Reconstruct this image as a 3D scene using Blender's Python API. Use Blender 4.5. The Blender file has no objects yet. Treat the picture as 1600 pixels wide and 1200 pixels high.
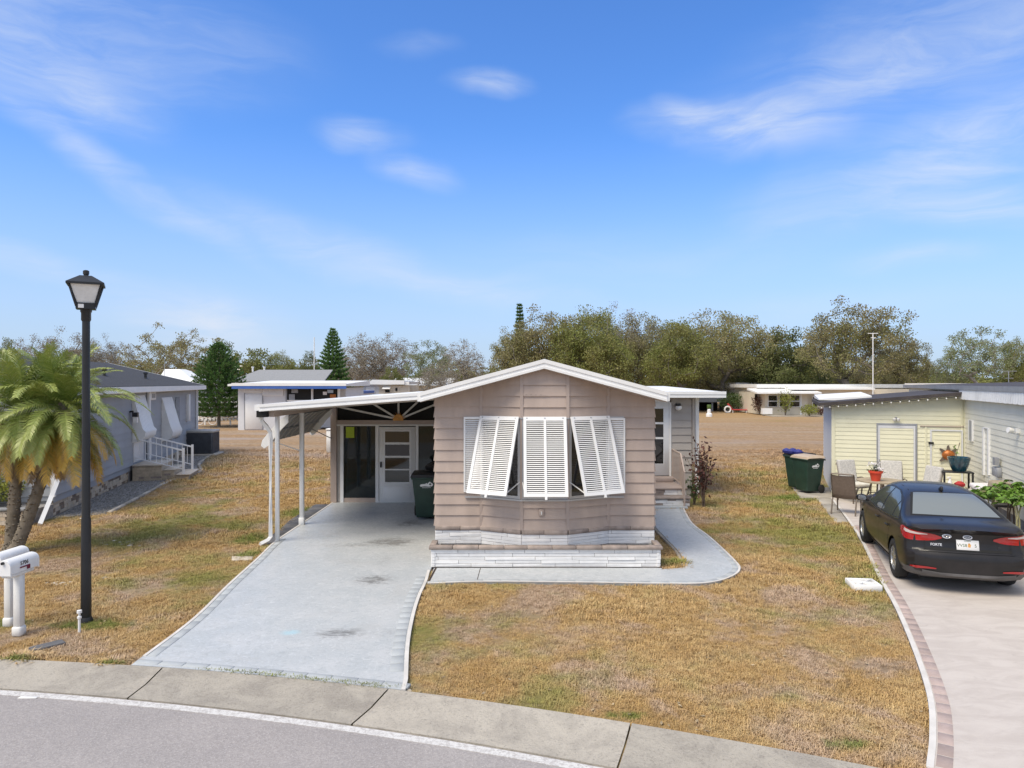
import bpy, bmesh, math, random
import numpy as np
from mathutils import Vector, Matrix, noise
from mathutils.bvhtree import BVHTree
R = math.radians
random.seed(7); np.random.seed(7)
SC = bpy.context.scene
COL = SC.collection
F, CAMH, CX, CY = 1100.0, 3.25, 800.0, 598.0     # focal length in photo pixels, eye height, horizon

# ---------------------------------------------------------------- camera, sky, sun, exposure
cam = bpy.data.cameras.new('camera'); camo = bpy.data.objects.new('camera', cam); COL.objects.link(camo)
camo.location = (0, 0, CAMH); camo.rotation_euler = (R(90), 0, 0)
cam.sensor_width = 36; cam.lens = F/1600*36; cam.shift_y = -2/1600; cam.clip_end = 4000; cam.clip_start = .05
SC.camera = camo
SC.view_settings.view_transform = 'Standard'; SC.view_settings.look = 'None'
SC.view_settings.exposure = 0.38; SC.view_settings.gamma = 1.0
try: SC.view_settings.use_curve_mapping = False
except Exception: pass
SUN_EL, SUN_AZ = R(55), R(228)                    # azimuth clockwise from +Y (the view direction)
sl = bpy.data.lights.new('sun', 'SUN'); sl.energy = 2.9; sl.angle = R(34); sl.color = (1, .89, .72)
so = bpy.data.objects.new('sun', sl); COL.objects.link(so)
sd = Vector((math.sin(SUN_AZ)*math.cos(SUN_EL), math.cos(SUN_AZ)*math.cos(SUN_EL), math.sin(SUN_EL)))
so.rotation_euler = sd.to_track_quat('Z', 'Y').to_euler(); so.location = (0, -10, 30)

# ---------------------------------------------------------------- node helpers
def nd(nt, t, ins=None, **props):
    n = nt.nodes.new(t)
    for k, v in props.items(): setattr(n, k, v)
    for k, v in (ins or {}).items():
        s = n.inputs[k]
        if isinstance(v, bpy.types.NodeSocket): nt.links.new(v, s)
        else: s.default_value = v
    return n
def mth(nt, op, a, b=0.0, c=None, clamp=False):
    n = nt.nodes.new('ShaderNodeMath'); n.operation = op; n.use_clamp = clamp
    for i, v in enumerate((a, b) if c is None else (a, b, c)):
        if isinstance(v, bpy.types.NodeSocket): nt.links.new(v, n.inputs[i])
        else: n.inputs[i].default_value = v
    return n.outputs[0]
def ramp(nt, fac, lo, hi, a=0.0, b=1.0, smooth=True):
    n = nd(nt, 'ShaderNodeMapRange', {0: fac, 1: lo, 2: hi, 3: a, 4: b})
    if smooth: n.interpolation_type = 'SMOOTHSTEP'
    return n.outputs[0]
def mixc(nt, fac, a, b, mode='MIX'):
    n = nt.nodes.new('ShaderNodeMix'); n.data_type = 'RGBA'; n.blend_type = mode
    for i, v in ((0, fac), (6, a), (7, b)):
        if isinstance(v, bpy.types.NodeSocket): nt.links.new(v, n.inputs[i])
        else: n.inputs[i].default_value = v if i == 0 else (*v[:3], 1)
    return n.outputs[2]
def noi(nt, vec, scale, detail=4, rough=.55, dist=0.0):
    return nd(nt, 'ShaderNodeTexNoise', {'Vector': vec, 'Scale': scale, 'Detail': detail, 'Roughness': rough, 'Distortion': dist}).outputs[0]
def blob(nt, vec, cx, cy, rx, ry, rot=0.0, lo=1.0, hi=.0):
    m = nd(nt, 'ShaderNodeMapping', {'Vector': vec, 'Location': (cx, cy, 0), 'Rotation': (0, 0, rot), 'Scale': (rx, ry, 1)}, vector_type='TEXTURE')
    l = nd(nt, 'ShaderNodeVectorMath', {0: m.outputs[0]}, operation='LENGTH').outputs['Value']
    return ramp(nt, l, lo, hi, 0, 1)

# ---------------------------------------------------------------- world
W = bpy.data.worlds.new('World'); SC.world = W; W.use_nodes = True
nt = W.node_tree; nt.nodes.clear()
sky = nd(nt, 'ShaderNodeTexSky', sky_type='NISHITA'); sky.sun_disc = False
sky.sun_elevation = SUN_EL; sky.sun_rotation = SUN_AZ; sky.altitude = 0; sky.air_density = 1.0; sky.dust_density = .35; sky.ozone_density = 2.6
tc = nd(nt, 'ShaderNodeTexCoord').outputs['Generated']
sp = nd(nt, 'ShaderNodeSeparateXYZ', {0: tc})
az = mth(nt, 'ARCTAN2', sp.outputs[0], sp.outputs[1]); el = mth(nt, 'ARCSINE', sp.outputs[2])
ae = nd(nt, 'ShaderNodeCombineXYZ', {0: az, 1: el, 2: 0.0}).outputs[0]
# cloud layer as high cirrus on a plane for the fine structure
zz = mth(nt, 'MAXIMUM', sp.outputs[2], .04)
pl = nd(nt, 'ShaderNodeCombineXYZ', {0: mth(nt, 'DIVIDE', sp.outputs[0], zz), 1: mth(nt, 'DIVIDE', sp.outputs[1], zz), 2: 0.0}).outputs[0]
wn = nd(nt, 'ShaderNodeTexNoise', {'Vector': ae, 'Scale': 3.2, 'Detail': 4.0, 'Roughness': .55}).outputs['Color']
wv = nd(nt, 'ShaderNodeVectorMath', {0: wn, 1: (.5, .5, .5)}, operation='SUBTRACT').outputs[0]
wv = nd(nt, 'ShaderNodeVectorMath', {0: wv, 1: (.22, .085, 0)}, operation='MULTIPLY').outputs[0]
aw = nd(nt, 'ShaderNodeVectorMath', {0: ae, 1: wv}, operation='ADD').outputs[0]
st = nd(nt, 'ShaderNodeMapping', {'Vector': aw, 'Rotation': (0, 0, R(12)), 'Scale': (5, 26, 1)}).outputs[0]
fine = noi(nt, st, 1.0, 7, .62, .6)
fine = ramp(nt, fine, .24, .80, .24, 1.15)
tot = None
for (px, py, rx, ry, rot, k) in [
    (772, 132, 95, 30, 0, .62), (560, 218, 100, 38, -3, .60), (645, 278, 80, 30, -8, .46), (650, 70, 90, 24, 5, .2),
    (1150, 205, 190, 50, -10, .66), (1085, 185, 70, 26, -30, .3), (1330, 140, 330, 60, 14, .26), (150, 168, 130, 42, -6, .34),
    (60, 130, 220, 60, -12, .2), (200, 275, 300, 32, -27, .50), (520, 385, 330, 48, -17, .42), (760, 450, 260, 40, -6, .3),
    (1440, 265, 320, 85, 12, .55), (1580, 200, 220, 90, 10, .3), (1490, 325, 150, 40, -6, .62), (1420, 408, 110, 24, 0, .38),
    (60, 412, 170, 30, -8, .52), (330, 505, 190, 75, -4, .75), (560, 560, 300, 40, 0, .25), (60, 40, 420, 110, 0, .46),
    (1500, 60, 440, 130, 5, .42), (1000, 400, 500, 60, 0, .16), (1250, 480, 420, 40, 0, .16)]:
    a = math.atan2((px-CX)/F, 1); e = math.atan2((CY-py)/F, math.hypot((px-CX)/F, 1))
    b = blob(nt, aw, a, e, rx/F, ry/F, R(rot))
    b = mth(nt, 'MULTIPLY', b, k)
    tot = b if tot is None else mth(nt, 'ADD', tot, b)
# elsewhere: heavy cloud added outside the framed sky to whiten and raise fill light
fill_cloud = ramp(nt, noi(nt, pl, .55, 6, .6, 1.0), .25, .65, .40, .97)
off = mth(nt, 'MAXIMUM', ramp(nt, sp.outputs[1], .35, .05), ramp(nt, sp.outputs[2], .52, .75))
tot = mth(nt, 'ADD', mth(nt, 'MULTIPLY', tot, fine), mth(nt, 'MULTIPLY', fill_cloud, off))
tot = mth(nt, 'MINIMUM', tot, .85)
tot = mth(nt, 'MULTIPLY', tot, ramp(nt, sp.outputs[2], 0.0, .05))
hs = nd(nt, 'ShaderNodeHueSaturation', {'Color': sky.outputs[0], 'Saturation': 1.08, 'Value': 1.0})
tint = mixc(nt, 1.0, hs.outputs[0], (.79, 1.13, 1.60), 'MULTIPLY')
hz = ramp(nt, el, -.04, .36, 1.0, 0.0)
tint = mixc(nt, mth(nt, 'MULTIPLY', hz, .92), tint, (3.65, 4.4, 5.7))
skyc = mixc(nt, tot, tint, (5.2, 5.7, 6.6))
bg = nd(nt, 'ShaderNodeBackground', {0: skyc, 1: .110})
nt.links.new(bg.outputs[0], nd(nt, 'ShaderNodeOutputWorld').inputs[0])

# ---------------------------------------------------------------- materials
MATS = {}
def bsdf(name):
    m = bpy.data.materials.new(name); m.use_nodes = True; nt = m.node_tree
    return m, nt, nt.nodes['Principled BSDF']
def mat(name, col, rough=.6, var=.10, scale=3.0, bump=0.0, bscale=60.0, metal=0.0, spec=.5, col2=None, coord='Object', coat=0.0, island=0.0, stretch=(1, 1, 1), grime=0.0, trans=0.0):
    if name in MATS: return MATS[name]
    m, nt, p = bsdf(name); MATS[name] = m
    tcn = nd(nt, 'ShaderNodeTexCoord')
    v = nd(nt, 'ShaderNodeNewGeometry').outputs['Position'] if coord == 'Position' else tcn.outputs[coord]
    v = nd(nt, 'ShaderNodeMapping', {'Vector': v, 'Scale': stretch}).outputs[0]
    a = noi(nt, v, scale, 6, .6)
    a = ramp(nt, a, .3, .7, 0, 1)
    c2 = col2 or tuple(min(1, c*(1+var)) for c in col)
    c1 = col if col2 else tuple(c*(1-var) for c in col)
    c = mixc(nt, a, c1, c2)
    if island:
        g = nd(nt, 'ShaderNodeNewGeometry').outputs['Random Per Island']
        oi = nd(nt, 'ShaderNodeObjectInfo').outputs['Random']
        r = mth(nt, 'FRACT', mth(nt, 'ADD', g, oi))
        k = ramp(nt, r, 0, 1, 1-island, 1+island, False)
        cc = nd(nt, 'ShaderNodeCombineColor', {0: k, 1: k, 2: k}).outputs[0]
        c = mixc(nt, 1.0, c, cc, 'MULTIPLY')
    if grime:
        d = ramp(nt, noi(nt, v, scale*.45, 8, .7, .5), .48, .78, 0, grime)
        c = mixc(nt, d, c, (.12, .10, .08))
    nt.links.new(c, p.inputs['Base Color'])
    p.inputs['Roughness'].default_value = rough; p.inputs['Metallic'].default_value = metal
    p.inputs['Specular IOR Level'].default_value = spec; p.inputs['Coat Weight'].default_value = coat
    p.inputs['Coat Roughness'].default_value = .04
    if trans: p.inputs['Subsurface Weight'].default_value = 0
    if bump:
        b = nd(nt, 'ShaderNodeBump', {'Strength': min(1, bump), 'Distance': .004, 'Height': noi(nt, v, bscale, 5, .6)})
        nt.links.new(b.outputs[0], p.inputs['Normal'])
    return m

M = dict(
 taupe=mat('taupe_siding', (.455, .365, .31), .6, .07, 2.2, .35, 40, island=.04, grime=.15, stretch=(1.6, 1.6, .5)),
 taupe_trim=mat('taupe_trim', (.42, .34, .295), .55, .05, 2, grime=.06),
 taupe_cap=mat('taupe_cap', (.33, .27, .235), .8, .2, 6, .8, 50, island=.1, grime=.3),
 greige=mat('greige_siding', (.40, .365, .33), .55, .05, 1.2, .25, 40, island=.04, grime=.06),
 white=mat('white_paint', (.80, .80, .79), .45, .03, 2, grime=.05),
 white_dirty=mat('white_weathered', (.74, .735, .71), .6, .06, 3, .2, 30, grime=.22),
 roof_white=mat('white_roof', (.82, .82, .80), .5, .04, .7, grime=.12),
 stone_white=mat('painted_stone', (.80, .795, .785), .75, .04, 8, .7, 38, island=.03, grime=.10),
 mortar=mat('mortar', (.27, .26, .25), .9, .2, 8),
 alum=mat('aluminium', (.46, .47, .49), .35, .06, 3, metal=.6),
 dark=mat('dark_interior', (.012, .012, .013), .7),
 void=mat('dark_screen', (.010, .010, .010), .8),
 black=mat('black_paint', (.014, .015, .017), .38, .2, 3),
 blackpl=mat('black_plastic', (.02, .02, .021), .5, .2, 6, .3, 80),
 rubber=mat('rubber', (.018, .018, .018), .85, .3, 8, .5, 60),
 chrome=mat('chrome', (.75, .75, .76), .18, .03, 3, metal=1.0),
 bright=mat('bright_badge', (.72, .72, .73), .35, .04, 5, metal=.35),
 silver=mat('silver_alloy', (.50, .51, .52), .3, .08, 5, metal=.8),
 orange=mat('orange_sun', (.62, .30, .07), .6, .2, 9),
 bin=mat('green_bin', (.018, .048, .034), .5, .15, 4, .3, 90),
 binlid=mat('beige_lid', (.50, .40, .30), .6, .08, 4),
 blue=mat('blue_plastic', (.03, .035, .20), .45, .2, 6),
 bluehouse=mat('blue_grey_siding', (.33, .345, .365), .6, .06, 1.5, .2, 40, island=.06, grime=.05),
 cream_stone=mat('cream_stone', (.50, .41, .30), .85, .15, 6, .9, 40, island=.12),
 brown_stone=mat('brown_stone', (.20, .145, .10), .85, .2, 6, .9, 40, island=.15),
 cream_cap=mat('cream_cap', (.55, .48, .39), .85, .12, 5, .6, 40, island=.06),
 shingle=mat('dark_shingle', (.042, .042, .045), .9, .3, 12, 1.0, 80),
 greyroof=mat('grey_shingle', (.26, .265, .27), .9, .12, 10, .6, 60),
 yellow=mat('pale_yellow_siding', (.75, .73, .545), .55, .035, 1.5, .15, 40, island=.03, grime=.07),
 yellow_w=mat('cream_siding', (.74, .72, .61), .55, .035, 1.5, .15, 40, island=.03, grime=.1),
 yellow_t=mat('pale_yellow_trim', (.72, .70, .52), .55, .03, 2),
 dgrey=mat('grey_trim', (.28, .29, .31), .5, .1, 4),
 brownroof=mat('dark_brown_roof', (.055, .045, .042), .75, .25, 3, .5, 30),
 block=mat('grey_block', (.20, .20, .20), .9, .2, 5, .8, 40),
 oldconc=mat('weathered_concrete', (.36, .33, .285), .9, .18, 2.2, .8, 60, coord='Position', grime=.35),
 whiteedge=mat('white_concrete_edge', (.62, .595, .56), .85, .10, 3, .6, 60, coord='Position', grime=.18),
 brick=mat('border_brick', (.40, .315, .285), .85, .14, 5, .6, 60, coord='Position', island=.12, grime=.1),
 bluetile=mat('painted_border_tile', (.41, .435, .445), .7, .06, 5, .5, 60, coord='Position', island=.07, grime=.08),
 darkpaver=mat('dark_paver', (.10, .10, .105), .8, .3, 4, .8, 50, island=.2, grime=.2),
 soil=mat('soil', (.045, .030, .022), .95, .4, 20, 1.0, 60),
 sand=mat('brown_sling', (.19, .145, .115), .75, .10, 20, .4, 200),
 bronze=mat('bronze_frame', (.15, .12, .095), .5, .1, 5, metal=.2),
 cushion=mat('pale_cushion', (.60, .58, .54), .9, .12, 26, .3, 60, col2=(.42, .41, .39)),
 creampl=mat('cream_fabric', (.66, .64, .57), .85, .06, 6),
 redpot=mat('red_pot', (.66, .07, .035), .45, .08, 6),
 tealpot=mat('teal_glazed_pot', (.006, .05, .075), .15, .5, 5, coat=.6),
 bluepot=mat('blue_glazed_pot', (.015, .05, .22), .2, .3, 5, coat=.5),
 petal=mat('white_petals', (.72, .70, .70), .7, .1, 20),
 green=mat('fresh_leaf', (.11, .21, .025), .55, .3, 12, island=.3),
 dgreen=mat('dark_leaf', (.05, .09, .015), .6, .3, 10, island=.3),
 hedge=mat('yellow_green_leaf', (.20, .22, .025), .6, .35, 6, island=.35),
 redleaf=mat('maroon_leaf', (.085, .030, .022), .6, .4, 12, island=.45),
 twig=mat('twig', (.16, .12, .09), .9, .2, 10),
 stem=mat('pale_stem', (.38, .36, .20), .7, .15, 6),
 palmtrunk=mat('palm_trunk', (.23, .195, .15), .95, .25, 8, 1.0, 30, col2=(.15, .125, .09)),
 tan=mat('tan_cover', (.36, .30, .21), .85, .12, 6, .5, 30),
 rust=mat('rust_copper', (.40, .13, .03), .4, .3, 16, metal=.4),
 red=mat('red_fabric', (.42, .03, .03), .7, .15, 6),
 crimson=mat('crimson_flag', (.16, .004, .03), .5, .05, 6),
 lime=mat('lime_paper', (.42, .55, .05), .8, .08, 4),
 acdark=mat('ac_louvre', (.075, .08, .09), .5, .15, 6),
 actan=mat('ac_cabinet', (.44, .42, .38), .55, .08, 3),
 cream=mat('cream_wall', (.68, .62, .50), .6, .05, 1, grime=.06),
 cream2=mat('beige_wall', (.52, .46, .36), .6, .05, 1, grime=.06),
 blueT=mat('blue_trim', (.05, .13, .42), .5, .08, 2),
 wallwhite=mat('white_wall', (.66, .67, .69), .6, .04, 1, grime=.06),
 frost=mat('frosted_lamp_glass', (.80, .79, .76), .25, .12, 5),
 navy=mat('number_print', (.02, .02, .022), .6),
 rock=mat('pale_rock', (.42, .37, .30), .9, .2, 10, .8, 30, island=.3),
 grav=mat('gravel', (.25, .235, .215), .9, .3, 14, 1.0, 40, coord='Position', island=.35),
)
def glass(name, tint=(.02, .025, .03), mixf=.25, rough=.03):
    m, nt, p = bsdf(name)
    p.inputs['Base Color'].default_value = (*tint, 1); p.inputs['Roughness'].default_value = rough
    p.inputs['Specular IOR Level'].default_value = .7
    tr = nd(nt, 'ShaderNodeBsdfTransparent', {0: (.55, .62, .62, 1)})
    mx = nd(nt, 'ShaderNodeMixShader', {0: mixf})
    nt.links.new(p.outputs[0], mx.inputs[1]); nt.links.new(tr.outputs[0], mx.inputs[2])
    nt.links.new(mx.outputs[0], nt.nodes['Material Output'].inputs[0])
    return m
M['porchglass'] = glass('porch_glass', (.03, .04, .042), .55, .02)
M['pane'] = glass('window_glass', (.010, .011, .013), .0, .04)
M['louglass'] = glass('car_glass', (.06, .07, .07), .0, .05)
M['rearglass'] = glass('car_rear_glass', (.17, .19, .19), .0, .08)

def lampglass():
    m = mat('clear_bulb', (.9, .9, .85), .1); return m

# ground colours ------------------------------------------------------------
def lawn_color(nt):
    P = nd(nt, 'ShaderNodeNewGeometry').outputs['Position']
    s = nd(nt, 'ShaderNodeSeparateXYZ', {0: P})
    fl = nd(nt, 'ShaderNodeCombineXYZ', {0: s.outputs[0], 1: s.outputs[1], 2: 0.0}).outputs[0]
    big = noi(nt, fl, .22, 5, .6, .4); mid = noi(nt, fl, 1.1, 6, .65, .3); sm = noi(nt, fl, 7, 6, .7)
    straw = mixc(nt, ramp(nt, mid, .32, .68), (.43, .285, .115), (.53, .395, .20))
    straw = mixc(nt, ramp(nt, sm, .35, .75), straw, (.38, .25, .12))
    pink = mixc(nt, ramp(nt, sm, .3, .7), (.36, .26, .185), (.52, .40, .30))
    straw = mixc(nt, ramp(nt, noi(nt, fl, .75, 5, .6, .5), .47, .62, 0, .85), straw, pink)
    grn = mixc(nt, ramp(nt, sm, .3, .7), (.15, .17, .035), (.30, .29, .085))
    # greener: left of the drive, the strip beyond the house front, lush spots by edges
    g1 = mth(nt, 'ADD', mth(nt, 'MULTIPLY', big, .9), mth(nt, 'MULTIPLY', mid, .55))
    left = ramp(nt, s.outputs[0], -2.0, -6.0, 0, -.02)
    band = mth(nt, 'MULTIPLY', ramp(nt, s.outputs[1], 12, 17), ramp(nt, s.outputs[1], 29, 22))
    bias = mth(nt, 'ADD', left, mth(nt, 'MULTIPLY', band, .045))
    gf = ramp(nt, mth(nt, 'ADD', g1, bias), .70, .90, 0, .85)
    c = mixc(nt, gf, straw, grn)
    lush = None
    for (x, y, rx, ry) in [(6.35, 11.6, .5, 1.1), (5.6, 11.3, .55, .45), (-5.75, 8.15, .35, .12), (-4.6, 8.08, .25, .1), (-4.95, 13.2, .3, .5), (-5.4, 14.6, .5, .8), (-5.3, 17.6, .7, 1.0), (1.1, 6.85, .3, .12), (3.0, 6.3, .3, .15), (-6.9, 9.5, .6, .3), (-5.6, 9.4, .8, .3), (3.0, 12.6, .35, .3), (7.9, 19.6, 1.0, .8), (4.9, 20.0, .8, 1.4)]:
        b = blob(nt, fl, x, y, rx*1.5, ry*1.5)
        lush = b if lush is None else mth(nt, 'MAXIMUM', lush, b)
    lush = ramp(nt, mth(nt, 'MULTIPLY', lush, mth(nt, 'ADD', mth(nt, 'MULTIPLY', sm, 1.6), -.25)), .18, .55, 0, .75)
    c = mixc(nt, lush, c, (.115, .18, .028))
    c = mixc(nt, ramp(nt, noi(nt, fl, 3.2, 6, .75, .6), .52, .72, 0, .65), c, (.19, .135, .075))
    far = ramp(nt, mth(nt, 'ADD', s.outputs[1], mth(nt, 'MULTIPLY', big, 10)), 30, 38)
    fc = mixc(nt, ramp(nt, noi(nt, nd(nt, 'ShaderNodeMapping', {'Vector': fl, 'Scale': (.25, 1, 1)}).outputs[0], .42, 6, .65), .36, .64), (.40, .26, .14), (.44, .335, .24))
    fc = mixc(nt, ramp(nt, noi(nt, fl, 2.6, 6, .75), .42, .62, 0, .55), fc, (.30, .20, .115))
    fk = ramp(nt, noi(nt, nd(nt, 'ShaderNodeMapping', {'Vector': fl, 'Scale': (1, .45, 1)}).outputs[0], 5.0, 8, .85), .3, .7, .70, 1.30)
    fc = mixc(nt, 1.0, fc, nd(nt, 'ShaderNodeCombineColor', {0: fk, 1: fk, 2: fk}).outputs[0], 'MULTIPLY')
    fc = mixc(nt, ramp(nt, noi(nt, nd(nt, 'ShaderNodeMapping', {'Vector': fl, 'Scale': (.12, .5, 1)}).outputs[0], .6, 6, .7), .5, .66, 0, .7), fc, (.42, .35, .315))
    fc = mixc(nt, ramp(nt, s.outputs[1], 52, 66, 0, .6), fc, (.43, .28, .13))
    fc = mixc(nt, ramp(nt, noi(nt, fl, .12, 4), .58, .7, 0, .6), fc, (.28, .23, .085))
    c = mixc(nt, far, c, fc)
    return c, sm, fl, mid
m, nt, p = bsdf('lawn_ground'); M['lawn'] = m
c, sm, fl, mid = lawn_color(nt)
nearf = ramp(nt, noi(nt, fl, 2.2, 5, .7), .5, .72, 0, .5)
c = mixc(nt, nearf, c, (.33, .24, .16))
nt.links.new(mixc(nt, 1.0, c, (.92, .92, .92), 'MULTIPLY'), p.inputs['Base Color']); p.inputs['Roughness'].default_value = .95; p.inputs['Specular IOR Level'].default_value = .1
hh = mth(nt, 'ADD', noi(nt, fl, 60, 4, .7), mth(nt, 'MULTIPLY', noi(nt, fl, 14, 4, .7), 1.2))
nt.links.new(nd(nt, 'ShaderNodeBump', {'Strength': 1.0, 'Distance': .03, 'Height': hh}).outputs[0], p.inputs['Normal'])
m, nt, p = bsdf('grass_blades'); M['blade'] = m
c, sm, fl, mid = lawn_color(nt)
ri = nd(nt, 'ShaderNodeNewGeometry').outputs['Random Per Island']
k = ramp(nt, ri, 0, 1, .72, 1.42, False)
c = mixc(nt, 1.0, c, nd(nt, 'ShaderNodeCombineColor', {0: k, 1: k, 2: k}).outputs[0], 'MULTIPLY')
nt.links.new(c, p.inputs['Base Color']); p.inputs['Roughness'].default_value = .75; p.inputs['Specular IOR Level'].default_value = .2

m, nt, p = bsdf('asphalt'); M['asphalt'] = m
P = nd(nt, 'ShaderNodeNewGeometry').outputs['Position']
a = noi(nt, P, 70, 3, .8); b = noi(nt, P, 1.1, 6, .6); v = nd(nt, 'ShaderNodeTexVoronoi', {'Vector': P, 'Scale': 55.0}).outputs['Color']
vb = nd(nt, 'ShaderNodeSeparateColor', {0: v}).outputs[0]
c = mixc(nt, ramp(nt, b, .3, .7), (.33, .305, .295), (.385, .355, .34))
c = mixc(nt, ramp(nt, vb, .0, 1, 0, .50, False), c, (.22, .205, .20))
c = mixc(nt, ramp(nt, a, .54, .68, 0, .65), c, (.60, .565, .55))
c = mixc(nt, ramp(nt, noi(nt, P, 9, 3, .5), .76, .80, 0, .8), c, (.04, .04, .04))
nt.links.new(c, p.inputs['Base Color']); p.inputs['Roughness'].default_value = .9
nt.links.new(nd(nt, 'ShaderNodeBump', {'Strength': .8, 'Distance': .006, 'Height': mth(nt, 'ADD', a, vb)}).outputs[0], p.inputs['Normal'])

m, nt, p = bsdf('worn_white_line'); M['line'] = m
P = nd(nt, 'ShaderNodeNewGeometry').outputs['Position']
c = mixc(nt, ramp(nt, noi(nt, P, 30, 6, .8), .44, .60, 0, .8), (.62, .61, .59), (.36, .335, .32))
nt.links.new(c, p.inputs['Base Color']); p.inputs['Roughness'].default_value = .8

m, nt, p = bsdf('kerb_concrete'); M['kerb'] = m
P = nd(nt, 'ShaderNodeNewGeometry').outputs['Position']
a = noi(nt, P, 1.6, 8, .7, .6); b = noi(nt, P, 42, 4, .85)
c = mixc(nt, ramp(nt, a, .38, .66), (.50, .455, .38), (.36, .325, .275))
c = mixc(nt, ramp(nt, noi(nt, P, 6, 8, .75, .4), .52, .75, 0, .6), c, (.24, .215, .185))
oi = nd(nt, 'ShaderNodeObjectInfo').outputs['Random']
k = ramp(nt, oi, 0, 1, .88, 1.1, False)
c = mixc(nt, 1.0, c, nd(nt, 'ShaderNodeCombineColor', {0: k, 1: k, 2: k}).outputs[0], 'MULTIPLY')
c = mixc(nt, ramp(nt, b, .5, .75, 0, .6), c, (.50, .47, .42))
c = mixc(nt, ramp(nt, b, .47, .33, 0, .6), c, (.17, .155, .14))
c = mixc(nt, ramp(nt, noi(nt, P, 18, 5, .7), .55, .72, 0, .35), c, (.24, .22, .19))
nt.links.new(c, p.inputs['Base Color']); p.inputs['Roughness'].default_value = .92
nt.links.new(nd(nt, 'ShaderNodeBump', {'Strength': 1.0, 'Distance': .014, 'Height': mth(nt, 'ADD', b, a)}).outputs[0], p.inputs['Normal'])

def G(px, py, h=0.0):
    d = F*(CAMH-h)/(py-CY); return ((px-CX)/F*d, d)
def V(px, py, D):
    return Vector(((px-CX)/F*D, D, CAMH-(py-CY)/F*D))
m, nt, p = bsdf('painted_drive'); M['drive'] = m
P = nd(nt, 'ShaderNodeNewGeometry').outputs['Position']
a = noi(nt, P, 2.0, 6, .6, .4); b = noi(nt, P, 13, 6, .78, 1.2)
c = mixc(nt, ramp(nt, a, .35, .68), (.44, .465, .475), (.50, .515, .52))
c = mixc(nt, ramp(nt, b, .50, .66, 0, .75), c, (.36, .385, .395))
c = mixc(nt, ramp(nt, noi(nt, P, .9, 5, .6, .5), .52, .72, 0, .4), c, (.43, .43, .42))
c = mixc(nt, ramp(nt, b, .46, .34, 0, .7), c, (.62, .64, .645))
wd = noi(nt, nd(nt, 'ShaderNodeMapping', {'Vector': P, 'Scale': (1, 1.8, 1)}).outputs[0], 5.5, 8, .8, 1.0)
st = None
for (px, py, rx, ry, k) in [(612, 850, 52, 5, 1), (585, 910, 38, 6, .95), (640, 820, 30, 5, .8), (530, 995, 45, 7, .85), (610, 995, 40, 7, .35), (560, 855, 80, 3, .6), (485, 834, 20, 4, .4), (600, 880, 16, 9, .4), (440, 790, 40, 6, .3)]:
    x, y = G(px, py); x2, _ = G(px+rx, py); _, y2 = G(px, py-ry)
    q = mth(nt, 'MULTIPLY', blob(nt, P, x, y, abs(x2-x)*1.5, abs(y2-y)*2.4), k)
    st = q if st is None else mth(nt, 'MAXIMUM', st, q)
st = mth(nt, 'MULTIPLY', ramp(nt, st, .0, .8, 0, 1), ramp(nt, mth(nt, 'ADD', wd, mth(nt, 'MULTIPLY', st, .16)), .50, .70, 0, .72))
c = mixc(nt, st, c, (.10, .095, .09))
x, y = G(453, 993)
c = mixc(nt, ramp(nt, mth(nt, 'MULTIPLY', blob(nt, P, x, y, .3, .22), wd), .2, .5, 0, .7), c, (.36, .56, .63))
nt.links.new(c, p.inputs['Base Color']); p.inputs['Roughness'].default_value = .42
nt.links.new(ramp(nt, b, .3, .7, .35, .6), p.inputs['Roughness'])
nt.links.new(nd(nt, 'ShaderNodeBump', {'Strength': .7, 'Distance': .006, 'Height': b}).outputs[0], p.inputs['Normal'])

m, nt, p = bsdf('stamped_concrete'); M['conc2'] = m
P = nd(nt, 'ShaderNodeNewGeometry').outputs['Position']
ps = nd(nt, 'ShaderNodeMapping', {'Vector': P, 'Rotation': (0, 0, R(-20)), 'Scale': (1, 2.2, 1)}).outputs[0]
a = noi(nt, ps, 1.8, 8, .65, .8); b = noi(nt, P, 45, 5, .8)
c = mixc(nt, ramp(nt, a, .35, .66), (.475, .425, .385), (.55, .50, .455))
c = mixc(nt, ramp(nt, noi(nt, ps, 3.5, 8, .7, 1.0), .55, .72, 0, .45), c, (.34, .30, .27))
c = mixc(nt, ramp(nt, b, .55, .75, 0, .35), c, (.36, .32, .29))
nt.links.new(c, p.inputs['Base Color']); p.inputs['Roughness'].default_value = .8
nt.links.new(nd(nt, 'ShaderNodeBump', {'Strength': .5, 'Distance': .006, 'Height': mth(nt, 'ADD', b, a)}).outputs[0], p.inputs['Normal'])

# ---------------------------------------------------------------- mesh helpers
def tag(o, label=None, cat=None, group=None, kind=None):
    if label: o['label'] = label
    if cat: o['category'] = cat
    if group: o['group'] = group
    if kind: o['kind'] = kind
    return o
def root_inv(o):
    m = Matrix.Identity(4)
    while o is not None:
        m = m @ o.matrix_basis.inverted() if False else (m @ Matrix.Identity(4)); last = o; o = o.parent
    return last.matrix_basis.inverted()
def thing(name, label, cat, loc=(0, 0, 0), rotz=0.0, group=None):
    o = bpy.data.objects.new(name, None); COL.objects.link(o); o.empty_display_size = .2
    o.matrix_basis = Matrix.Translation(Vector(loc)) @ Matrix.Rotation(rotz, 4, 'Z')
    return tag(o, label, cat, group)
def newobj(name, me, parent=None, matl=None):
    o = bpy.data.objects.new(name, me); COL.objects.link(o)
    if parent is not None: o.parent = parent
    if matl and not me.materials: me.materials.append(matl)
    return o
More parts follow.
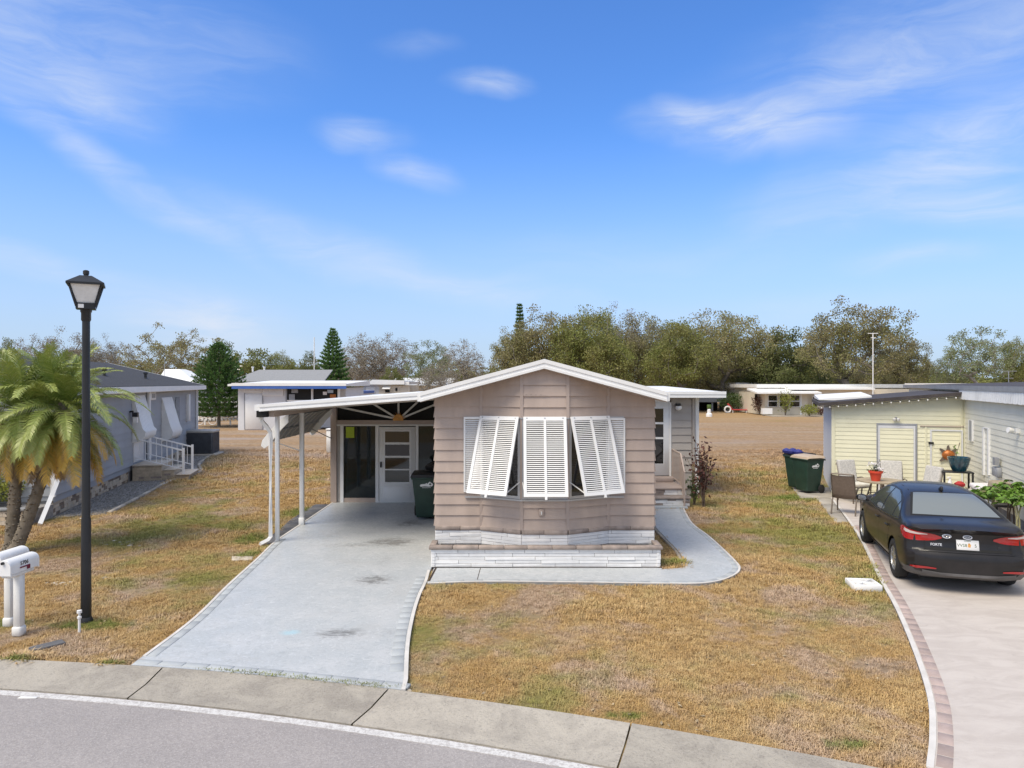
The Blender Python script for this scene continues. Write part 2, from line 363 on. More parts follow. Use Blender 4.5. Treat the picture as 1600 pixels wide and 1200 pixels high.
class MB:
    def __init__(s): s.v = []; s.f = []
    def add(s, vs, fs):
        n = len(s.v); s.v += [tuple(v) for v in vs]; s.f += [tuple(i+n for i in f) for f in fs]; return s
    def box(s, x0, x1, y0, y1, z0, z1, m=None):
        vs = [Vector((x, y, z)) for z in (z0, z1) for y in (y0, y1) for x in (x0, x1)]
        if m is not None: vs = [m @ v for v in vs]
        return s.add(vs, [(0, 2, 3, 1), (4, 5, 7, 6), (0, 1, 5, 4), (2, 6, 7, 3), (0, 4, 6, 2), (1, 3, 7, 5)])
    def prism(s, poly, z0, z1, m=None):
        n = len(poly)
        zz0 = z0 if isinstance(z0, (list, tuple)) else [z0]*n; zz1 = z1 if isinstance(z1, (list, tuple)) else [z1]*n
        vs = [Vector((p[0], p[1], zz0[i])) for i, p in enumerate(poly)]+[Vector((p[0], p[1], zz1[i])) for i, p in enumerate(poly)]
        if m is not None: vs = [m @ v for v in vs]
        ar = sum(poly[i][0]*poly[(i+1) % n][1]-poly[(i+1) % n][0]*poly[i][1] for i in range(n))
        fs = [tuple(range(n-1, -1, -1)), tuple(range(n, 2*n))]+[(i, (i+1) % n, n+(i+1) % n, n+i) for i in range(n)]
        if ar < 0: fs = [f[::-1] for f in fs]
        return s.add(vs, fs)
    def hexa(s, a, b):      # two quads (4 points each), joined
        return s.add(list(a)+list(b), [(3, 2, 1, 0), (4, 5, 6, 7), (0, 1, 5, 4), (1, 2, 6, 5), (2, 3, 7, 6), (3, 0, 4, 7)])
    def beam(s, a, b, w=.04, h=None, up=(0, 0, 1)):
        a, b = Vector(a), Vector(b); h = h or w; d = (b-a).normalized(); u = Vector(up)
        if abs(d.dot(u)) > .98: u = Vector((0, 1, 0))
        x = d.cross(u).normalized()*w/2; y = x.cross(d).normalized()*h/2
        return s.hexa([a-x-y, a+x-y, a+x+y, a-x+y], [b-x-y, b+x-y, b+x+y, b-x+y])
    def tube(s, pts, r, n=8, cap=True, closed=False):
        pts = [Vector(p) for p in pts]; rr = r if isinstance(r, (list, tuple)) else [r]*len(pts)
        N = len(pts); base = len(s.v); ref = None
        for i, p in enumerate(pts):
            if closed: d = (pts[(i+1) % N]-pts[i-1])
            else: d = pts[min(i+1, N-1)]-pts[max(i-1, 0)]
            d = d.normalized() if d.length > 1e-9 else Vector((0, 0, 1))
            if ref is None: ref = Vector((0, 0, 1)) if abs(d.z) < .9 else Vector((0, 1, 0))
            x = d.cross(ref)
            if x.length < 1e-5: x = d.orthogonal()
            x.normalize(); y = d.cross(x).normalized()
            for k in range(n):
                a = 2*math.pi*k/n; s.v.append(tuple(p+(x*math.cos(a)+y*math.sin(a))*rr[i]))
        L = N if closed else N-1
        for i in range(L):
            for k in range(n):
                a = base+i*n+k; b = base+i*n+(k+1) % n; j = ((i+1) % N)*n
                s.f.append((a, base+j+k, base+j+(k+1) % n, b))
        if cap and not closed:
            s.f.append(tuple(base+k for k in range(n))); s.f.append(tuple(base+(N-1)*n+k for k in range(n-1, -1, -1)))
        return s
    def lathe(s, prof, c=(0, 0, 0), n=16, m=None, capb=True, capt=True):
        base = len(s.v); c = Vector(c)
        for (r, z) in prof:
            for k in range(n):
                a = 2*math.pi*k/n; v = Vector((r*math.cos(a), r*math.sin(a), z))
                if m is not None: v = m @ v
                s.v.append(tuple(v+c))
        for i in range(len(prof)-1):
            for k in range(n):
                s.f.append((base+i*n+k, base+i*n+(k+1) % n, base+(i+1)*n+(k+1) % n, base+(i+1)*n+k))
        if capb: s.f.append(tuple(base+k for k in range(n-1, -1, -1)))
        if capt: s.f.append(tuple(base+(len(prof)-1)*n+k for k in range(n)))
        return s
    def grid(s, rows):
        base = len(s.v); nr, nc = len(rows), len(rows[0])
        for r in rows: s.v += [tuple(p) for p in r]
        for i in range(nr-1):
            for j in range(nc-1):
                a = base+i*nc+j; s.f.append((a, a+1, a+nc+1, a+nc))
        return s
    def build(s, name, matl, parent=None, world=True, smooth=None, bevel=0.0, label=None, cat=None, group=None, kind=None, seg=1):
        vs = s.v
        if parent is not None and world:
            top = parent
            while top.parent is not None: top = top.parent
            inv = top.matrix_basis.inverted(); vs = [tuple(inv @ Vector(v)) for v in vs]
        me = bpy.data.meshes.new(name); me.from_pydata(vs, [], s.f)
        me.materials.append(M[matl] if isinstance(matl, str) else matl)
        if bevel:
            bm = bmesh.new(); bm.from_mesh(me)
            es = [e for e in bm.edges if len(e.link_faces) == 2 and e.calc_face_angle(0) > .6]
            bmesh.ops.bevel(bm, geom=es, offset=bevel, segments=seg, affect='EDGES', profile=.6, clamp_overlap=True)
            bm.to_mesh(me); bm.free()
            smooth = smooth or 50
        if smooth:
            me.polygons.foreach_set('use_smooth', [True]*len(me.polygons))
            try: me.set_sharp_from_angle(angle=R(smooth))
            except Exception: pass
        me.update()
        o = newobj(name, me, parent)
        return tag(o, label, cat, group, kind)
def copy_tree(o, loc=None, rotz=None, label=None, parent=None, scale=None):
    c = o.copy(); COL.objects.link(c)
    if parent is not None: c.parent = parent
    for ch in list(o.children): copy_tree(ch, parent=c)
    if loc is not None:
        c.matrix_basis = Matrix.Translation(Vector(loc)) @ Matrix.Rotation(rotz or 0, 4, 'Z') @ (Matrix.Diagonal((*scale, 1)) if scale else Matrix.Identity(4))
    if label: c['label'] = label
    return c
def text(name, s, size, matrix, matl, parent, extrude=.001, world=True, align='CENTER', bold=0.0):
    cu = bpy.data.curves.new(name, 'FONT'); cu.body = s; cu.size = size; cu.extrude = extrude; cu.align_x = align; cu.align_y = 'CENTER'; cu.offset = bold
    cu.resolution_u = 2
    t = bpy.data.objects.new(name, cu); COL.objects.link(t)
    dg = bpy.context.evaluated_depsgraph_get()
    me = bpy.data.meshes.new_from_object(t.evaluated_get(dg)); bpy.data.objects.remove(t); bpy.data.curves.remove(cu)
    if parent is not None and world:
        top = parent
        while top.parent is not None: top = top.parent
        matrix = top.matrix_basis.inverted() @ matrix
    me.transform(matrix); me.materials.clear(); me.materials.append(M[matl] if isinstance(matl, str) else matl)
    return newobj(name, me, parent)
def clip(poly, a, b, c):        # keep a*s+b*z<=c
    out = []
    for i in range(len(poly)):
        p, q = poly[i], poly[(i+1) % len(poly)]
        fp, fq = a*p[0]+b*p[1]-c, a*q[0]+b*q[1]-c
        if fp <= 0: out.append(p)
        if (fp < 0 < fq) or (fq < 0 < fp):
            t = fp/(fp-fq); out.append((p[0]+(q[0]-p[0])*t, p[1]+(q[1]-p[1])*t))
    return out
def siding(parent, A, B, z0, z1, pitch, matl, holes=(), clips=(), start=None, name='siding_board', ob=.030, ot=.005, world=True, outward=None):
    """lapped boards on the wall line A->B (2D); outward is on the right of A->B; each course is an object"""
    A, B = Vector(A), Vector(B); L = (B-A).length; d = (B-A)/L; n = Vector((d.y, -d.x))
    z = start if start is not None else z0
    while z < z1-1e-4:
        lo, hi = max(z, z0), min(z+pitch, z1)
        rects = [(0.0, L, lo, hi)]
        for (a, b, c, e) in holes:
            nr = []
            for (s0, s1, y0, y1) in rects:
                if b <= s0 or a >= s1 or e <= y0+.01 or c >= y1-.01: nr.append((s0, s1, y0, y1)); continue
                if a > s0: nr.append((s0, a, y0, y1))
                if b < s1: nr.append((b, s1, y0, y1))
                m0, m1 = max(s0, a), min(s1, b)
                if c > y0+.01: nr.append((m0, m1, y0, c))
                if e < y1-.01: nr.append((m0, m1, e, y1))
            rects = nr
        for (s0, s1, y0, y1) in rects:
            if s1-s0 < .01: continue
            poly = [(s0, y0), (s1, y0), (s1, y1), (s0, y1)]
            for cl in clips:
                poly = clip(poly, *cl)
                if len(poly) < 3: break
            if len(poly) < 3: continue
            fr, bk = [], []
            jit = random.uniform(-.0012, .0012)
            for (s_, y_) in poly:
                o = ob+(ot-ob)*(y_-z)/pitch + jit
                q = A+d*s_
                fr.append((q.x+n.x*o, q.y+n.y*o, y_)); bk.append((q.x-n.x*.002, q.y-n.y*.002, y_))
            k = len(poly); mb = MB(); mb.add(fr+bk, [tuple(range(k)), tuple(range(2*k-1, k-1, -1))]+[(i, k+i, k+(i+1) % k, (i+1) % k) for i in range(k)])
            mb.build(name, matl, parent, world=world)
        z += pitch
def stones(parent, A, B, z0, z1, course, lmin, lmax, matl, mats2=None, p2=.0, proud=.012, name='stone', world=True, gap=.006, thick=.04):
    A, B = Vector(A), Vector(B); L = (B-A).length; d = (B-A)/L; n = Vector((d.y, -d.x)); z = z0
    while z < z1-.01:
        h = min(course*random.uniform(.88, 1.12), z1-z)
        if z1-(z+h) < course*.4: h = z1-z
        s = -random.random()*lmin
        while s < L-.02:
            l = random.uniform(lmin, lmax); a, b = max(0, s), min(L, s+l); s += l
            if b-a < .03: continue
            o = random.uniform(.2, 1)*proud
            c = []
            for (t, zz, oo) in ((a+gap/2, z+gap/2, 0), (b-gap/2, z+gap/2, 0), (b-gap/2, z+h-gap/2, 0), (a+gap/2, z+h-gap/2, 0)):
                q = A+d*t; r_ = random.uniform(-.0025, .0025)
                c.append((q.x-n.x*thick, q.y-n.y*thick, zz)); 
            f = []
            for (t, zz) in ((a+gap/2, z+gap/2), (b-gap/2, z+gap/2), (b-gap/2, z+h-gap/2), (a+gap/2, z+h-gap/2)):
                q = A+d*t; oo = o+random.uniform(-.004, .004)
                f.append((q.x+n.x*oo, q.y+n.y*oo, zz+random.uniform(-.0015, .0015)))
            mb = MB(); mb.hexa(c, f); mb.build(name, mats2 if (mats2 and random.random() < p2) else matl, parent, world=world, bevel=.003, smooth=20)
        z += h

# ================================================================ SETTING
def sheet(name, poly, z, matl, thick=.05, parent=None, label=None):
    return MB().prism(poly, z-thick, z).build(name, matl, parent, world=False, kind='structure' if parent is None else None, label=label)
MB().add([(-900, -900, 0), (900, -900, 0), (900, 1500, 0), (-900, 1500, 0)], [(0, 1, 2, 3)]).build('ground', 'lawn', kind='structure')
CT, RT = (-8.4465, -20.178), 28.464        # lawn edge of the gutter
CL, RL = (-9.2026, -21.630), 29.303        # road edge of the gutter
def arc(c, r, a0, a1, n):
    return [(c[0]+r*math.sin(a0+(a1-a0)*i/n), c[1]+r*math.cos(a0+(a1-a0)*i/n)) for i in range(n+1)]
def strip(name, o, i, z0, z1, matl, parent=None, kind='structure'):
    mb = MB(); n = len(o)
    mb.v = [(p[0], p[1], z1) for p in o]+[(p[0], p[1], z1) for p in i]+[(p[0], p[1], z0) for p in o]+[(p[0], p[1], z0) for p in i]
    for k in range(n-1):
        mb.f += [(k, k+1, n+k+1, n+k), (2*n+k, 2*n+k+1, k+1, k), (n+k, n+k+1, 3*n+k+1, 3*n+k)]
    mb.f += [(0, n, 3*n, 2*n), (n-1, 2*n-1, 4*n-1, 3*n-1)]
    return mb.build(name, matl, parent, world=False, kind=kind if parent is None else None)
strip('road', arc(CL, RL, -.9, 1.3, 90), arc(CL, RL-6.6, -.9, 1.3, 90), -.02, .012, 'asphalt')
strip('road_edge_line', arc(CL, RL-.015, -.9, 1.3, 90), arc(CL, RL-.115, -.9, 1.3, 90), .0125, .017, 'line')
kerb = MB().build('kerb', 'kerb', kind='structure')
# gutter slabs between joints
def ang(c, x, y): return math.atan2(x-c[0], y-c[1])
joints = [(245, 1055, 198, 1095), (600, 1090, 553, 1132), (985, 1140, 968, 1196)]
aj = [(ang(CT, *G(a, b)), ang(CL, *G(c, d))) for a, b, c, d in joints]
dj = aj[1][0]-aj[0][0]; dk = aj[1][1]-aj[0][1]
seq = [(aj[0][0]-dj*k, aj[0][1]-dk*k) for k in range(5, 0, -1)]+aj+[(aj[2][0]+dj*k, aj[2][1]+dk*k) for k in range(1, 6)]
for (a0, b0), (a1, b1) in zip(seq[:-1], seq[1:]):
    g = .0003
    o = arc(CT, RT, a0+g, a1-g, 8); i_ = arc(CL, RL+.012, b0+g, b1-g, 8)
    mb = MB(); n = len(o); rows = []
    for t in (0, .12, .5, .9, 1):          # shallow valley section
        zz = {0: .045, .12: .038, .5: .012, .9: .020, 1: .022}[t]
        rows.append([(o[k][0]+(i_[k][0]-o[k][0])*t, o[k][1]+(i_[k][1]-o[k][1])*t, zz) for k in range(n)])
    rows = [[(p[0], p[1], -.03) for p in rows[0]]]+rows+[[(p[0], p[1], -.03) for p in rows[-1]]]
    mb.grid(rows); mb.build('gutter_slab', 'kerb', kerb, world=False, smooth=40)
# far side lawn edge kerb
strip('far_kerb', arc(CL, RL-6.6, -.9, 1.3, 60), arc(CL, RL-7.3, -.9, 1.3, 60), -.02, .03, 'kerb')

def rs(pts, n):     # resample polyline smoothly (Catmull-Rom)
    pts = [Vector((p[0], p[1])) for p in pts]; out = []
    P_ = [pts[0]*2-pts[1]]+pts+[pts[-1]*2-pts[-2]]
    for i in range(1, len(P_)-2):
        for k in range(n):
            t = k/n; a, b, c, d = P_[i-1:i+3]
            out.append(tuple(.5*((2*b)+(c-a)*t+(2*a-5*b+4*c-d)*t*t+(3*b-a-3*c+d)*t**3)))
    return out+[tuple(pts[-1])]
def offs(pl, d):
    out = []
    for i in range(len(pl)):
        a = Vector(pl[max(i-1, 0)]); b = Vector(pl[min(i+1, len(pl)-1)]); t = (b-a).normalized()
        out.append((pl[i][0]-t.y*d, pl[i][1]+t.x*d))
    return out
# ---- painted drive
dl = rs([G(*p) for p in [(204, 1045), (300, 972), (355, 918), (400, 877), (428, 850), (470, 821), (520, 787)]], 6)
dr = rs([G(*p) for p in [(637, 1081), (640, 1010), (648, 965), (657, 935), (667, 913), (672, 895)]], 6)
bot = [(CT[0]+(RT+.02)*math.sin(a), CT[1]+(RT+.02)*math.cos(a)) for a in np.linspace(ang(CT, *dl[0]), ang(CT, *dr[0]), 14)]
dl[0] = bot[0]; dr[0] = bot[-1]
drive_poly = bot[:-1]+dr+[(-1.40, 12.2), (-1.40, 18.95), (-4.80, 18.95)]+dl[::-1][1:-1]
sheet('driveway', drive_poly, .042, 'drive', .06)
drv = bpy.data.objects['driveway']
def border_tiles(edge, d0, d1, length, gap, z, matl, parent, name='border_tile', h=.006):
    """tiles laid along a polyline, between offsets d0 and d1 of it"""
    P_ = [Vector(p) for p in edge]; cum = [0]
    for a, b in zip(P_[:-1], P_[1:]): cum.append(cum[-1]+(b-a).length)
    def at(s):
        for i in range(len(cum)-1):
            if s <= cum[i+1] or i == len(cum)-2:
                t = (s-cum[i])/(cum[i+1]-cum[i]); d = (P_[i+1]-P_[i]).normalized(); return P_[i].lerp(P_[i+1], t), Vector((-d.y, d.x))
    s = 0
    while s < cum[-1]-length*.4:
        e = min(s+length-gap, cum[-1]); (a, na), (b, nb) = at(s), at(e)
        q = [a+na*d0, b+nb*d0, b+nb*d1, a+na*d1]
        zz = z+random.uniform(-.0008, .0008)
        MB().prism([tuple(v) for v in q], z-.02, zz+h).build(name, matl, parent, world=False, bevel=.0015)
        s += length
border_tiles(dr[2:-3], .055, .20, .225, .012, .042, 'bluetile', drv)
border_tiles(bot, .045, .15, .30, .012, .042, 'bluetile', drv)
border_tiles(dl[1:26], -.05, -.16, .30, .012, .042, 'bluetile', drv)
strip('drive_edge', dr, offs(dr, .045), -.02, .052, 'whiteedge')
strip('drive_edge', dl[1:], offs(dl[1:], -.04), -.02, .050, 'whiteedge')
# ---- front walk, bending round to the side steps
wo = rs([G(*p) for p in [(668, 916), (754, 913), (900, 914), (1035, 916), (1104, 915), (1141, 906), (1157, 893), (1147, 877), (1110, 842), (1082, 820), (1069, 797)]], 6)
wi = rs([G(*p) for p in [(1024, 797), (1023, 822), (1040, 843), (1060, 864), (1070, 883), (1066, 890), (1033, 893)]], 5)
walk = wo+wi+[(2.60, 12.20), (-1.35, 12.20)]
sheet('front_walk', walk, .040, 'drive', .06)
wk = bpy.data.objects['front_walk']
strip('walk_edge', wo, offs(wo, .035), -.02, .048, 'whiteedge')
border_tiles(offs(wo, .04), .0, .09, .30, .010, .040, 'bluetile', wk, h=.004)
x, y = G(668, 916); MB().prism([(-1.36, 11.3), (-1.33, 11.3), (-1.30, 12.22), (-1.335, 12.22)], .03, .0425).build('expansion_joint', 'soil', wk, world=False)
x, y = G(745, 912); MB().prism([(x-.006, y), (x+.006, y), (x+.03, 12.2), (x+.018, 12.2)], .03, .0415).build('expansion_joint', 'soil', wk, world=False)
# soil wedge edging stones
for k in range(9):
    a, b = wi[4+k*2], wi[6+k*2]
    MB().beam((a[0]-.05, a[1]-.02, .03), (b[0]-.05, b[1]-.02, .03), .06, .05).build('edging_stone', 'rock', wk, world=False, bevel=.012)
# ---- neighbour's drive
re = rs([G(*p) for p in [(1297, 779), (1322, 812), (1345, 848), (1369, 900), (1397, 951), (1425, 1018), (1448, 1091), (1452, 1153), (1447, 1205)]], 6)
c0 = Vector((9.17, 20.16)); ux = Vector((.934, -.357)); uy = Vector((.357, .934))
fw = [c0+ux*-.05, c0+ux*3.3, c0+ux*3.3-uy*12]
re_end = re[-1]
ndrive = re+[(re_end[0]-.05, 5.0), (9.5, 3.0), (14, 3.0)]+[tuple(p) for p in fw[::-1]][:]
sheet('neighbour_driveway', ndrive, .040, 'conc2', .06)
nd_o = bpy.data.objects['neighbour_driveway']
strip('drive_edge', re, offs(re, .055), -.02, .046, 'whiteedge')
border_tiles(offs(re[8:], .068), .0, .12, .23, .016, .040, 'brick', nd_o, 'border_brick', .004)
# old slab strip and bin pad
poly = [G(*p) for p in [(1274, 778), (1297, 778), (1325, 818), (1306, 819), (1288, 800)]]
for k in range(3):
    a, b = k/3, (k+1)/3
    L = lambda p, q, t: (p[0]+(q[0]-p[0])*t, p[1]+(q[1]-p[1])*t)
    pl_, pr_ = (poly[0], poly[3]), (poly[1], poly[2])
    MB().prism([L(*pl_, a+.01), L(*pr_, a+.01), L(*pr_, b-.01), L(*pl_, b-.01)], -.02, .035+random.uniform(0, .01)).build('concrete_slab', 'oldconc', kind='structure', bevel=.006)
poly = [G(*p) for p in [(1238, 764), (1250, 780), (1302, 780), (1300, 764)]]
MB().prism(poly, -.02, .05).build('concrete_pad', 'oldconc', kind='structure', bevel=.01)
# dark pavers beside the carport
pvr = [((410, 852), (432, 852)), ((424, 838), (452, 838)), ((440, 826), (466, 826)), ((452, 815), (480, 815)), ((466, 806), (492, 806)), ((478, 798), (505, 798)), ((492, 790), (516, 790))]
for (a, b), (c, d) in zip(pvr[:-1], pvr[1:]):
    q = [Vector(G(*a)), Vector(G(*b)), Vector(G(*d)), Vector(G(*c))]; ce = sum(q, Vector((0, 0)))/4
    q = [tuple(ce+(p-ce)*.97) for p in q]
    MB().prism(q, -.02, .03+random.uniform(0, .01)).build('paver', 'darkpaver', kind='structure', bevel=.005)
poly = [G(*p) for p in [(362, 872), (396, 872), (394, 877), (362, 878)]]
MB().prism(poly, -.01, .04).build('concrete_slab', 'rock', kind='structure', bevel=.01)

# ================================================================ MAIN HOUSE
H = thing('mobile_home', 'taupe gabled mobile home with white bahama shutters over its bay window', 'house', (.6, 12.8, 0))
FP = [(-1.396, 12.8), (-.559, 12.8), (.169, 12.42), (.982, 12.42), (1.745, 12.8), (2.583, 12.8)]
RX, RZ, SL = .56, 3.652, .268
def roofz(x, t=0.0): return RZ-SL*abs(x-RX)-t
BASEZ = .65
wall = MB()
body = FP+[(2.583, 27), (-1.396, 27)]
top = [roofz(p[0], .16) for p in body]
ridge_pts = [(-1.396, 12.8), (-.559, 12.8), (.169, 12.42), (RX, 12.42), (.982, 12.42), (1.745, 12.8), (2.583, 12.8), (2.583, 27), (RX, 27), (-1.396, 27)]
inset = [(x, y+.012) for x, y in ridge_pts]
wall.prism(inset, 0, [roofz(p[0], .15) for p in inset])
fw_ = wall.build('front_wall', 'taupe', H)
for i in range(5):
    A, B = FP[i], FP[i+1]; L = math.hypot(B[0]-A[0], B[1]-A[1]); kx = (B[0]-A[0])/L
    # roof line: z <= RZ-.165-SL*|x-RX| ; x=A.x+kx*s
    cl = []
    for sg in (1, -1): cl.append((SL*sg*kx, 1, RZ-.165-SL*sg*(A[0]-RX)))
    hol = []
    if 1 <= i <= 3: hol = [(.06, L-.06, 1.25, 2.57)]
    siding(fw_, A, B, BASEZ, 3.6, .197, 'taupe', hol, cl, start=BASEZ)
# corner and bay trims
for i, p in enumerate(FP):
    zt = roofz(p[0], .17)
    w = .028
    MB().prism([(p[0]-w, p[1]-.034), (p[0]+w, p[1]-.034), (p[0]+w, p[1]+.02), (p[0]-w, p[1]+.02)], BASEZ, zt).build('trim_strip', 'taupe_trim', H) if 0 < i < 5 else None
# side wall boards (visible from a step aside)
sw = MB().box(-1.40, -1.396, 12.83, 18.8, .5, 2.9).build('side_wall', 'taupe', H)
siding(sw, (-1.398, 18.9), (-1.398, 12.8), .65, 2.95, .197, 'taupe')
sw = MB().box(2.583, 2.587, 12.83, 19.9, .5, 2.9).build('side_wall', 'taupe', H)
siding(sw, (2.585, 12.8), (2.585, 19.9), .65, 2.95, .197, 'taupe')
# belt under the siding: taupe cap and white stone skirt
sk = MB().prism([(x, y-.02) for x, y in FP]+[(2.57, 13.2), (-1.38, 13.2)], .0, .575).build('skirting', 'mortar', H)
for i in range(5):
    A, B = FP[i], FP[i+1]
    A2, B2 = (A[0], A[1]-.02), (B[0], B[1]-.02)
    stones(sk, A2, B2, .33, .575, .062, .45, 1.0, 'stone_white', proud=.018, gap=.005)
    L = math.hypot(B[0]-A[0], B[1]-A[1]); d = Vector((B[0]-A[0], B[1]-A[1]))/L; n = Vector((d.y, -d.x)); s = 0
    while s < L-.01:
        e = min(L, s+random.uniform(.36, .5))
        if L-e < .15: e = L
        a, b = Vector(A)+d*s, Vector(A)+d*(e-.005)
        o = random.uniform(.045, .055)
        MB().prism([tuple(a+n*o), tuple(b+n*(o+random.uniform(-.004, .004))), tuple(b-n*.02), tuple(a-n*.02)], .577, .652).build('cap_stone', 'taupe_cap', sk, bevel=.008)
        s = e
stones(sk, (2.585, 12.8), (2.585, 18.0), .04, .575, .08, .3, .6, 'stone_white', proud=.012)
# roof slabs
rf = MB()
yf, yb, T = 12.27, 27.3, .15
for sg, xe in ((-1, -1.56), (1, 2.66)):
    p = [(RX, yf), (RX, yb), (xe, yb), (xe, yf)]
    zt = [RZ, RZ, roofz(xe), roofz(xe)]
    rf.prism(p, [z-T+.02 for z in zt], zt)
rfo = rf.build('roof', 'roof_white', H)
# rake fascia in three stepped bands
for sg, xe in ((-1, -1.60), (1, 2.70)):
    for (dy, z0, z1) in ((.035, -.055, .012), (.02, -.115, -.055), (.045, -.155, -.115)):
        a = (RX, yf-dy, RZ+z0), (RX, yf, RZ+z0), (RX, yf, RZ+z1), (RX, yf-dy, RZ+z1)
        dz = -SL*abs(xe-RX)
        b = [(xe, q[1], q[2]+dz) for q in a]
        MB().hexa(a, b).build('fascia', 'white', rfo)
    # soffit under the overhang
    a = (RX, yf+.005, RZ-.165), (RX, 12.78, RZ-.165), (RX, 12.78, RZ-.150), (RX, yf+.005, RZ-.150); dz = -SL*abs(xe-RX)
    MB().hexa(a, [(xe, q[1], q[2]+dz) for q in a]).build('soffit', 'taupe_trim', rfo)
    MB().box(xe-.05 if sg < 0 else xe, xe if sg < 0 else xe+.05, yf, yb, roofz(xe)-.15, roofz(xe)+.01).build('gutter', 'white', rfo)
# small plate with numerals' ghosts, vent in the siding
MB().box(.205, .60, 12.385, 12.415, 3.012, 3.032).build('number_rail', 'taupe_trim', H)
for k in range(4): MB().box(.24+k*.085, .262+k*.085, 12.383, 12.415, 3.032, 3.045).build('number_clip', 'taupe_cap', H)
x0 = V(842, 800, 12.4).x; MB().box(x0, x0+.09, 12.37, 12.42, .90, 1.02).build('outlet_cover', 'taupe_trim', H, bevel=.01)
MB().box(x0+.035, x0+.055, 12.355, 12.375, .93, .99).build('outlet_cover', 'white_dirty', H)

# bay windows
def facet(i):
    A, B = Vector(FP[i]), Vector(FP[i+1]); L = (B-A).length; d = (B-A)/L; n = Vector((d.y, -d.x)); return A, B, L, d, n
for i in (1, 2, 3):
    A, B, L, d, n = facet(i)
    Mx = Matrix(((d.x, -n.x, 0, A.x), (d.y, -n.y, 0, A.y), (0, 0, 1, 0), (0, 0, 0, 1)))   # local x along wall, y inward
    fr = MB(); z0, z1 = 1.20, 2.60
    for bx in ((0.005, .06, z0, z1), (L-.06, L-.005, z0, z1), (.06, L-.06, z0, z0+.05), (.06, L-.06, z1-.05, z1)):
        fr.box(bx[0], bx[1], -.035, .01, bx[2], bx[3], Mx)
    fro = fr.build('window_frame', 'alum', H)
    pn = MB().box(.06, L-.06, -.012, -.006, z0+.05, z1-.05, Mx).build('pane', 'pane', fro)
# sill and head rails following the bay
for (z0, z1, o, nm) in ((1.165, 1.195, .06, 'window_sill'), (2.61, 2.635, .05, 'window_head')):
    pts = [(-.85, 12.8), FP[1], FP[2], FP[3], FP[4], (2.03, 12.8)]
    po = [(x, y-o) for x, y in pts]
    strip_mb = MB(); n = len(pts)
    for k in range(n-1):
        strip_mb.prism([po[k], po[k+1], pts[k+1], pts[k]], z0, z1)
    strip_mb.build(nm, 'alum', H)
# fixed side shutters
def louvre(parent, Mx, w, h, fr=.045, mull=True, pitch=.0345, name='shutter', t=.028, tilt=28):
    f = MB()
    f.box(0, fr, -t, 0, 0, h, Mx); f.box(w-fr, w, -t, 0, 0, h, Mx); f.box(fr, w-fr, -t, 0, 0, fr*1.15, Mx); f.box(fr, w-fr, -t, 0, h-fr*1.35, h, Mx)
    if mull: f.box(w/2-.022, w/2+.022, -t-.002, 0, fr, h-fr, Mx)
    so_ = f.build(name, 'white', parent)
    s = MB(); z = fr*1.15+pitch*.5; c, sn = math.cos(R(tilt)), math.sin(R(tilt)); bw = .034
    spans = [(fr, w/2-.022), (w/2+.022, w-fr)] if mull else [(fr, w-fr)]
    while z < h-fr*1.35-.012:
        for (a, b) in spans:
            q = [(-t/2-c*bw/2*.62, z-sn*bw/2*1.25), (-t/2+c*bw/2*.62, z+sn*bw/2*1.25)]
            v = []
            for xx in (a, b):
                for (yy, zz), tt in ((q[0], -.002), (q[1], -.002), (q[1], .002), (q[0], .002)): v.append(Mx @ Vector((xx, yy, zz+tt)))
            s.hexa(v[:4], v[4:])
        z += pitch
    s.build('louvre_slats', 'white', so_, kind='stuff')
    return so_
louvre(H, Matrix.Translation((-.875, 12.772, 1.27)), .33, 1.36, .03, False)
louvre(H, Matrix.Translation((1.735, 12.772, 1.25)), .315, 1.36, .03, False)
for i in (1, 2, 3):
    A, B, L, d, n = facet(i)
    tilt = 19.5; h = 1.41
    z_top = 2.645; w = L-.035 if i != 2 else L-.06
    o = A+d*((L-w)/2)+n*.055
    ct, stt = math.cos(R(tilt)), math.sin(R(tilt))
    # local: x along, z up the shutter, y inward
    X = Vector((d.x, d.y, 0)); N = Vector((n.x, n.y, 0)); Zd = Vector((0, 0, 1))*ct-N*stt; Yd = -(N*ct+Vector((0, 0, 1))*stt)
    org = Vector((o.x, o.y, z_top))-Zd*h
    Mx = Matrix(((X.x, Yd.x, Zd.x, org.x), (X.y, Yd.y, Zd.y, org.y), (X.z, Yd.z, Zd.z, org.z), (0, 0, 0, 1)))
    s_ = louvre(H, Mx, w, h, .052, True)
    for t_ in (.08, .5, .92):
        MB().box(w*t_-.012, w*t_+.012, -.036, -.028, h-.035, h-.018, Mx).build('hinge', 'alum', s_)
    for t_, a_ in ((.03, A), (.97, B)):
        if i == 2 and t_ < .5: pass
        q = Mx @ Vector((w*t_, .0, .05)); wallp = A+d*(L*(.02 if t_ < .5 else .98))+n*.04
        MB().beam(q, (wallp.x, wallp.y, 1.50), .018, .012).build('stay', 'white', s_)
    MB().box(w*.5-.02, w*.5+.02, -.03, .0, -.05, .0, Mx).build('latch', 'white', s_)

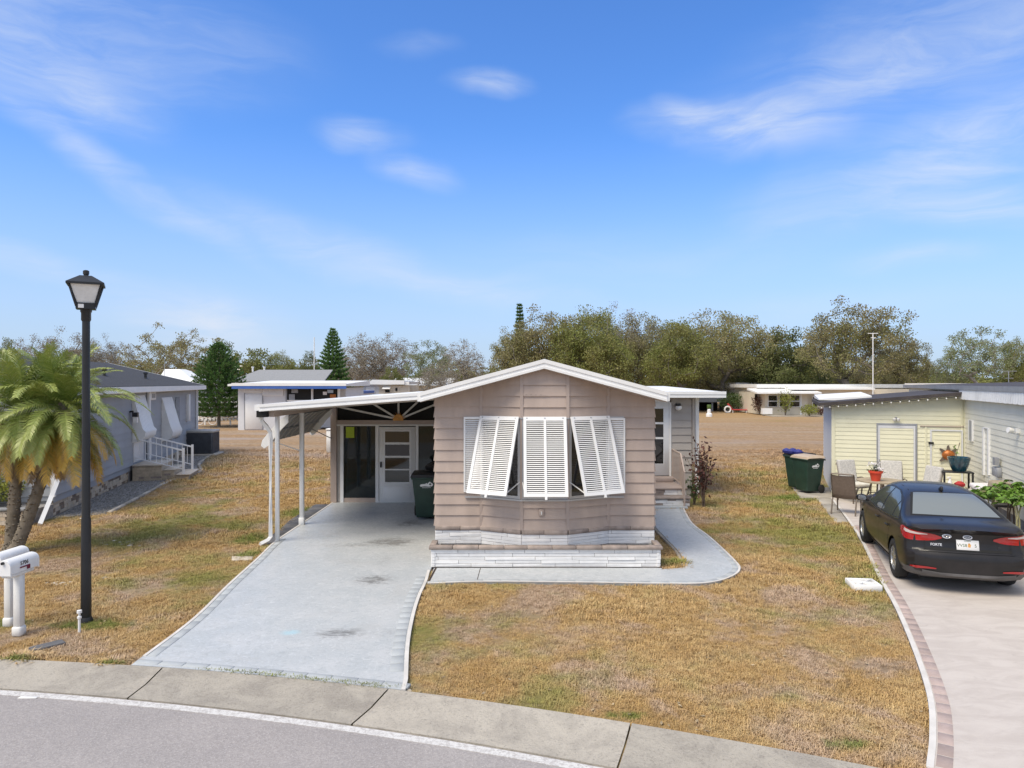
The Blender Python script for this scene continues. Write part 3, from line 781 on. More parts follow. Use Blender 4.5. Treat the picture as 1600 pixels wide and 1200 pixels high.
# ---- planter in front
PL = thing('stone_planter', 'long low white stone planter with taupe cap below the bay window', 'planter', (.59, 12.24, 0))
px0, px1, py0, py1 = -1.413, 2.593, 12.24, 12.72
core = MB(); core.box(px0+.03, px1-.03, py0+.03, py0+.13, 0, .345).box(px0+.03, px0+.13, py0+.13, py1, 0, .345).box(px1-.13, px1-.03, py0+.13, py1, 0, .345)
co = core.build('planter_wall', 'mortar', PL)
stones(co, (px0, py0+.03), (px1, py0+.03), .04, .348, .062, .45, 1.0, 'stone_white', proud=.022, gap=.006)
stones(co, (px1-.03, py0), (px1-.03, py1), .04, .348, .062, .2, .5, 'stone_white', proud=.025, gap=.006)
stones(co, (px0+.03, py1), (px0+.03, py0), .04, .348, .062, .2, .5, 'stone_white', proud=.025, gap=.006)
s = px0-.03
while s < px1+.02:
    e = min(px1+.03, s+random.uniform(.36, .46))
    if px1+.03-e < .2: e = px1+.03
    MB().box(s, e-.005, py0-.03+random.uniform(-.006, .006), py0+.10, .35, .412+random.uniform(-.003, .003)).build('cap_stone', 'taupe_cap', PL, bevel=.01)
    s = e
for xx in (px0-.03, px1-.08): MB().box(xx, xx+.11, py0+.103, py1-.01, .35, .41).build('cap_stone', 'taupe_cap', PL, bevel=.01)
MB().box(px0+.12, px1-.12, py0+.12, 12.75, .05, .29).build('planter_soil', 'soil', PL)

# ---- right wing with the side door
wg = MB().prism([(2.60, 19.92), (5.07, 19.92), (5.07, 27), (2.60, 27)], .0, 2.86).build('wing_wall', 'greige', H)
dx0, dx1 = 3.50, 4.44
siding(wg, (2.6, 19.9), (5.07, 19.9), .30, 2.86, .211, 'greige', [(dx0-2.6-.02, dx1-2.6+.02, .3, 2.74)])
siding(wg, (5.07, 19.9), (5.07, 27), .30, 2.86, .211, 'greige')
MB().prism([(2.0, 19.35), (5.86, 19.35), (5.86, 27.2), (2.0, 27.2)], 2.88, [3.0, 3.0, 3.12, 3.12]).build('wing_roof', 'roof_white', H)
for (y0, z0, z1) in ((19.31, 2.93, 3.01), (19.325, 2.84, 2.93)): MB().box(2.66, 5.88, y0, 19.36, z0, z1).build('fascia', 'white', H)
MB().box(5.09, 5.16, 19.86, 19.93, 1.0, 2.88).build('corner_board', 'greige', H)
MB().box(5.20, 5.30, 19.95, 20.03, .1, 2.86).build('downspout', 'white', H)
# side door
DR = MB().box(dx0, dx1, 19.865, 19.9, .63, 2.70).build('side_door', 'white', H, bevel=.004)
for (a, b) in ((2.14, 2.52), (1.72, 2.08), (.97, 1.66)):
    MB().box(dx0+.17, dx1-.17, 19.858, 19.868, a, b).build('door_lite', 'pane', DR)
    MB().box(dx0+.15, dx1-.15, 19.862, 19.8655, a-.02, b+.02).build('lite_frame', 'white', DR)
MB().box(dx0-.06, dx0, 19.85, 19.9, .6, 2.76).box(dx1, dx1+.05, 19.85, 19.9, .6, 2.76).box(dx0-.06, dx1+.05, 19.85, 19.9, 2.70, 2.76).build('door_frame', 'white', H)
q = V(1060, 636, 19.8)
lt = MB().box(q.x-.07, q.x+.07, 19.78, 19.88, q.z+.02, q.z+.10).build('wall_light', 'black', H, bevel=.01)
MB().lathe([(.0, -.10), (.06, -.085), (.09, -.04), (.095, 0), (.08, .03)], (q.x, 19.78, q.z), 14).build('lamp_globe', 'frost', lt, smooth=60)
# steps
ST = thing('entry_steps', 'taupe topped stone steps with railing up to the white side door', 'steps', (4.0, 18.9, 0))
base = MB().box(3.3, 4.60, 18.64, 19.86, .0, .42).box(3.3, 4.60, 18.26, 18.64, 0, .24).build('step_core', 'mortar', ST)
for (y, z0, z1) in ((18.62, .28, .42), (18.24, .06, .22)):
    stones(base, (3.3, y), (4.60, y), z0, z1, .065, .2, .45, 'stone_white', 'taupe_cap', .35, .02)
stones(base, (4.60, 18.24), (4.60, 19.86), .04, .24, .065, .2, .45, 'stone_white', 'taupe_cap', .35, .02)
stones(base, (4.60, 18.62), (4.60, 19.86), .24, .42, .065, .2, .45, 'stone_white', 'taupe_cap', .35, .02)
MB().box(3.28, 4.64, 18.58, 19.86, .425, .48).build('step_tread', 'taupe_trim', ST, bevel=.008)
MB().box(3.28, 4.64, 18.20, 18.60, .235, .285).build('step_tread', 'taupe_cap', ST, bevel=.008)
MB().box(3.28, 4.50, 17.98, 18.22, .0, .08).build('step_tread', 'drive', ST, bevel=.008)
MB().box(3.45, 4.50, 19.6, 19.86, .48, .62).build('threshold', 'taupe_trim', ST, bevel=.006)
rl = MB()
P1, P2, P3 = Vector((4.50, 19.75, 0)), Vector((4.55, 19.0, 0)), Vector((4.42, 18.05, 0))
rl.beam(P1+Vector((0, 0, .48)), P1+Vector((0, 0, 1.38)), .035).beam(P3, P3+Vector((0, 0, .95)), .04).beam(P2+Vector((0, 0, .48)), P2+Vector((0, 0, 1.32)), .03)
rl.beam(P1+Vector((0, 0, 1.38)), P2+Vector((0, 0, 1.33)), .035).beam(P2+Vector((0, 0, 1.33)), P3+Vector((0, 0, .95)), .035)
rl.beam(P1+Vector((0, 0, .60)), P2+Vector((0, 0, .55)), .02).beam(P2+Vector((0, 0, .55)), P3+Vector((0, 0, .16)), .02)
rl.build('railing', 'taupe_trim', ST)
for k in range(1, 9):
    a = P1.lerp(P2, k/9); MB().beam(a+Vector((0, 0, .6-.05*k/9)), a+Vector((0, 0, 1.38-.05*k/9)), .012).build('baluster', 'taupe_trim', ST)
    a = P2.lerp(P3, k/9); z = .55-.39*k/9; MB().beam(a+Vector((0, 0, z)), a+Vector((0, 0, 1.33-.38*k/9)), .012).build('baluster', 'taupe_trim', ST)

# ---- screened porch behind the carport
YB = 18.9
PW = MB()
PW.box(-4.86, -4.70, YB-.06, YB+.1, 0.04, 2.72).build('porch_post', 'taupe_trim', H)
MB().box(-4.70, -4.61, YB, YB+.06, .04, 2.24).build('porch_panel', 'greige', H)
siding(bpy.data.objects['porch_panel'], (-4.69, YB), (-4.61, YB), .05, 2.2, .2, 'greige', ob=.012)
def bx(name, pa, pb, ya, yb, m_, par=H, D=YB, depth=.06, proud=0.0, **kw):
    a, b = V(pa, yb, D), V(pb, ya, D); return MB().box(a.x, b.x, D-proud, D+depth, a.z, b.z).build(name, m_, par, **kw)
bx('porch_jamb', 532, 537, 663, 786, 'white', depth=.06, proud=.03)
bx('porch_jamb', 587, 592, 664, 786, 'white', depth=.06, proud=.04)
bx('porch_jamb', 650, 654, 664, 786, 'white', depth=.06, proud=.04)
bx('header_beam', 526, 700, 656.5, 663, 'taupe_trim', depth=.1, proud=.03)
bx('header_trim', 526, 700, 663, 665.5, 'white_dirty', depth=.08, proud=.035)
bx('kick_panel', 537, 587, 778, 787.5, 'taupe', depth=.06, proud=.01)
bx('porch_pane', 537, 587, 665.5, 778, 'porchglass', depth=.01, proud=-.02)
bx('porch_pane', 654, 700, 665.5, 786, 'porchglass', depth=.01, proud=-.02)
notice = bx('notice', 541, 554, 667, 684, 'lime', depth=-.03, proud=.035)
a_, b_ = V(526, 656.5, YB), V(700, 656.5, YB)
MB().prism([(a_.x, a_.z), (b_.x, b_.z), (b_.x, 2.90), (a_.x, 2.66)], -.09, -.07, Matrix.Translation((0, YB, 0)) @ Matrix.Rotation(R(90), 4, 'X')).build('gable_screen', 'void', H)
# porch door with four lites
PD = bx('porch_door', 592.5, 649.5, 667, 786.5, 'white', depth=.05, proud=.03, bevel=.006)
for (a, b) in ((674, 691), (694.5, 712), (715, 732.5), (734.5, 753)):
    bx('door_lite', 602, 640, a, b, 'pane', PD, proud=.036, depth=0)
bx('lite_frame', 600, 642, 672, 755, 'white', PD, proud=.034, depth=0)
bx('door_panel', 600, 642, 760, 781, 'white', PD, proud=.036, depth=0, bevel=.003)
bx('door_handle', 594.5, 597, 721, 730, 'black', PD, proud=.07, depth=0)
# sunburst in the gable over the door
c = V(623.5, 655, YB); 
SB = MB()
for (px, py) in ((527, 635), (584, 631), (623, 627), (655, 626), (690, 628)):
    q = V(px, py, YB); q.y = c.y = YB-.05
    MB().beam(c, q, .05, .03, up=(0, 1, 0)).build('sunburst_ray', 'white_dirty', H)
pts = [(0.135*math.cos(a), .135*math.sin(a)) for a in np.linspace(-.25, math.pi+.25, 18)]
Mx = Matrix.Translation((c.x, YB-.10, c.z)) @ Matrix.Rotation(R(90), 4, 'X')
sun_o = MB().prism(pts, 0, .04, Mx).build('sun_face', 'orange', H)
for k in range(9):
    a = math.pi*(k+.5)/9; r0, r1 = .13, .20
    MB().prism([(r0*math.cos(a-.07), r0*math.sin(a-.07)), (r1*math.cos(a), r1*math.sin(a)), (r0*math.cos(a+.07), r0*math.sin(a+.07))], .01, .03, Mx).build('sun_spike', 'orange', sun_o)
# porch interior: floor, side wall frames, back wall
pi_ = MB().box(-4.78, -1.42, 25.0, 25.05, 0, 2.7).build('porch_back_wall', 'dgrey', H)
MB().box(-4.80, -1.40, 18.97, 25, .0, .05).build('porch_floor', 'drive', H)
MB().box(-4.80, -4.76, 18.97, 25, .05, 1.0).build('porch_knee_wall', 'dgrey', H)
MB().box(-4.80, -4.78, 18.97, 25, 1.0, 2.4).build('porch_screen', 'dgrey', H)
MB().box(-1.45, -1.42, 18.97, 25, .05, 2.7).build('porch_inner_wall', 'dgrey', H)
MB().beam((-4.74, 19, 1.02), (-4.74, 25, 1.02), .05).build('porch_rail', 'white', H)
for yy in (20.2, 21.6, 23.2): MB().beam((-4.74, yy, .05), (-4.74, yy, 2.4), .05).build('porch_stud', 'white', H)
bx('porch_ceiling', 526, 700, 664, 665, 'dgrey', depth=6.1, proud=-.08)
for (x, y, z, w, h) in ((-4.1, 22.5, .05, .5, .9), (-2.4, 23.5, .05, .8, .75)):
    MB().box(x, x+w, y, y+.5, z, z+h).build('porch_shelf', 'white_dirty', H)

# ================================================================ CARPORT
CP = thing('carport', 'white flat carport roof on posts over the painted driveway', 'carport', (-4.76, 14.3, 0))
y0, y1 = 13.72, 19.1
xl, zl = -4.90, 2.815; xr, zr = -1.42, 3.075
MB().prism([(xl, y0), (xr, y0), (xr, y1), (xl, y1)], [zl-.10, zr-.10, zr-.10, zl-.10], [zl, zr, zr, zl]).build('roof', 'roof_white', CP)
MB().prism([(xl, y1), (xr, y1), (xr, 27), (xl, 27)], [zl-.10, zr-.10, zr-.10, zl-.10], [zl, zr, zr, zl]).build('roof', 'roof_white', CP)
for (dy, a, b) in ((.035, -.045, .012), (.018, -.10, -.045), (.04, -.125, -.10)):
    MB().hexa([(xl-.02, y0-dy, zl+a), (xl-.02, y0, zl+a), (xl-.02, y0, zl+b), (xl-.02, y0-dy, zl+b)], [(xr-.13, y0-dy, zr+a-.01), (xr-.13, y0, zr+a-.01), (xr-.13, y0, zr+b-.01), (xr-.13, y0-dy, zr+b-.01)]).build('fascia', 'white', CP)
MB().box(-5.02, -4.90, y0, 27, zl-.11, zl+.005).build('gutter', 'white', CP)
MB().box(-4.99, -4.80, y0+.02, y0+.30, zl-.24, zl-.115).build('gutter_box', 'void', CP)
MB().box(-4.80, -4.70, 13.9, 18.85, zl-.24, zl-.11).build('side_beam', 'taupe_trim', CP)
for k in range(8): 
    yy = 14.4+k*.6
    MB().hexa([(xl+.2, yy, zl-.15), (xl+.2, yy+.05, zl-.15), (xl+.2, yy+.05, zl-.09), (xl+.2, yy, zl-.09)], [(xr, yy, zr-.17), (xr, yy+.05, zr-.17), (xr, yy+.05, zr-.11), (xr, yy, zr-.11)]).build('rafter', 'greige', CP)
for (y, w) in ((14.28, .075), (15.95, .09)):
    MB().box(-4.76-w/2, -4.76+w/2, y-w/2, y+w/2, .04, zl-.24).build('post', 'white', CP, bevel=.006)
    if w > .08: MB().box(-4.76-.06, -4.76+.06, y-.06, y+.06, .04, .20).build('post_base', 'white', CP, bevel=.008)
# downspout with an offset bend at the top and a shoe at the foot
dp = [(-4.93, 13.88, 2.68), (-4.97, 13.9, 2.60), (-4.97, 13.95, 2.50), (-4.90, 14.05, 2.38), (-4.85, 14.12, 2.26), (-4.85, 14.14, 2.1), (-4.85, 14.14, .16), (-4.88, 14.05, .10), (-4.97, 13.9, .06)]
MB().tube(dp, .048, 4).build('downspout', 'white', CP)
# side awning hanging off the left beam
AW = thing('side_awning', 'ribbed aluminium awning with white curled ends propped out from the carport side', 'awning', (-4.85, 17, 2.5))
ya, yb_ = 15.15, 18.75
prof = [(0, 0), (.13, -.10), (.27, -.24), (.40, -.40), (.50, -.53), (.55, -.60)]
rows = []
for (o, z) in prof: rows.append([(-4.82-o, yy, 2.56+z) for yy in (ya, yb_)])
rows2 = [[(p[0], p[1], p[2]-.02) for p in r] for r in rows]
MB().grid(rows).grid(rows2[::-1]).build('awning_sheet', 'greyroof', AW)
for k in range(9):
    yy = ya+.2+k*(yb_-ya-.3)/8
    MB().tube([(-4.82-o, yy, 2.535+z) for (o, z) in prof], .012, 4).build('awning_rib', 'greige', AW)
for z_, nm in ((.33, 'awning_rib'),):
    MB().beam((-4.82-.33, ya, 2.56-.35), (-4.82-.33, yb_, 2.56-.35), .03).build('awning_rib', 'dgrey', AW)
for yy in (ya-.02, yb_):
    poly = [(0, .02), (-.2, -.12), (-.42, -.37), (-.56, -.55), (-.585, -.66), (-.52, -.72), (-.43, -.66), (-.30, -.50), (-.14, -.30), (0, -.16)]
    Mx = Matrix.Translation((-4.80, yy, 2.56)) @ Matrix.Rotation(R(90), 4, 'X')
    MB().prism(poly, 0, .03, Mx).build('end_panel', 'white', AW)
MB().beam((-5.30, 15.35, 2.0), (-4.80, 15.9, 1.72), .02).build('strut', 'white', AW)
MB().beam((-5.25, 18.4, 2.05), (-4.82, 18.85, 1.75), .02).build('strut', 'dgrey', AW)

# ================================================================ LEFT NEIGHBOUR (local frame: Y runs back along its side wall, wall plane X=0)
LH = thing('neighbour_house', 'blue-grey clapboard house with dark shingle roof left of the lawn', 'house', (-11.05, 17.0, 0), R(13.4))
LL, WL = 16.6, 7.6
def W3(root, x, y, z): return root.matrix_basis @ Vector((x, y, z))
kw = dict(world=False)
lw = MB().box(-WL, -.02, .02, LL-.02, .35, 3.0)
# gable ends
lw.prism([(-WL, 0), (-.02, 0), (-WL/2, 1.15)], .02, .06, Matrix.Translation((0, 0, 3.0)) @ Matrix.Rotation(R(90), 4, 'X') @ Matrix.Translation((0, 0, -.08)))
lwo = lw.build('side_wall', 'bluehouse', LH, **kw)
hol = [(6.2, 7.75, .5, 2.85), (10.2, 11.7, 1.1, 2.6), (12.3, 13.0, .95, 2.65)]
siding(lwo, (0, 0), (0, LL), .52, 2.95, .225, 'bluehouse', [], world=False, ob=.024)
fwo = MB().box(-WL, 0, -.02, .0, .4, 3.0).build('front_wall', 'bluehouse', LH, **kw)
siding(fwo, (-WL, -.02), (0, -.02), .52, 3.0, .225, 'bluehouse', world=False, ob=.024)
for x, y in ((0.0, -.02), (0.0, LL)): MB().box(x-.06, x+.03, y-.05, y+.04, .5, 2.96).build('corner_board', 'white', LH, **kw)
fd = MB().box(-WL, -.05, .0, LL, 0, .50).build('foundation', 'mortar', LH, **kw)
stones(fd, (-.05, 0), (-.05, 6.1), .02, .50, .085, .16, .34, 'cream_stone', 'brown_stone', .3, .02, name='brick', world=False, gap=.006)
stones(fd, (-.05, 8.0), (-.05, 15.3), .02, .50, .12, .22, .42, 'cream_stone', 'brown_stone', .3, .02, name='brick', world=False, gap=.008)
rz = 3.06; rr = 4.08; e = .32
rf_ = MB()
for sg in (0, 1):
    x0 = e if sg == 0 else -WL-e
    rf_.prism([(x0, -e), (x0, LL+e), (-WL/2, LL+e), (-WL/2, -e)], [rz, rz, rr, rr], [rz+.08, rz+.08, rr+.08, rr+.08])
rfo2 = rf_.build('roof', 'shingle', LH, **kw)
MB().box(e, e+.09, -e, LL+e, rz-.12, rz+.06).build('gutter', 'white', LH, **kw)
MB().box(-.02, e, -e, LL+e, rz-.14, rz-.12).build('soffit', 'white_dirty', LH, **kw)
for y in (-e-.02, LL+e):
    MB().hexa([(e, y, rz-.10), (e, y+.025, rz-.10), (e, y+.025, rz+.09), (e, y, rz+.09)], [(-WL/2, y, rr-.10), (-WL/2, y+.025, rr-.10), (-WL/2, y+.025, rr+.09), (-WL/2, y, rr+.09)]).build('rake_board', 'white', rfo2, **kw)
for (y, x) in ((7.3, -1.1), (11.2, -.8)):
    zz = rz+.1+(-x+e)*(rr-rz)/(WL/2+e)
    v = MB().lathe([(.13, 0), (.05, .04), (.05, .16), (.08, .17), (.08, .24), (.02, .26)], (x, y, zz-.02), 10).build('roof_vent', 'black', rfo2, world=False)
# door, awnings, shutters, vent along the side wall
def clam(y0, y1, zt, zb, out=.42):
    pr = [(0.03, zt), (.07, zt-.12), (.20, zt-.62), (.33, zt-1.1), (out, zb+.34), (out-.03, zb+.18), (out-.12, zb+.07), (.10, zb), (.03, zb-.02)]
    rows = [[(o, y, z) for y in np.linspace(y0, y1, 2)] for o, z in pr]
    mb = MB().grid(rows)
    a = mb.build('window_awning', 'white', LH, world=False, smooth=60)
    for y in np.linspace(y0+.1, y1-.1, 9):
        pass
    rb = MB()
    for y in np.linspace(y0+.02, y1-.02, 10): rb.tube([(o+.004, y, z) for o, z in pr], .008, 4)
    rb.build('awning_rib', 'white', a, world=False)
    for yy in (y0, y1): MB().prism([(o, z) for o, z in pr]+[(0.02, zb), (0.02, zt)], -.01, .01, Matrix.Translation((0, yy, 0)) @ Matrix.Rotation(R(90), 4, 'X')).build('awning_side', 'white_dirty', a, world=False)
    return a
clam(6.35, 7.75, 2.82, 1.28)
MB().box(.0, .05, 6.45, 7.6, .60, 2.4).build('side_door', 'white', LH, world=False, bevel=.01)
clam(10.15, 11.75, 2.68, 1.02)
MB().box(.0, .05, 12.4, 13.1, .95, 2.65).build('closed_shutter', 'greyroof', LH, world=False, bevel=.01)
MB().box(.0, .16, 14.45, 14.65, 1.55, 2.75).build('open_shutter', 'white', LH, world=False, bevel=.01)
MB().box(.05, .12, 8.05, 8.22, .40, 2.94).build('downspout', 'white', LH, world=False)
vt = MB().box(.02, .06, 8.5, 9.2, 2.62, 2.92).build('wall_vent', 'white', LH, world=False, bevel=.01)
MB().box(.06, .07, 8.62, 9.08, 2.70, 2.85).build('vent_grille', 'dgrey', vt, world=False)
MB().box(.03, .12, LL-.14, LL-.04, .3, 2.95).build('downspout', 'white', LH, world=False)
wl = MB().box(.0, .12, 6.05, 6.15, 2.28, 2.34).box(.10, .26, 6.02, 6.18, 2.14, 2.28).build('wall_lantern', 'black', LH, world=False)
MB().box(.12, .24, 6.04, 6.16, 1.94, 2.13).build('lantern_glass', 'frost', wl, world=False)
for (a, b) in ((1.93, 1.95), (1.92, 1.94)): pass
# big corner downspout with its long leader
MB().tube([W3(LH, .10, -.02, 2.95), W3(LH, .10, -.02, 1.35), W3(LH, .12, -.10, .95)]+[V(80, 776, 16.6), V(62, 820, 15.95)], .065, 4).build('downspout', 'white', LH)
# brick steps with white rail
LS = thing('brick_steps', 'brick steps with a white rail up to the blue-grey house side door', 'steps', tuple(W3(LH, .6, 7, 0)), R(13.4))
def lb(x0, x1, y0, y1, z0, z1): return MB().box(x0-.6, x1-.6, y0-7, y1-7, z0, z1)
cs = lb(.05, .93, 6.25, 7.85, 0, .50).box(.33, .70, -.70, .80, 0, .33).box(.70, 1.15, -.65, .75, 0, .16).build('step_core', 'cream_stone', LS, world=False)
for (x, y0_, y1_, z) in ((.98, 6.25, 7.85, .52),):
    pass
stones(cs, (-.55, -.76), (.33, -.76), .02, .50, .075, .16, .22, 'cream_stone', 'taupe_cap', .2, .012, name='brick', world=False, gap=.008)
stones(cs, (.33, -.71), (.70, -.71), .02, .33, .075, .16, .22, 'cream_stone', 'taupe_cap', .2, .012, name='brick', world=False, gap=.008)
MB().box(-.55, .36, -.80, .88, .50, .55).build('step_tread', 'cream_cap', LS, world=False, bevel=.01)
MB().box(.37, .74, -.75, .84, .33, .37).build('step_tread', 'cream_cap', LS, world=False, bevel=.01)
MB().box(.74, 1.2, -.70, .80, .16, .20).build('step_tread', 'cream_cap', LS, world=False, bevel=.01)
for yy in (-.66, .76):
    ra = MB().beam((-.52, yy, 1.42), (.98, yy, .98), .045).beam((-.52, yy, .78), (.98, yy, .36), .03).beam((.98, yy, .2), (.98, yy, 1.06), .07).build('hand_rail', 'white', LS, world=False)
    for k in range(1, 9):
        t = k/9; x = -.52+1.5*t
        MB().beam((x, yy, .78-.42*t), (x, yy, 1.42-.44*t), .018).build('baluster', 'white', ra, world=False)
# gravel strip with edging
gp = [W3(LH, x, y, 0).xy[:] for x, y in ((0, -.3), (1.15, .4), (1.25, 6.2), (1.5, 8.5), (.9, 15.0), (0, 15.2))]
sheet('gravel_bed', gp, .018, 'grav', .03)
rng = np.random.RandomState(3); gm = MB()
for k in range(5200):
    y = rng.rand()**1.3*15; x = rng.rand()*1.15
    p = W3(LH, x, y, .022); s = rng.uniform(.012, .030)
    a = rng.rand()*6.28; v = [Vector((math.cos(a+i*2.09)*s, math.sin(a+i*2.09)*s, 0)) for i in range(3)]+[Vector((0, 0, s*.8))]
    gm.add([p+q for q in v], [(0, 1, 3), (1, 2, 3), (2, 0, 3)])
gm.build('gravel', 'grav', kind='stuff')
ed = rs([(1.15, .2), (1.2, 3), (1.28, 6), (1.75, 8.2), (1.2, 11), (1.0, 14.8)], 5)
for a, b in zip(ed[:-1], ed[1:]):
    A_, B_ = W3(LH, *a, .03), W3(LH, *b, .03); B_ = A_.lerp(B_, .96)
    MB().beam(A_, B_, .10, .07).build('edging_stone', 'rock', bpy.data.objects['gravel_bed'], world=False, bevel=.01)
# AC unit with its cabinet
q = G(314, 711); ac = thing('ac_unit', 'dark louvred air conditioner on a pad at the far corner of the blue-grey house', 'air conditioner', (q[0], q[1], 0), R(6))
MB().box(-.75, .80, -.55, .65, 0, .09).build('pad', 'rock', ac, world=False, bevel=.01)
MB().box(-.52, .62, -.42, .55, .10, 1.02).build('case', 'acdark', ac, world=False, bevel=.02)
MB().box(-.55, .65, -.45, .58, 1.02, 1.13).build('lid', 'actan', ac, world=False, bevel=.02)
sl_ = MB()
for k in range(30):
    x = -.49+k*.036; sl_.box(x, x+.016, -.445, -.42, .14, 1.0)
    y = -.40+k*.031; sl_.box(.62, .645, y, y+.014, .14, 1.0)
sl_.build('louvre', 'acdark', ac, world=False, kind='stuff')
MB().box(-.95, -.62, -.40, .5, .06, 1.2).build('cabinet', 'actan', ac, world=False, bevel=.015)
# raised bed with shrub on the far left
q = G(0, 822); RB = thing('raised_bed', 'low cream stone bed in front of the blue-grey house behind the palm', 'planter', (q[0], q[1], 0), R(0))
bd = MB().box(-2.5, .62, 0, .9, 0, .34).build('bed_core', 'mortar', RB, world=False)
stones(bd, (-2.5, -.01), (.62, -.01), .02, .33, .10, .3, .5, 'cream_stone', 'cream_cap', .3, .02, world=False)
x = -2.5
while x < .4: MB().box(x, x+.44, -.06, .16, .34, .40).build('cap_stone', 'greyroof', RB, world=False, bevel=.01); x += .45

# leaf scatter helper
def leafmesh(name, centres, dirs, size, matl, parent=None, aspect=.5, jit=.5, rng=None, world=False, kind=None, fold=True):
    rng = rng or np.random
    n = len(centres); c = np.asarray(centres, float)
    d = np.asarray(dirs, float) if dirs is not None else rng.normal(size=(n, 3))
    d = d+rng.normal(size=(n, 3))*jit; d /= np.linalg.norm(d, axis=1)[:, None]+1e-9
    r = rng.normal(size=(n, 3)); s = np.cross(d, r); s /= np.linalg.norm(s, axis=1)[:, None]+1e-9
    L = size*rng.uniform(.6, 1.3, (n, 1)); Wd = L*aspect
    p0 = c; p1 = c+d*L*.5+s*Wd*.5; p2 = c+d*L; p3 = c+d*L*.5-s*Wd*.5
    v = np.stack([p0, p1, p2, p3], 1).reshape(-1, 3)
    me = bpy.data.meshes.new(name)
    me.vertices.add(len(v)); me.vertices.foreach_set('co', v.astype(np.float32).ravel())
    me.loops.add(4*n); me.loops.foreach_set('vertex_index', np.arange(4*n, dtype=np.int32))
    me.polygons.add(n); me.polygons.foreach_set('loop_start', (np.arange(n)*4).astype(np.int32)); 
    me.update(calc_edges=True); me.validate()
    me.materials.append(M[matl] if isinstance(matl, str) else matl)
    o = newobj(name, me, parent)
    if kind: o['kind'] = kind
    return o
def bush(name, label, cat, loc, rad, hgt, n, size, matl, stems=8, seed=1, stemr=.006, aspect=.5, group=None, shape='ball'):
    rng = np.random.RandomState(seed); t = thing(name, label, cat, loc, 0, group)
    sm_ = MB(); tips = []
    for k in range(stems):
        a = rng.rand()*6.28; rr_ = rad*rng.uniform(.2, 1); h = hgt*rng.uniform(.55, 1)
        e_ = Vector((math.cos(a)*rr_, math.sin(a)*rr_, h)); m_ = Vector((e_.x*.35, e_.y*.35, h*.55))
        sm_.tube([(rng.uniform(-.04, .04), rng.uniform(-.04, .04), 0), m_, e_], [stemr, stemr*.8, stemr*.4], 5); tips.append((m_, e_))
    sm_.build('stem', 'twig', t, world=False)
    cs = []
    for k in range(n):
        m_, e_ = tips[rng.randint(len(tips))]; q = m_.lerp(e_, rng.uniform(-.35, 1.05))
        if shape == 'ball':
            u = rng.normal(size=3); u /= np.linalg.norm(u); r3 = rng.rand()**.4
            q = Vector((u[0]*rad*r3, u[1]*rad*r3, hgt*.55+u[2]*hgt*.45*r3))
        else: q = q+Vector(rng.normal(size=3)*rad*.18)
        cs.append(q[:])
    leafmesh('foliage', cs, None, size, matl, t, aspect, rng=rng)
    return t
bush('shrub', 'clipped yellow-green shrub in the raised bed behind the palm', 'shrub', (-12.3, 16.6, .30), .75, .85, 5200, .06, 'hedge', 10, 2)
bush('shrub', 'tall reddish-brown half-bare shrub beside the side entry railing', 'shrub', (4.98, 18.35, 0), .42, 1.75, 620, .10, 'redleaf', 16, 5, .012, .5, shape='stem')
bush('shrub', 'low dark shrub at the foot of the entry steps', 'shrub', (4.85, 18.75, 0), .25, .8, 220, .08, 'dgreen', 8, 6, .008, .5, shape='stem')

# ================================================================ RIGHT NEIGHBOUR (local frame: X=0 is its side wall, shed front on Y=0)
RHL = (12.22, 18.99, 0); RR = R(-20.9)
RH = thing('neighbour_house', 'pale cream clapboard house with white scalloped metal awning at the right edge', 'house', RHL, RR)
wm = MB().box(.01, 6, -9, 9, .42, 3.08).build('side_wall', 'yellow_w', RH, world=False)
# boards facing -X: run the line so that its right-hand side is -X
siding(wm, (0.0, 0.0), (0.0, -9.0), .46, 2.98, .132, 'yellow_w', world=False, ob=.014, ot=.002)
blk = MB().box(.03, 6, -9, 9, 0, .46).build('foundation', 'block', RH, world=False)
MB().box(-.03, .02, -.06, .0, .1, 2.98).build('corner_board', 'yellow_t', RH, world=False)
MB().box(-.12, 6.4, -9.3, 9.3, 3.08, 3.15).build('roof', 'brownroof', RH, world=False)
MB().prism([(-.12, -9.3), (6.4, -9.3), (6.4, 9.3), (-.12, 9.3)], [3.151]*4, [3.16, 3.36, 3.36, 3.16]).build('roof', 'brownroof', RH, world=False)
MB().box(-.15, -.12, -9.3, 9.3, 3.06, 3.17).build('drip_edge', 'dgrey', RH, world=False)
# corrugated awning strip with a scalloped hem
rows = [[], [], []]
for y in np.linspace(.05, -9, 360):
    w_ = .012*math.sin(y*2*math.pi/.17)
    hem = .018*abs(math.sin(y*math.pi/.34))
    rows[0].append((-.125+w_*.5, y, 3.08)); rows[1].append((-.14+w_*.5, y, 2.95)); rows[2].append((-.155+w_*.5, y, 2.82-hem))
MB().grid(rows).build('metal_awning', 'white_dirty', RH, world=False, smooth=60)
rvt = MB().lathe([(.16, 0), (.16, .12), (.24, .14), (.24, .2), (.05, .24)], (1.4, -2.5, 3.2), 12).build('roof_vent', 'white', RH, world=False)
MB().box(1.2, 2.0, -4.3, -3.2, 3.2, 3.42).build('roof_hatch', 'white', RH, world=False, bevel=.03)
def sl_r(px):
    k = (px-CX)/F; return (RHL[0]-k*RHL[1])/(.357-k*.934)      # distance toward the camera along the side wall
def zr_(px, py):
    s = sl_r(px); D = RHL[1]-.934*s; return CAMH-(py-CY)/F*D
def rbox(name, xa, xb, ya, yb, out, m_, par=RH, inn=0.0, **k):
    s0, s1 = sl_r(xa), sl_r(xb); xm = (xa+xb)/2
    return MB().box(-out, -inn, -s1, -s0, zr_(xm, yb), zr_(xm, ya)).build(name, m_, par, world=False, **k)
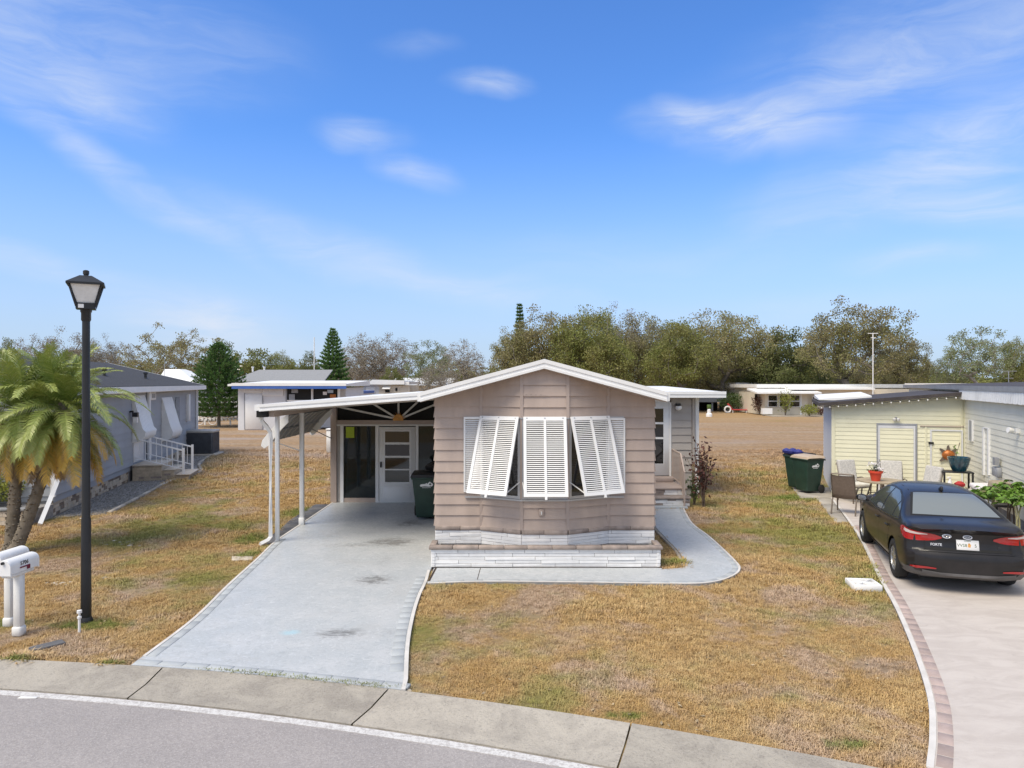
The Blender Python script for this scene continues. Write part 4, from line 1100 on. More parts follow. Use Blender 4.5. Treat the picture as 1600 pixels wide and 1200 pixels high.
vr = rbox('wall_vent', 1516, 1522, 656, 689, .05, 'white')
rbox('vent_grille', 1518, 1521.5, 657, 688, .056, 'dgrey', vr, .05)
rbox('conduit', 1538, 1540, 668, 742, .05, 'white'); rbox('conduit', 1546, 1548, 669, 742, .05, 'white')
rbox('conduit', 1540, 1546, 668, 669.5, .045, 'white')
s_ = sl_r(1593); z_ = zr_(1593, 673)
fl_ = MB().lathe([(.02, -.05), (.045, -.03), (.06, .04), (.06, .075)], (-.14, -s_, z_), 12, Matrix.Rotation(R(60), 4, 'X') @ Matrix.Rotation(R(-70), 4, 'Y')).build('flood_light', 'white_dirty', RH, world=False)
MB().box(-.07, 0, -s_-.04, -s_+.04, z_-.05, z_+.05).build('flood_light_base', 'white', RH, world=False)
rbox('meter_box', 1559, 1567, 730, 745, .12, 'dgrey', bevel=.02); rbox('meter_conduit', 1562, 1566, 715, 727, .14, 'dgrey', inn=.06)
# shed
SH = thing('shed', 'pale yellow clapboard shed with low dark roof and string lights beside the patio', 'shed', (9.17, 20.16, 0), RR)
SWd, SD = 3.265, 4.3
def zsh(x): return 2.66+x*.093
s1 = MB().prism([(0.01, 0.01), (SWd-.0, 0.01), (SWd-.0, SD), (0.01, SD)], 0, [zsh(0)-.02, zsh(SWd)-.02, zsh(SWd)-.02, zsh(0)-.02]).build('shed_wall', 'yellow', SH, world=False)
a1 = (1.17, 2.10); dz1 = 2.08
siding(s1, (0, 0), (SWd, 0), .10, 3.1, .118, 'yellow', [(1.13, 2.14, .1, 2.12)], [(-.093, 1, zsh(0)-.01)], world=False, ob=.013, ot=.002)
siding(s1, (0, SD), (0, 0), .10, 2.64, .118, 'wallwhite', world=False, ob=.013, ot=.002)
MB().box(-.02, .07, -.025, .02, .03, 2.64).build('corner_board', 'yellow_t', SH, world=False)
MB().box(SWd-.10, SWd-.05, -.025, .0, .03, 2.92).build('corner_board', 'yellow_t', SH, world=False)
MB().prism([(-.36, -.30), (SWd+.02, -.30), (SWd+.02, SD+.3), (-.36, SD+.3)], [zsh(-.36)-.04, zsh(SWd)-.04, zsh(SWd)-.04, zsh(-.36)-.04], [zsh(-.36)+.05, zsh(SWd)+.05, zsh(SWd)+.05, zsh(-.36)+.05]).build('roof', 'brownroof', SH, world=False)
MB().prism([(-.30, 1.2), (SWd*.35, 1.2), (SWd*.35, SD), (-.30, SD)], [zsh(0)+.06]*4, [zsh(0)+.10, zsh(1.1)+.10, zsh(1.1)+.18, zsh(0)+.18]).build('roof_panel', 'roof_white', SH, world=False)
# string lights
wr = thing('string_lights', 'black string of clear bulbs along the shed roof edge', 'string lights', tuple(W3(SH, 1.5, -.32, 2.7)), 0)
pts = []; 
for k in range(97):
    x = -.3+k*(SWd+.25)/96; pts.append(W3(SH, x, -.315, zsh(x)-.055-.022*abs(math.sin(k*math.pi/6))))
MB().tube(pts, .008, 4).build('wire', 'black', wr)
bulb = None
for k in range(0, 97, 6):
    if bulb is None:
        p0_ = pts[k]-Vector((0, 0, .03)); bulb = MB().lathe([(.006, -.03), (.016, -.022), (.02, -.008), (.012, .012)], p0_, 8).build('bulb', 'frost', wr, smooth=60); pb = p0_
    else:
        b_ = bulb.copy(); COL.objects.link(b_); b_.location = (pts[k]-Vector((0, 0, .03)))-pb
# doors of the shed
def sbox(name, x0, x1, z0, z1, out, m_, par=SH, inn=0, **k): return MB().box(x0, x1, -out, -inn, z0, z1).build(name, m_, par, world=False, **k)
d1 = sbox('shed_door', 1.17, 2.09, .06, 2.07, .012, 'yellow')
siding(d1, (1.22, -.012), (2.04, -.012), .16, 1.98, .118, 'yellow', world=False, ob=.012, ot=.002)
for (x0, x1, z0, z1) in ((1.13, 1.165, .05, 2.12), (2.095, 2.13, .05, 2.12), (1.165, 2.095, 2.075, 2.12)): sbox('door_frame', x0, x1, z0, z1, .035, 'alum')
for (x0, x1, z0, z1) in ((1.17, 1.215, .06, 2.07), (2.045, 2.09, .06, 2.07), (1.215, 2.045, 1.985, 2.07)): sbox('door_edge', x0, x1, z0, z1, .024, 'wallwhite', d1)
sbox('door_knob', 1.185, 1.215, 1.0, 1.12, .07, 'dgrey', d1, bevel=.01)
sbox('corner_board', 2.32, 2.36, .05, 2.06, .03, 'yellow_t'); sbox('ledge', 2.2, SWd, 2.05, 2.075, .04, 'taupe_trim')
d2 = sbox('shed_door', 2.48, 3.17, .06, 1.93, .035, 'yellow')
siding(d2, (2.52, -.035), (3.13, -.035), .16, 1.84, .118, 'yellow', world=False, ob=.012, ot=.002)
for (x0, x1, z0, z1) in ((2.44, 2.475, .05, 1.97), (3.175, 3.21, .05, 1.97), (2.475, 3.175, 1.935, 1.97)): sbox('door_frame', x0, x1, z0, z1, .055, 'wallwhite')
sbox('door_latch', 2.40, 2.52, 1.58, 1.63, .08, 'black', d2)
sl1 = sbox('wall_light', 1.58, 1.64, 2.24, 2.30, .08, 'dgrey')
for dx in (-.05, .05): MB().lathe([(.01, -.06), (.035, -.04), (.045, .02), (.03, .03)], (1.61+dx, -.12, 2.24), 10).build('light_globe', 'frost', sl1, world=False, smooth=60)

# ---- turtle ornament on the shed door
q = W3(SH, 2.86, -.09, 0); q.z = V(1479, 711, q.y).z
Mx = Matrix.Translation(q) @ Matrix.Rotation(RR, 4, 'Z') @ Matrix.Rotation(R(90), 4, 'X')
TU = thing('turtle_ornament', 'copper turtle wall ornament hanging on the smaller shed door', 'ornament', tuple(q), 0)
MB().lathe([(.155, 0), (.15, .03), (.11, .07), (.05, .09), (.0, .095)], (0, 0, 0), 14, Mx @ Matrix.Diagonal((1, .92, 1, 1)), capt=False).build('shell', 'rust', TU, smooth=60)
for a in (40, 140, 220, 320, 90):
    c_, s_2 = math.cos(R(a)), math.sin(R(a)); w = .05
    MB().prism([(c_*.13-s_2*w, s_2*.13+c_*w), (c_*.25-s_2*w*.6, s_2*.25+c_*w*.6), (c_*.27+s_2*w*.3, s_2*.27-c_*w*.3), (c_*.13+s_2*w, s_2*.13-c_*w)], .0, .02, Mx).build('flipper' if a != 90 else 'head', 'bronze', TU)

# ================================================================ BINS
def make_bin(loc, rz, label, lid='binlid', side=False):
    t = thing('wheeled_bin', label, 'bin', loc, rz)
    b = .235; T_ = .335
    mb = MB().hexa([(-b, -.26, .05), (b, -.26, .05), (b, .30, .05), (-b, .30, .05)], [(-T_, -.36, 1.0), (T_, -.36, 1.0), (T_, .40, 1.0), (-T_, .40, 1.0)])
    bo = mb.build('bin_body', 'bin', t, world=False, bevel=.05, seg=3, smooth=40)
    MB().box(-T_-.02, T_+.02, -.385, .42, .955, 1.0).build('rim', 'bin', bo, world=False, bevel=.012)
    lr = MB(); hz_ = 1.0
    prof_ = [(-.40, .0), (-.38, .06), (-.25, .085), (.2, .10), (.42, .08), (.45, .02)]
    rows = [[(x, y*.93, hz_+z) for y, z in prof_] for x in (-T_-.035, -T_+.02, T_-.02, T_+.035)]
    for j in (0, 3): rows[j] = [(p[0], p[1], hz_+(p[2]-hz_)*.3) for p in rows[j]]
    lr.grid(rows)
    bt = [[(x, y*.93, hz_-.004) for y, z in prof_] for x in (-T_-.035, T_+.035)]
    lr.grid(bt); lr.build('lid', lid, t, world=False, smooth=40, bevel=0)
    MB().tube([(-T_+.03, .46, .96), (T_-.03, .46, .96)], .018, 8).build('handle', lid if lid != 'binlid' else 'blackpl', t, world=False)
    for s in (-1, 1):
        wx = s*(b+.05)
        w = MB().lathe([(.0, -.03), (.10, -.03), (.125, -.02), (.125, .02), (.10, .03), (.0, .03)], (wx, .31, .125), 18, Matrix.Rotation(R(90), 4, 'Y'), False, False).build('wheel', 'rubber', t, world=False, smooth=40)
        MB().lathe([(.0, -.035), (.045, -.035), (.045, .035), (.0, .035)], (wx, .31, .125), 10, Matrix.Rotation(R(90), 4, 'Y'), False, False).build('hub', 'blackpl', w, world=False)
    MB().tube([(-b-.04, .31, .125), (b+.04, .31, .125)], .012, 6).build('axle', 'blackpl', t, world=False)
    # white printed emblem: script-like band, a tree in a diamond and a line of small letters
    tl = (.36-.26)/.95; 
    Mx = Matrix.Translation((0, -.352, .83)) @ Matrix.Rotation(R(90)+.10, 4, 'X')
    if side: Mx = Matrix(((0, 0, 1, .319), (1, 0, 0, .02), (0, 1, 0, .80), (0, 0, 0, 1))) @ Matrix.Rotation(.10, 4, 'X')
    em = MB()
    em.prism([(-.15, -.02), (-.13, .012), (-.02, .02), (.0, .045), (.02, .02), (.06, .02), (.10, -.035), (.07, -.045), (-.05, -.035), (-.13, -.045)], -.002, .003, Mx)
    em.prism([(.02, .02), (.075, .075), (.15, .025), (.155, -.01), (.13, -.04), (.07, -.035)], -.002, .004, Mx)
    for k in range(11): em.prism([(-.10+k*.019, -.075), (-.088+k*.019, -.075), (-.088+k*.019, -.062), (-.10+k*.019, -.062)], -.002, .003, Mx)
    e_ = em.build('emblem', 'white', bo, world=False)
    MB().prism([(.06, .01), (.085, .045), (.12, .01), (.09, -.015)], .004, .006, Mx).build('emblem_mark', 'bin', e_, world=False)
    return t
q = G(1269, 775); make_bin((q[0]+.02, q[1]+.38, .05), R(-72), 'green wheeled bin with beige lid beside the shed corner', side=True)
b1 = bpy.data.objects['wheeled_bin']; b1.matrix_basis = b1.matrix_basis @ Matrix.Diagonal((1, .82, 1, 1))
b2 = make_bin((q[0]+.06, q[1]+1.05, .05), R(-66), 'green bin with blue bags under its lid behind the beige-lidded one', 'blackpl', True); b2.matrix_basis = b2.matrix_basis @ Matrix.Diagonal((1, .82, 1, 1))
bg_ = MB()
rngb = random.Random(4)
bgx = [(-.30, -.25), (-.1, -.28), (.12, -.2), (-.25, 0), (.05, .05)]
for (x, y) in bgx[:4]: bg_.lathe([(.02, -.08), (.13, -.05), (.15, .02), (.08, .07), (.02, .09)], (x, y, 1.12), 9)
bb = bg_.build('refuse_bags', 'blue', None); bb.matrix_basis = b2.matrix_basis.copy(); tag(bb, 'blue plastic bags bulging from the rear bin', 'bags')
q = V(668, 817, 16.55); make_bin((-2.02, 16.75, .042), R(4), 'green wheeled bin with dark lid standing inside the carport', 'blackpl')
bag = MB().lathe([(.02, -.09), (.15, -.06), (.19, .02), (.10, .09), (.02, .12)], (-1.9, 16.8, 1.24), 9).build('refuse_bag', 'blackpl', None, smooth=60); tag(bag, 'black refuse bag on top of the carport bin', 'bag')

# ================================================================ LAMP POST, MAILBOXES, SMALL THINGS
lx, ly = G(134.5, 974)
LP = thing('street_lamp', 'tall black lamp post with a four sided frosted lantern on the verge', 'street lamp', (lx, ly, 0))
k_ = (137-134.5)/(975-480)
MB().lathe([(.075, 0), (.075, .05), (.066, .055), (.060, 1.4), (.052, 1.45), (.048, 4.1)], (0, 0, 0), 16).build('pole', 'black', LP, world=False, smooth=40)
MB().lathe([(.085, 0), (.085, .06), (.068, .10)], (0, 0, -.01), 16).build('base_collar', 'blackpl', LP, world=False, smooth=40)
MB().lathe([(.052, 4.08), (.060, 4.10), (.060, 4.19), (.07, 4.21), (.07, 4.24)], (0, 0, 0), 14).build('neck', 'black', LP, world=False, smooth=40)
rot45 = Matrix.Rotation(R(28), 4, 'Z')
zb, zt = 4.27, 4.56; wb, wt = .105, .185
fr = MB().box(-wb-.01, wb+.01, -wb-.01, wb+.01, zb-.03, zb+.05, rot45)
fr.box(-wt-.035, wt+.035, -wt-.035, wt+.035, zt, zt+.025, rot45)
for sx in (-1, 1):
    for sy in (-1, 1): fr.beam(rot45 @ Vector((sx*wb, sy*wb, zb)), rot45 @ Vector((sx*wt, sy*wt, zt)), .022)
fr.build('lantern_frame', 'black', LP, world=False)
MB().hexa([rot45 @ Vector(v) for v in ((-wb+.01, -wb+.01, zb+.05), (wb-.01, -wb+.01, zb+.05), (wb-.01, wb-.01, zb+.05), (-wb+.01, wb-.01, zb+.05))], [rot45 @ Vector(v) for v in ((-wt+.01, -wt+.01, zt), (wt-.01, -wt+.01, zt), (wt-.01, wt-.01, zt), (-wt+.01, wt-.01, zt))]).build('lantern_glass', 'frost', LP, world=False)
a = wt+.035; b = .07
MB().hexa([rot45 @ Vector(v) for v in ((-a, -a, zt+.026), (a, -a, zt+.026), (a, a, zt+.026), (-a, a, zt+.026))], [rot45 @ Vector(v) for v in ((-b, -b, zt+.13), (b, -b, zt+.13), (b, b, zt+.13), (-b, b, zt+.13))]).build('lantern_roof', 'black', LP, world=False)
MB().lathe([(.03, zt+.13), (.03, zt+.15), (.038, zt+.155), (.038, zt+.20), (.02, zt+.21)], (0, 0, 0), 12).build('photocell', 'blackpl', LP, world=False)
MB().box(-.085, -.02, -wb-.018, -wb-.011, zb-.02, zb+.03, rot45).build('number_tag', 'white', LP, world=False)
MB().lathe([(.0, 0), (.012, .004), (.0, .008)], (-.055, -.035, 1.42), 6).build('bolt', 'white', LP, world=False)
q = G(124, 991); wp = MB().lathe([(.016, 0), (.016, .20), (.026, .205), (.026, .23), (.014, .235), (.014, .27), (.03, .275), (.03, .31), (.01, .315)], (q[0], q[1], 0), 10).build('standpipe', 'white', None, smooth=40); tag(wp, 'short white plastic standpipe at the foot of the lamp post', 'pipe')
a_, b_ = Vector((*G(47, 1019), .02)), Vector((*G(100, 1006), .02))
pk = MB().beam(a_, b_, .17, .05).build('paving_slab', 'darkpaver', None, bevel=.02, seg=2); tag(pk, 'dark narrow slab lying in the grass near the kerb', 'slab')

def mailbox(base, hz, number, label, sc=1.0, flag=True):
    x, y = base; t = thing('mailbox', label, 'mailbox', (x, y, 0), R(-3), 'white mailboxes by the road')
    MB().box(-.047, .047, -.047, .047, 0, .80).build('post', 'white_dirty', t, world=False, bevel=.008)
    MB().box(-.064, .064, -.064, .064, .0, .13).build('post_base', 'white_dirty', t, world=False, bevel=.02)
    MB().box(-.07, .07, -.22, .19, .79, .84).build('support', 'white', t, world=False, bevel=.025, seg=3)
    w = .088; sec = [(-w, 0), (w, 0), (w, .10)]+[(w*math.cos(a), .10+w*math.sin(a)*.95) for a in np.linspace(.15, math.pi-.15, 11)]+[(-w, .10)]
    Mx = Matrix.Translation((0, 0, .845)) @ Matrix.Rotation(R(90), 4, 'X')
    bo = MB().prism(sec, -.22, .24, Mx).build('box_shell', 'white', t, world=False, smooth=35)
    dr_ = MB().prism([(px_*1.06, pz*1.03-.012) for px_, pz in sec], .24, .262, Mx).build('box_door', 'white', t, world=False, smooth=35)
    MB().prism([(px_*1.05, pz*1.03-.012) for px_, pz in sec], -.24, -.215, Mx).build('back_rim', 'white', t, world=False, smooth=35)
    MB().lathe([(.018, 0), (.018, .025), (.0, .026)], (0, -.262, .845+.15), 10, Matrix.Rotation(R(90), 4, 'X')).build('door_knob', 'black', dr_, world=False)
    fg = MB().box(w+.003, w+.010, -.10, .07, .893, .908).box(w+.003, w+.010, .02, .07, .855, .894).build('flag', 'crimson', t, world=False)
    if number:
        Mt = Matrix(((0, 0, 1, w+.001), (1, 0, 0, -.02), (0, 1, 0, .948), (0, 0, 0, 1)))
        text('number', number, .070, Mt, 'navy', bo, .0015, world=False, bold=.001)
    return t
mailbox((G(28, 994)[0], G(28, 994)[1]+.02), .8, '5706', 'white mailbox numbered 5706 with crimson flag on a white post')
mailbox((G(17, 981)[0]-.06, G(17, 981)[1]+.06), .8, None, 'white mailbox without number behind the numbered one, cut by the left edge')
# spotlight by the palm
q = V(35, 863, 12.9); sp_ = thing('garden_spotlight', 'small black garden spotlight beside the palm base', 'spotlight', (q.x, q.y, 0))
MB().tube([(0, 0, 0), (0, 0, .14)], .012, 6).build('stake', 'black', sp_, world=False)
MB().box(-.06, .06, -.05, .05, .13, .23, Matrix.Rotation(R(-15), 4, 'X')).build('head', 'black', sp_, world=False, bevel=.015)
MB().box(-.035, .035, -.058, -.045, .165, .195).build('lens', 'white', sp_, world=False)
# pale decorative screen block in the grass
q = G(1355, 923); BL = thing('screen_block', 'white cracked breeze block lying beside the neighbour driveway', 'block', (q[0], q[1]+.12, 0), R(-6))
bw, bd, bh = .21, .20, .11
fr = MB().box(-bw, bw, -bd, -bd+.03, 0, bh).box(-bw, bw, bd-.03, bd, 0, bh).box(-bw, -bw+.03, -bd+.03, bd-.03, 0, bh).box(bw-.03, bw, -bd+.03, bd-.03, 0, bh)
fr.beam((-bw+.02, -bd+.02, .08), (bw-.02, bd-.02, .08), .022, .06).beam((-bw+.02, bd-.02, .081), (bw-.02, -bd+.02, .081), .022, .06).beam((-bw+.02, 0, .079), (bw-.02, 0, .079), .02, .06)
fr.lathe([(.03, .03), (.03, .112), (.0, .113)], (0, 0, 0), 12)
fr.build('block_body', 'stone_white', BL, world=False, bevel=.004)
# utility pedestal and far hydrant-like post
q = G(519, 707); up = thing('utility_pedestal', 'pale grey utility pedestal standing in the field behind the carport', 'utility box', (q[0], q[1], 0))
MB().box(-.22, .22, -.2, .2, 0, 1.05).build('case', 'white_dirty', up, world=False, bevel=.02); MB().box(-.25, .25, -.23, .23, 1.05, 1.12).build('cap', 'white_dirty', up, world=False, bevel=.02)
q = G(1108, 651); up = thing('standpipe', 'white stubby water post at the far edge of the field', 'post', (q[0], q[1], 0))
MB().lathe([(.3, 0), (.3, .25), (.18, .35), (.18, .65), (.12, .75)], (0, 0, 0), 10).build('body', 'white', up, world=False)
MB().box(-.18, .18, -.15, .15, .75, 1.15).build('head', 'dgreen', up, world=False, bevel=.03)

# ================================================================ CAR
def build_car():
    t = thing('parked_car', 'black four door sedan parked on the neighbour driveway, seen from behind', 'car', (7.50, 12.70, .040), R(-16.5))
    t.matrix_basis = t.matrix_basis @ Matrix.Diagonal((.95, .98, .98, 1))
    paint, pnt, pp = bsdf('black_car_paint')
    nz = noi(pnt, nd(pnt, 'ShaderNodeTexCoord').outputs['Object'], 2.2, 5, .6)
    pnt.links.new(mixc(pnt, ramp(pnt, nz, .35, .7), (.013, .012, .012), (.022, .019, .019)), pp.inputs['Base Color'])
    pp.inputs['Roughness'].default_value = .34; pp.inputs['Coat Weight'].default_value = .28; pp.inputs['Coat Roughness'].default_value = .05
    pp.inputs['Specular IOR Level'].default_value = .28
    M['carpaint'] = paint
    ys = [-2.27, -2.21, -2.08, -1.88, -1.66, -1.40, -1.05, -.65, -.15, .3, .62, .95, 1.25, 1.65, 2.0, 2.17, 2.26]
    zt = [1.00, 1.035, 1.06, 1.075, 1.09, 1.215, 1.355, 1.425, 1.445, 1.425, 1.33, 1.15, 1.02, .96, .88, .76, .62]
    Wd = [.76, .835, .875, .893, .90, .90, .90, .90, .90, .90, .90, .895, .885, .86, .80, .70, .60]
    bl = [.945, .975, .99, .995, .99, .98, .96, .94, .92, .90, .88, .87, .86, .83, .79, .69, .57]
    zb = [.30, .25, .22, .20, .19, .18, .18, .18, .18, .18, .18, .18, .18, .19, .21, .24, .30]
    bl_ = [1, 1, .55, .15]
    def sh(z):
        return np.interp(z, [.2, .32, .42, .60, .655, .67, .90, .945, .99, 1.06], [.10, .03, 0, .0, .02, .095, .115, .09, .02, .03])
    cols = [-1, -.55, 0, .55, 1]
    rings = []
    for i, y in enumerate(ys):
        W_, b, z_, B = Wd[i], bl[i], zt[i], zb[i]; h = z_-b
        side = [(W_-.12, B), (W_-.03, B+.10), (W_+.00, .46), (W_, .605), (W_-.004, .668), (W_-.028, b-.05), (W_-.065, b+.01),
                (W_-.08-.13*h, b+.01+h*.42), (W_-.09-.36*h, b+h*.80), (W_-.13-.52*h, z_-.012)]
        ring = []
        for c in cols[1:-1]: ring.append((c*side[0][0], side[0][1]-.01))
        ring += side
        for c in cols[1:-1][::-1]: ring.append((c*side[-1][0], z_+.018*(1-c*c)))
        ring += [(-x, z) for x, z in side[::-1]]
        bb = bl_[i] if i < 4 else 0
        rings.append([(x, y+bb*sh(z)+(.06*(abs(x)/.8)**3 if i < 2 else 0), z) for x, z in ring])
    n = len(rings[0]); mb = MB()
    for r in rings: mb.v += r
    for i in range(len(rings)-1):
        for k in range(n): mb.f.append((i*n+k, i*n+(k+1) % n, (i+1)*n+(k+1) % n, (i+1)*n+k))
    # caps: rows over the 9 side levels, 5 columns
    for e in (0, len(rings)-1):
        base = e*n; m_ = 10; rows = []
        right = [base+3+k for k in range(m_)]; left = [base+n-1-k for k in range(m_)]
        for k in range(m_):
            if k == 0: mid = [base+0, base+1, base+2]
            elif k == m_-1: mid = [base+3+m_+2, base+3+m_+1, base+3+m_]
            else:
                pr, pl__ = Vector(mb.v[right[k]]), Vector(mb.v[left[k]]); mid = []
                for c in cols[1:-1]:
                    q = pl__.lerp(pr, (c+1)/2); q.y += (-.05 if e == 0 else .07)*(1-c*c)*(1 if e else 1); mb.v.append(tuple(q)); mid.append(len(mb.v)-1)
            rows.append([left[k]]+mid+[right[k]])
        if e == 0:
            for idx in rows[0][1:4]+rows[-1][1:4]:
                q = mb.v[idx]; mb.v[idx] = (q[0], q[1]-.05*(1-(q[0]/.8)**2), q[2])
        for a in range(m_-1):
            for b in range(4):
                f = (rows[a][b], rows[a][b+1], rows[a+1][b+1], rows[a+1][b]); mb.f.append(f if e == 0 else f[::-1])
    body = mb.build('body', 'carpaint', t, world=False, smooth=60)
    ss = body.modifiers.new('s', 'SUBSURF'); ss.levels = 3; ss.render_levels = 3
    cut = MB()
    for sx in (-1, 1):
        for yy in (-1.35, 1.36): cut.lathe([(.365, 0), (.365, .6)], (.60 if sx > 0 else -1.20, yy, .325), 40, Matrix.Rotation(R(90), 4, 'Y'))
    cu = cut.build('cut', 'black', t, world=False)
    dg = bpy.context.evaluated_depsgraph_get(); 
    me0 = bpy.data.meshes.new_from_object(body.evaluated_get(dg))          # smooth shell, for projecting details
    bm = bmesh.new(); bm.from_mesh(me0); bmesh.ops.recalc_face_normals(bm, faces=bm.faces); bvh = BVHTree.FromBMesh(bm); bm.free()
    bo = body.modifiers.new('b', 'BOOLEAN'); bo.operation = 'DIFFERENCE'; bo.object = cu; bo.solver = 'EXACT'
    dg = bpy.context.evaluated_depsgraph_get(); me = bpy.data.meshes.new_from_object(body.evaluated_get(dg))
    body.modifiers.clear(); old = body.data; body.data = me; bpy.data.meshes.remove(old); bpy.data.objects.remove(cu)
    me.polygons.foreach_set('use_smooth', [True]*len(me.polygons)); me.set_sharp_from_angle(angle=R(40))
    if not me.materials: me.materials.append(paint)
    MB().box(-.62, .62, -1.9, 1.9, .17, .60).build('underbody', 'blackpl', t, world=False)
    def hit(o, d, off):
        o, d = Vector(o), Vector(d).normalized(); loc, nrm, _, _ = bvh.ray_cast(o, d)
        if loc is None: return None
        if nrm.dot(d) > 0: nrm = -nrm
        return loc+nrm*off
    def patch(name, rows, off, matl, parent=t, thick=.004):
        """rows of (origin, dir); builds a skin lying on the shell"""
        g = [[hit(o, d, off) for o, d in r] for r in rows]
        for r in g:
            for j, p in enumerate(r):
                if p is None: r[j] = next((q for q in r if q is not None), Vector((0, 0, 0)))
        m_ = MB().grid(g); o = m_.build(name, matl, parent, world=False, smooth=60)
        return o
    def lin(a, b, k): return a+(b-a)*k
    def sidepatch(name, top, bot, off, matl, sx, nu=10, nv=5, parent=t):
        rows = []
        for j in range(nv+1):
            r = []
            for i in range(nu+1):
                u = i/nu
                def at(c):
                    L_ = len(c)-1; s = u*L_; k = min(int(s), L_-1); f = s-k; return (lin(c[k][0], c[k+1][0], f), lin(c[k][1], c[k+1][1], f))
                a, b = at(top), at(bot); y = lin(b[0], a[0], j/nv); z = lin(b[1], a[1], j/nv)
                r.append(((sx*2.2, y, z), (-sx, 0, 0)))
            rows.append(r)
        return patch(name, rows, off, matl, parent)
    for sx in (-1, 1):
        # window band surround then panes
        sidepatch('window_surround', [(1.12, .915), (.75, 1.16), (.40, 1.315), (-.1, 1.375), (-.6, 1.365), (-1.05, 1.285), (-1.52, 1.04)], [(1.12, .90), (.6, .90), (.1, .91), (-.3, .925), (-.7, .945), (-1.15, .965), (-1.52, 1.0)], .003, 'blackpl', sx, 24, 6)
        for nm, tp, bt in (('side_window', [(.98, .955), (.70, 1.14), (.38, 1.285), (.05, 1.34), (-.20, 1.352)], [(.98, .925), (.6, .925), (.3, .93), (.05, .94), (-.20, .945)]),
                       ('side_window', [(-.27, 1.352), (-.55, 1.35), (-.82, 1.31), (-1.04, 1.245)], [(-.27, .948), (-.5, .955), (-.8, .965), (-1.04, .98)]),
                       ('quarter_window', [(-1.09, 1.23), (-1.25, 1.165), (-1.44, 1.05)], [(-1.09, .985), (-1.25, 1.0), (-1.44, 1.02)])):
            sidepatch(nm, tp, bt, .006, 'louglass', sx, 12, 5)
        sidepatch('belt_strip', [(1.15, .905), (.3, .905), (-.6, .945), (-1.5, 1.005)], [(1.15, .895), (.3, .895), (-.6, .935), (-1.5, .995)], .007, 'chrome', sx, 16, 1)
        for (y0, y1, z0, z1) in ((-.235, -.235, .30, .92), (1.00, .93, .30, .89)):
            sidepatch('door_gap', [(y0-.004, z1), (y0-.004, z1-.001)][::-1] if False else [(y1-.004, z1), (y1+.004, z1)], [(y0-.004, z0), (y0+.004, z0)], .002, 'void', sx, 1, 10)
        sidepatch('door_gap', [(-1.10, .96), (-1.09, .96)], [(-.93, .30), (-.92, .30)], .002, 'void', sx, 1, 10)
        sidepatch('sill', [(1.0, .28), (-.95, .28)], [(1.0, .20), (-.95, .20)], .012, 'blackpl', sx, 10, 2)
        for y in (-.12, -.92):
            p_ = hit((sx*2.2, y, .80), (-sx, 0, 0), .02)
            MB().tube([p_+Vector((0, -.10, 0)), p_+Vector((sx*.012, -.03, .0)), p_+Vector((sx*.012, .05, 0)), p_+Vector((0, .10, 0))], .013, 6).build('door_handle', 'carpaint', t, world=False, smooth=60)
        # mirror
        mx = sx*1.0; mr = MB().lathe([(.02, -.05), (.085, -.04), (.105, .0), (.085, .06), (.03, .08)], (mx, .80, 1.0), 14, Matrix.Rotation(R(-90), 4, 'X') @ Matrix.Diagonal((1, .68, 1, 1))).build('wing_mirror', 'carpaint', t, world=False, smooth=60)
        MB().lathe([(.0, 0), (.08, 0), (.08, -.012), (0, -.013)], (mx, .745, 1.0), 14, Matrix.Rotation(R(-90), 4, 'X') @ Matrix.Diagonal((1, .66, 1, 1)), False, False).build('mirror_glass', 'chrome', mr, world=False)
        MB().beam((sx*.86, .84, .94), (mx, .83, .98), .05, .03).build('mirror_arm', 'carpaint', mr, world=False)
    def toppatch(name, pts_t, pts_b, off, matl, nu=10, nv=6, parent=t, d=(0, 0, -1)):
        rows = []
        for j in range(nv+1):
            r = []
            for i in range(nu+1):
                u = i/nu*2-1; a = lin(pts_b[0], pts_t[0], j/nv)*u; y = lin(pts_b[1]-.06*(1-u*u)*pts_b[2], pts_t[1]-.05*(1-u*u)*pts_t[2], j/nv)
                r.append(((a, y, 3), d))
            rows.append(r)
        return patch(name, rows, off, matl, parent)
    toppatch('rear_window_surround', (.50, -.86, 1), (.685, -1.635, 1), .002, 'void', 18, 8)
    toppatch('rear_window', (.465, -.90, 1), (.645, -1.605, 1), .006, 'rearglass', 18, 10)
    toppatch('windscreen', (.49, .34, -1), (.69, 1.08, -1), .005, 'louglass', 14, 8)
    # roof side grooves
    for sx in (-1, 1):
        rows = [[((sx*(x-.006), y, 3), (0, 0, -1)), ((sx*(x+.006), y, 3), (0, 0, -1))] for y, x in ((.35, .53), (.1, .505), (-.3, .49), (-.7, .495), (-1.0, .535), (-1.3, .60))]
        patch('roof_groove', rows, .002, 'void')
    # tail: columns round the corner
    def col(x, y, ang, z): # ray towards (x,y) coming from outside at angle ang from straight behind
        dx, dy = math.sin(R(ang)), math.cos(R(ang)); return ((x-dx*1.5, y-dy*1.5, z), (dx, dy, 0))
    base_cols = [(-.36, -1.9, 0), (-.46, -1.9, 0), (-.56, -1.9, 0), (-.66, -1.9, 8), (-.72, -1.92, 22), (-.74, -1.92, 42), (-.74, -1.90, 60), (-.72, -1.85, 78), (-.70, -1.78, 90)]
    zlo = [.845, .812, .798, .792, .790, .795, .81, .845, .905]
    zhi = [.870, .905, .925, .940, .952, .965, .972, .975, .955]
    taill = mat('tail_red', (.36, .004, .006), .12, .1, 8, coat=1.0); tailw = mat('tail_clear', (.62, .52, .50), .15, .1, 8, coat=1.0)
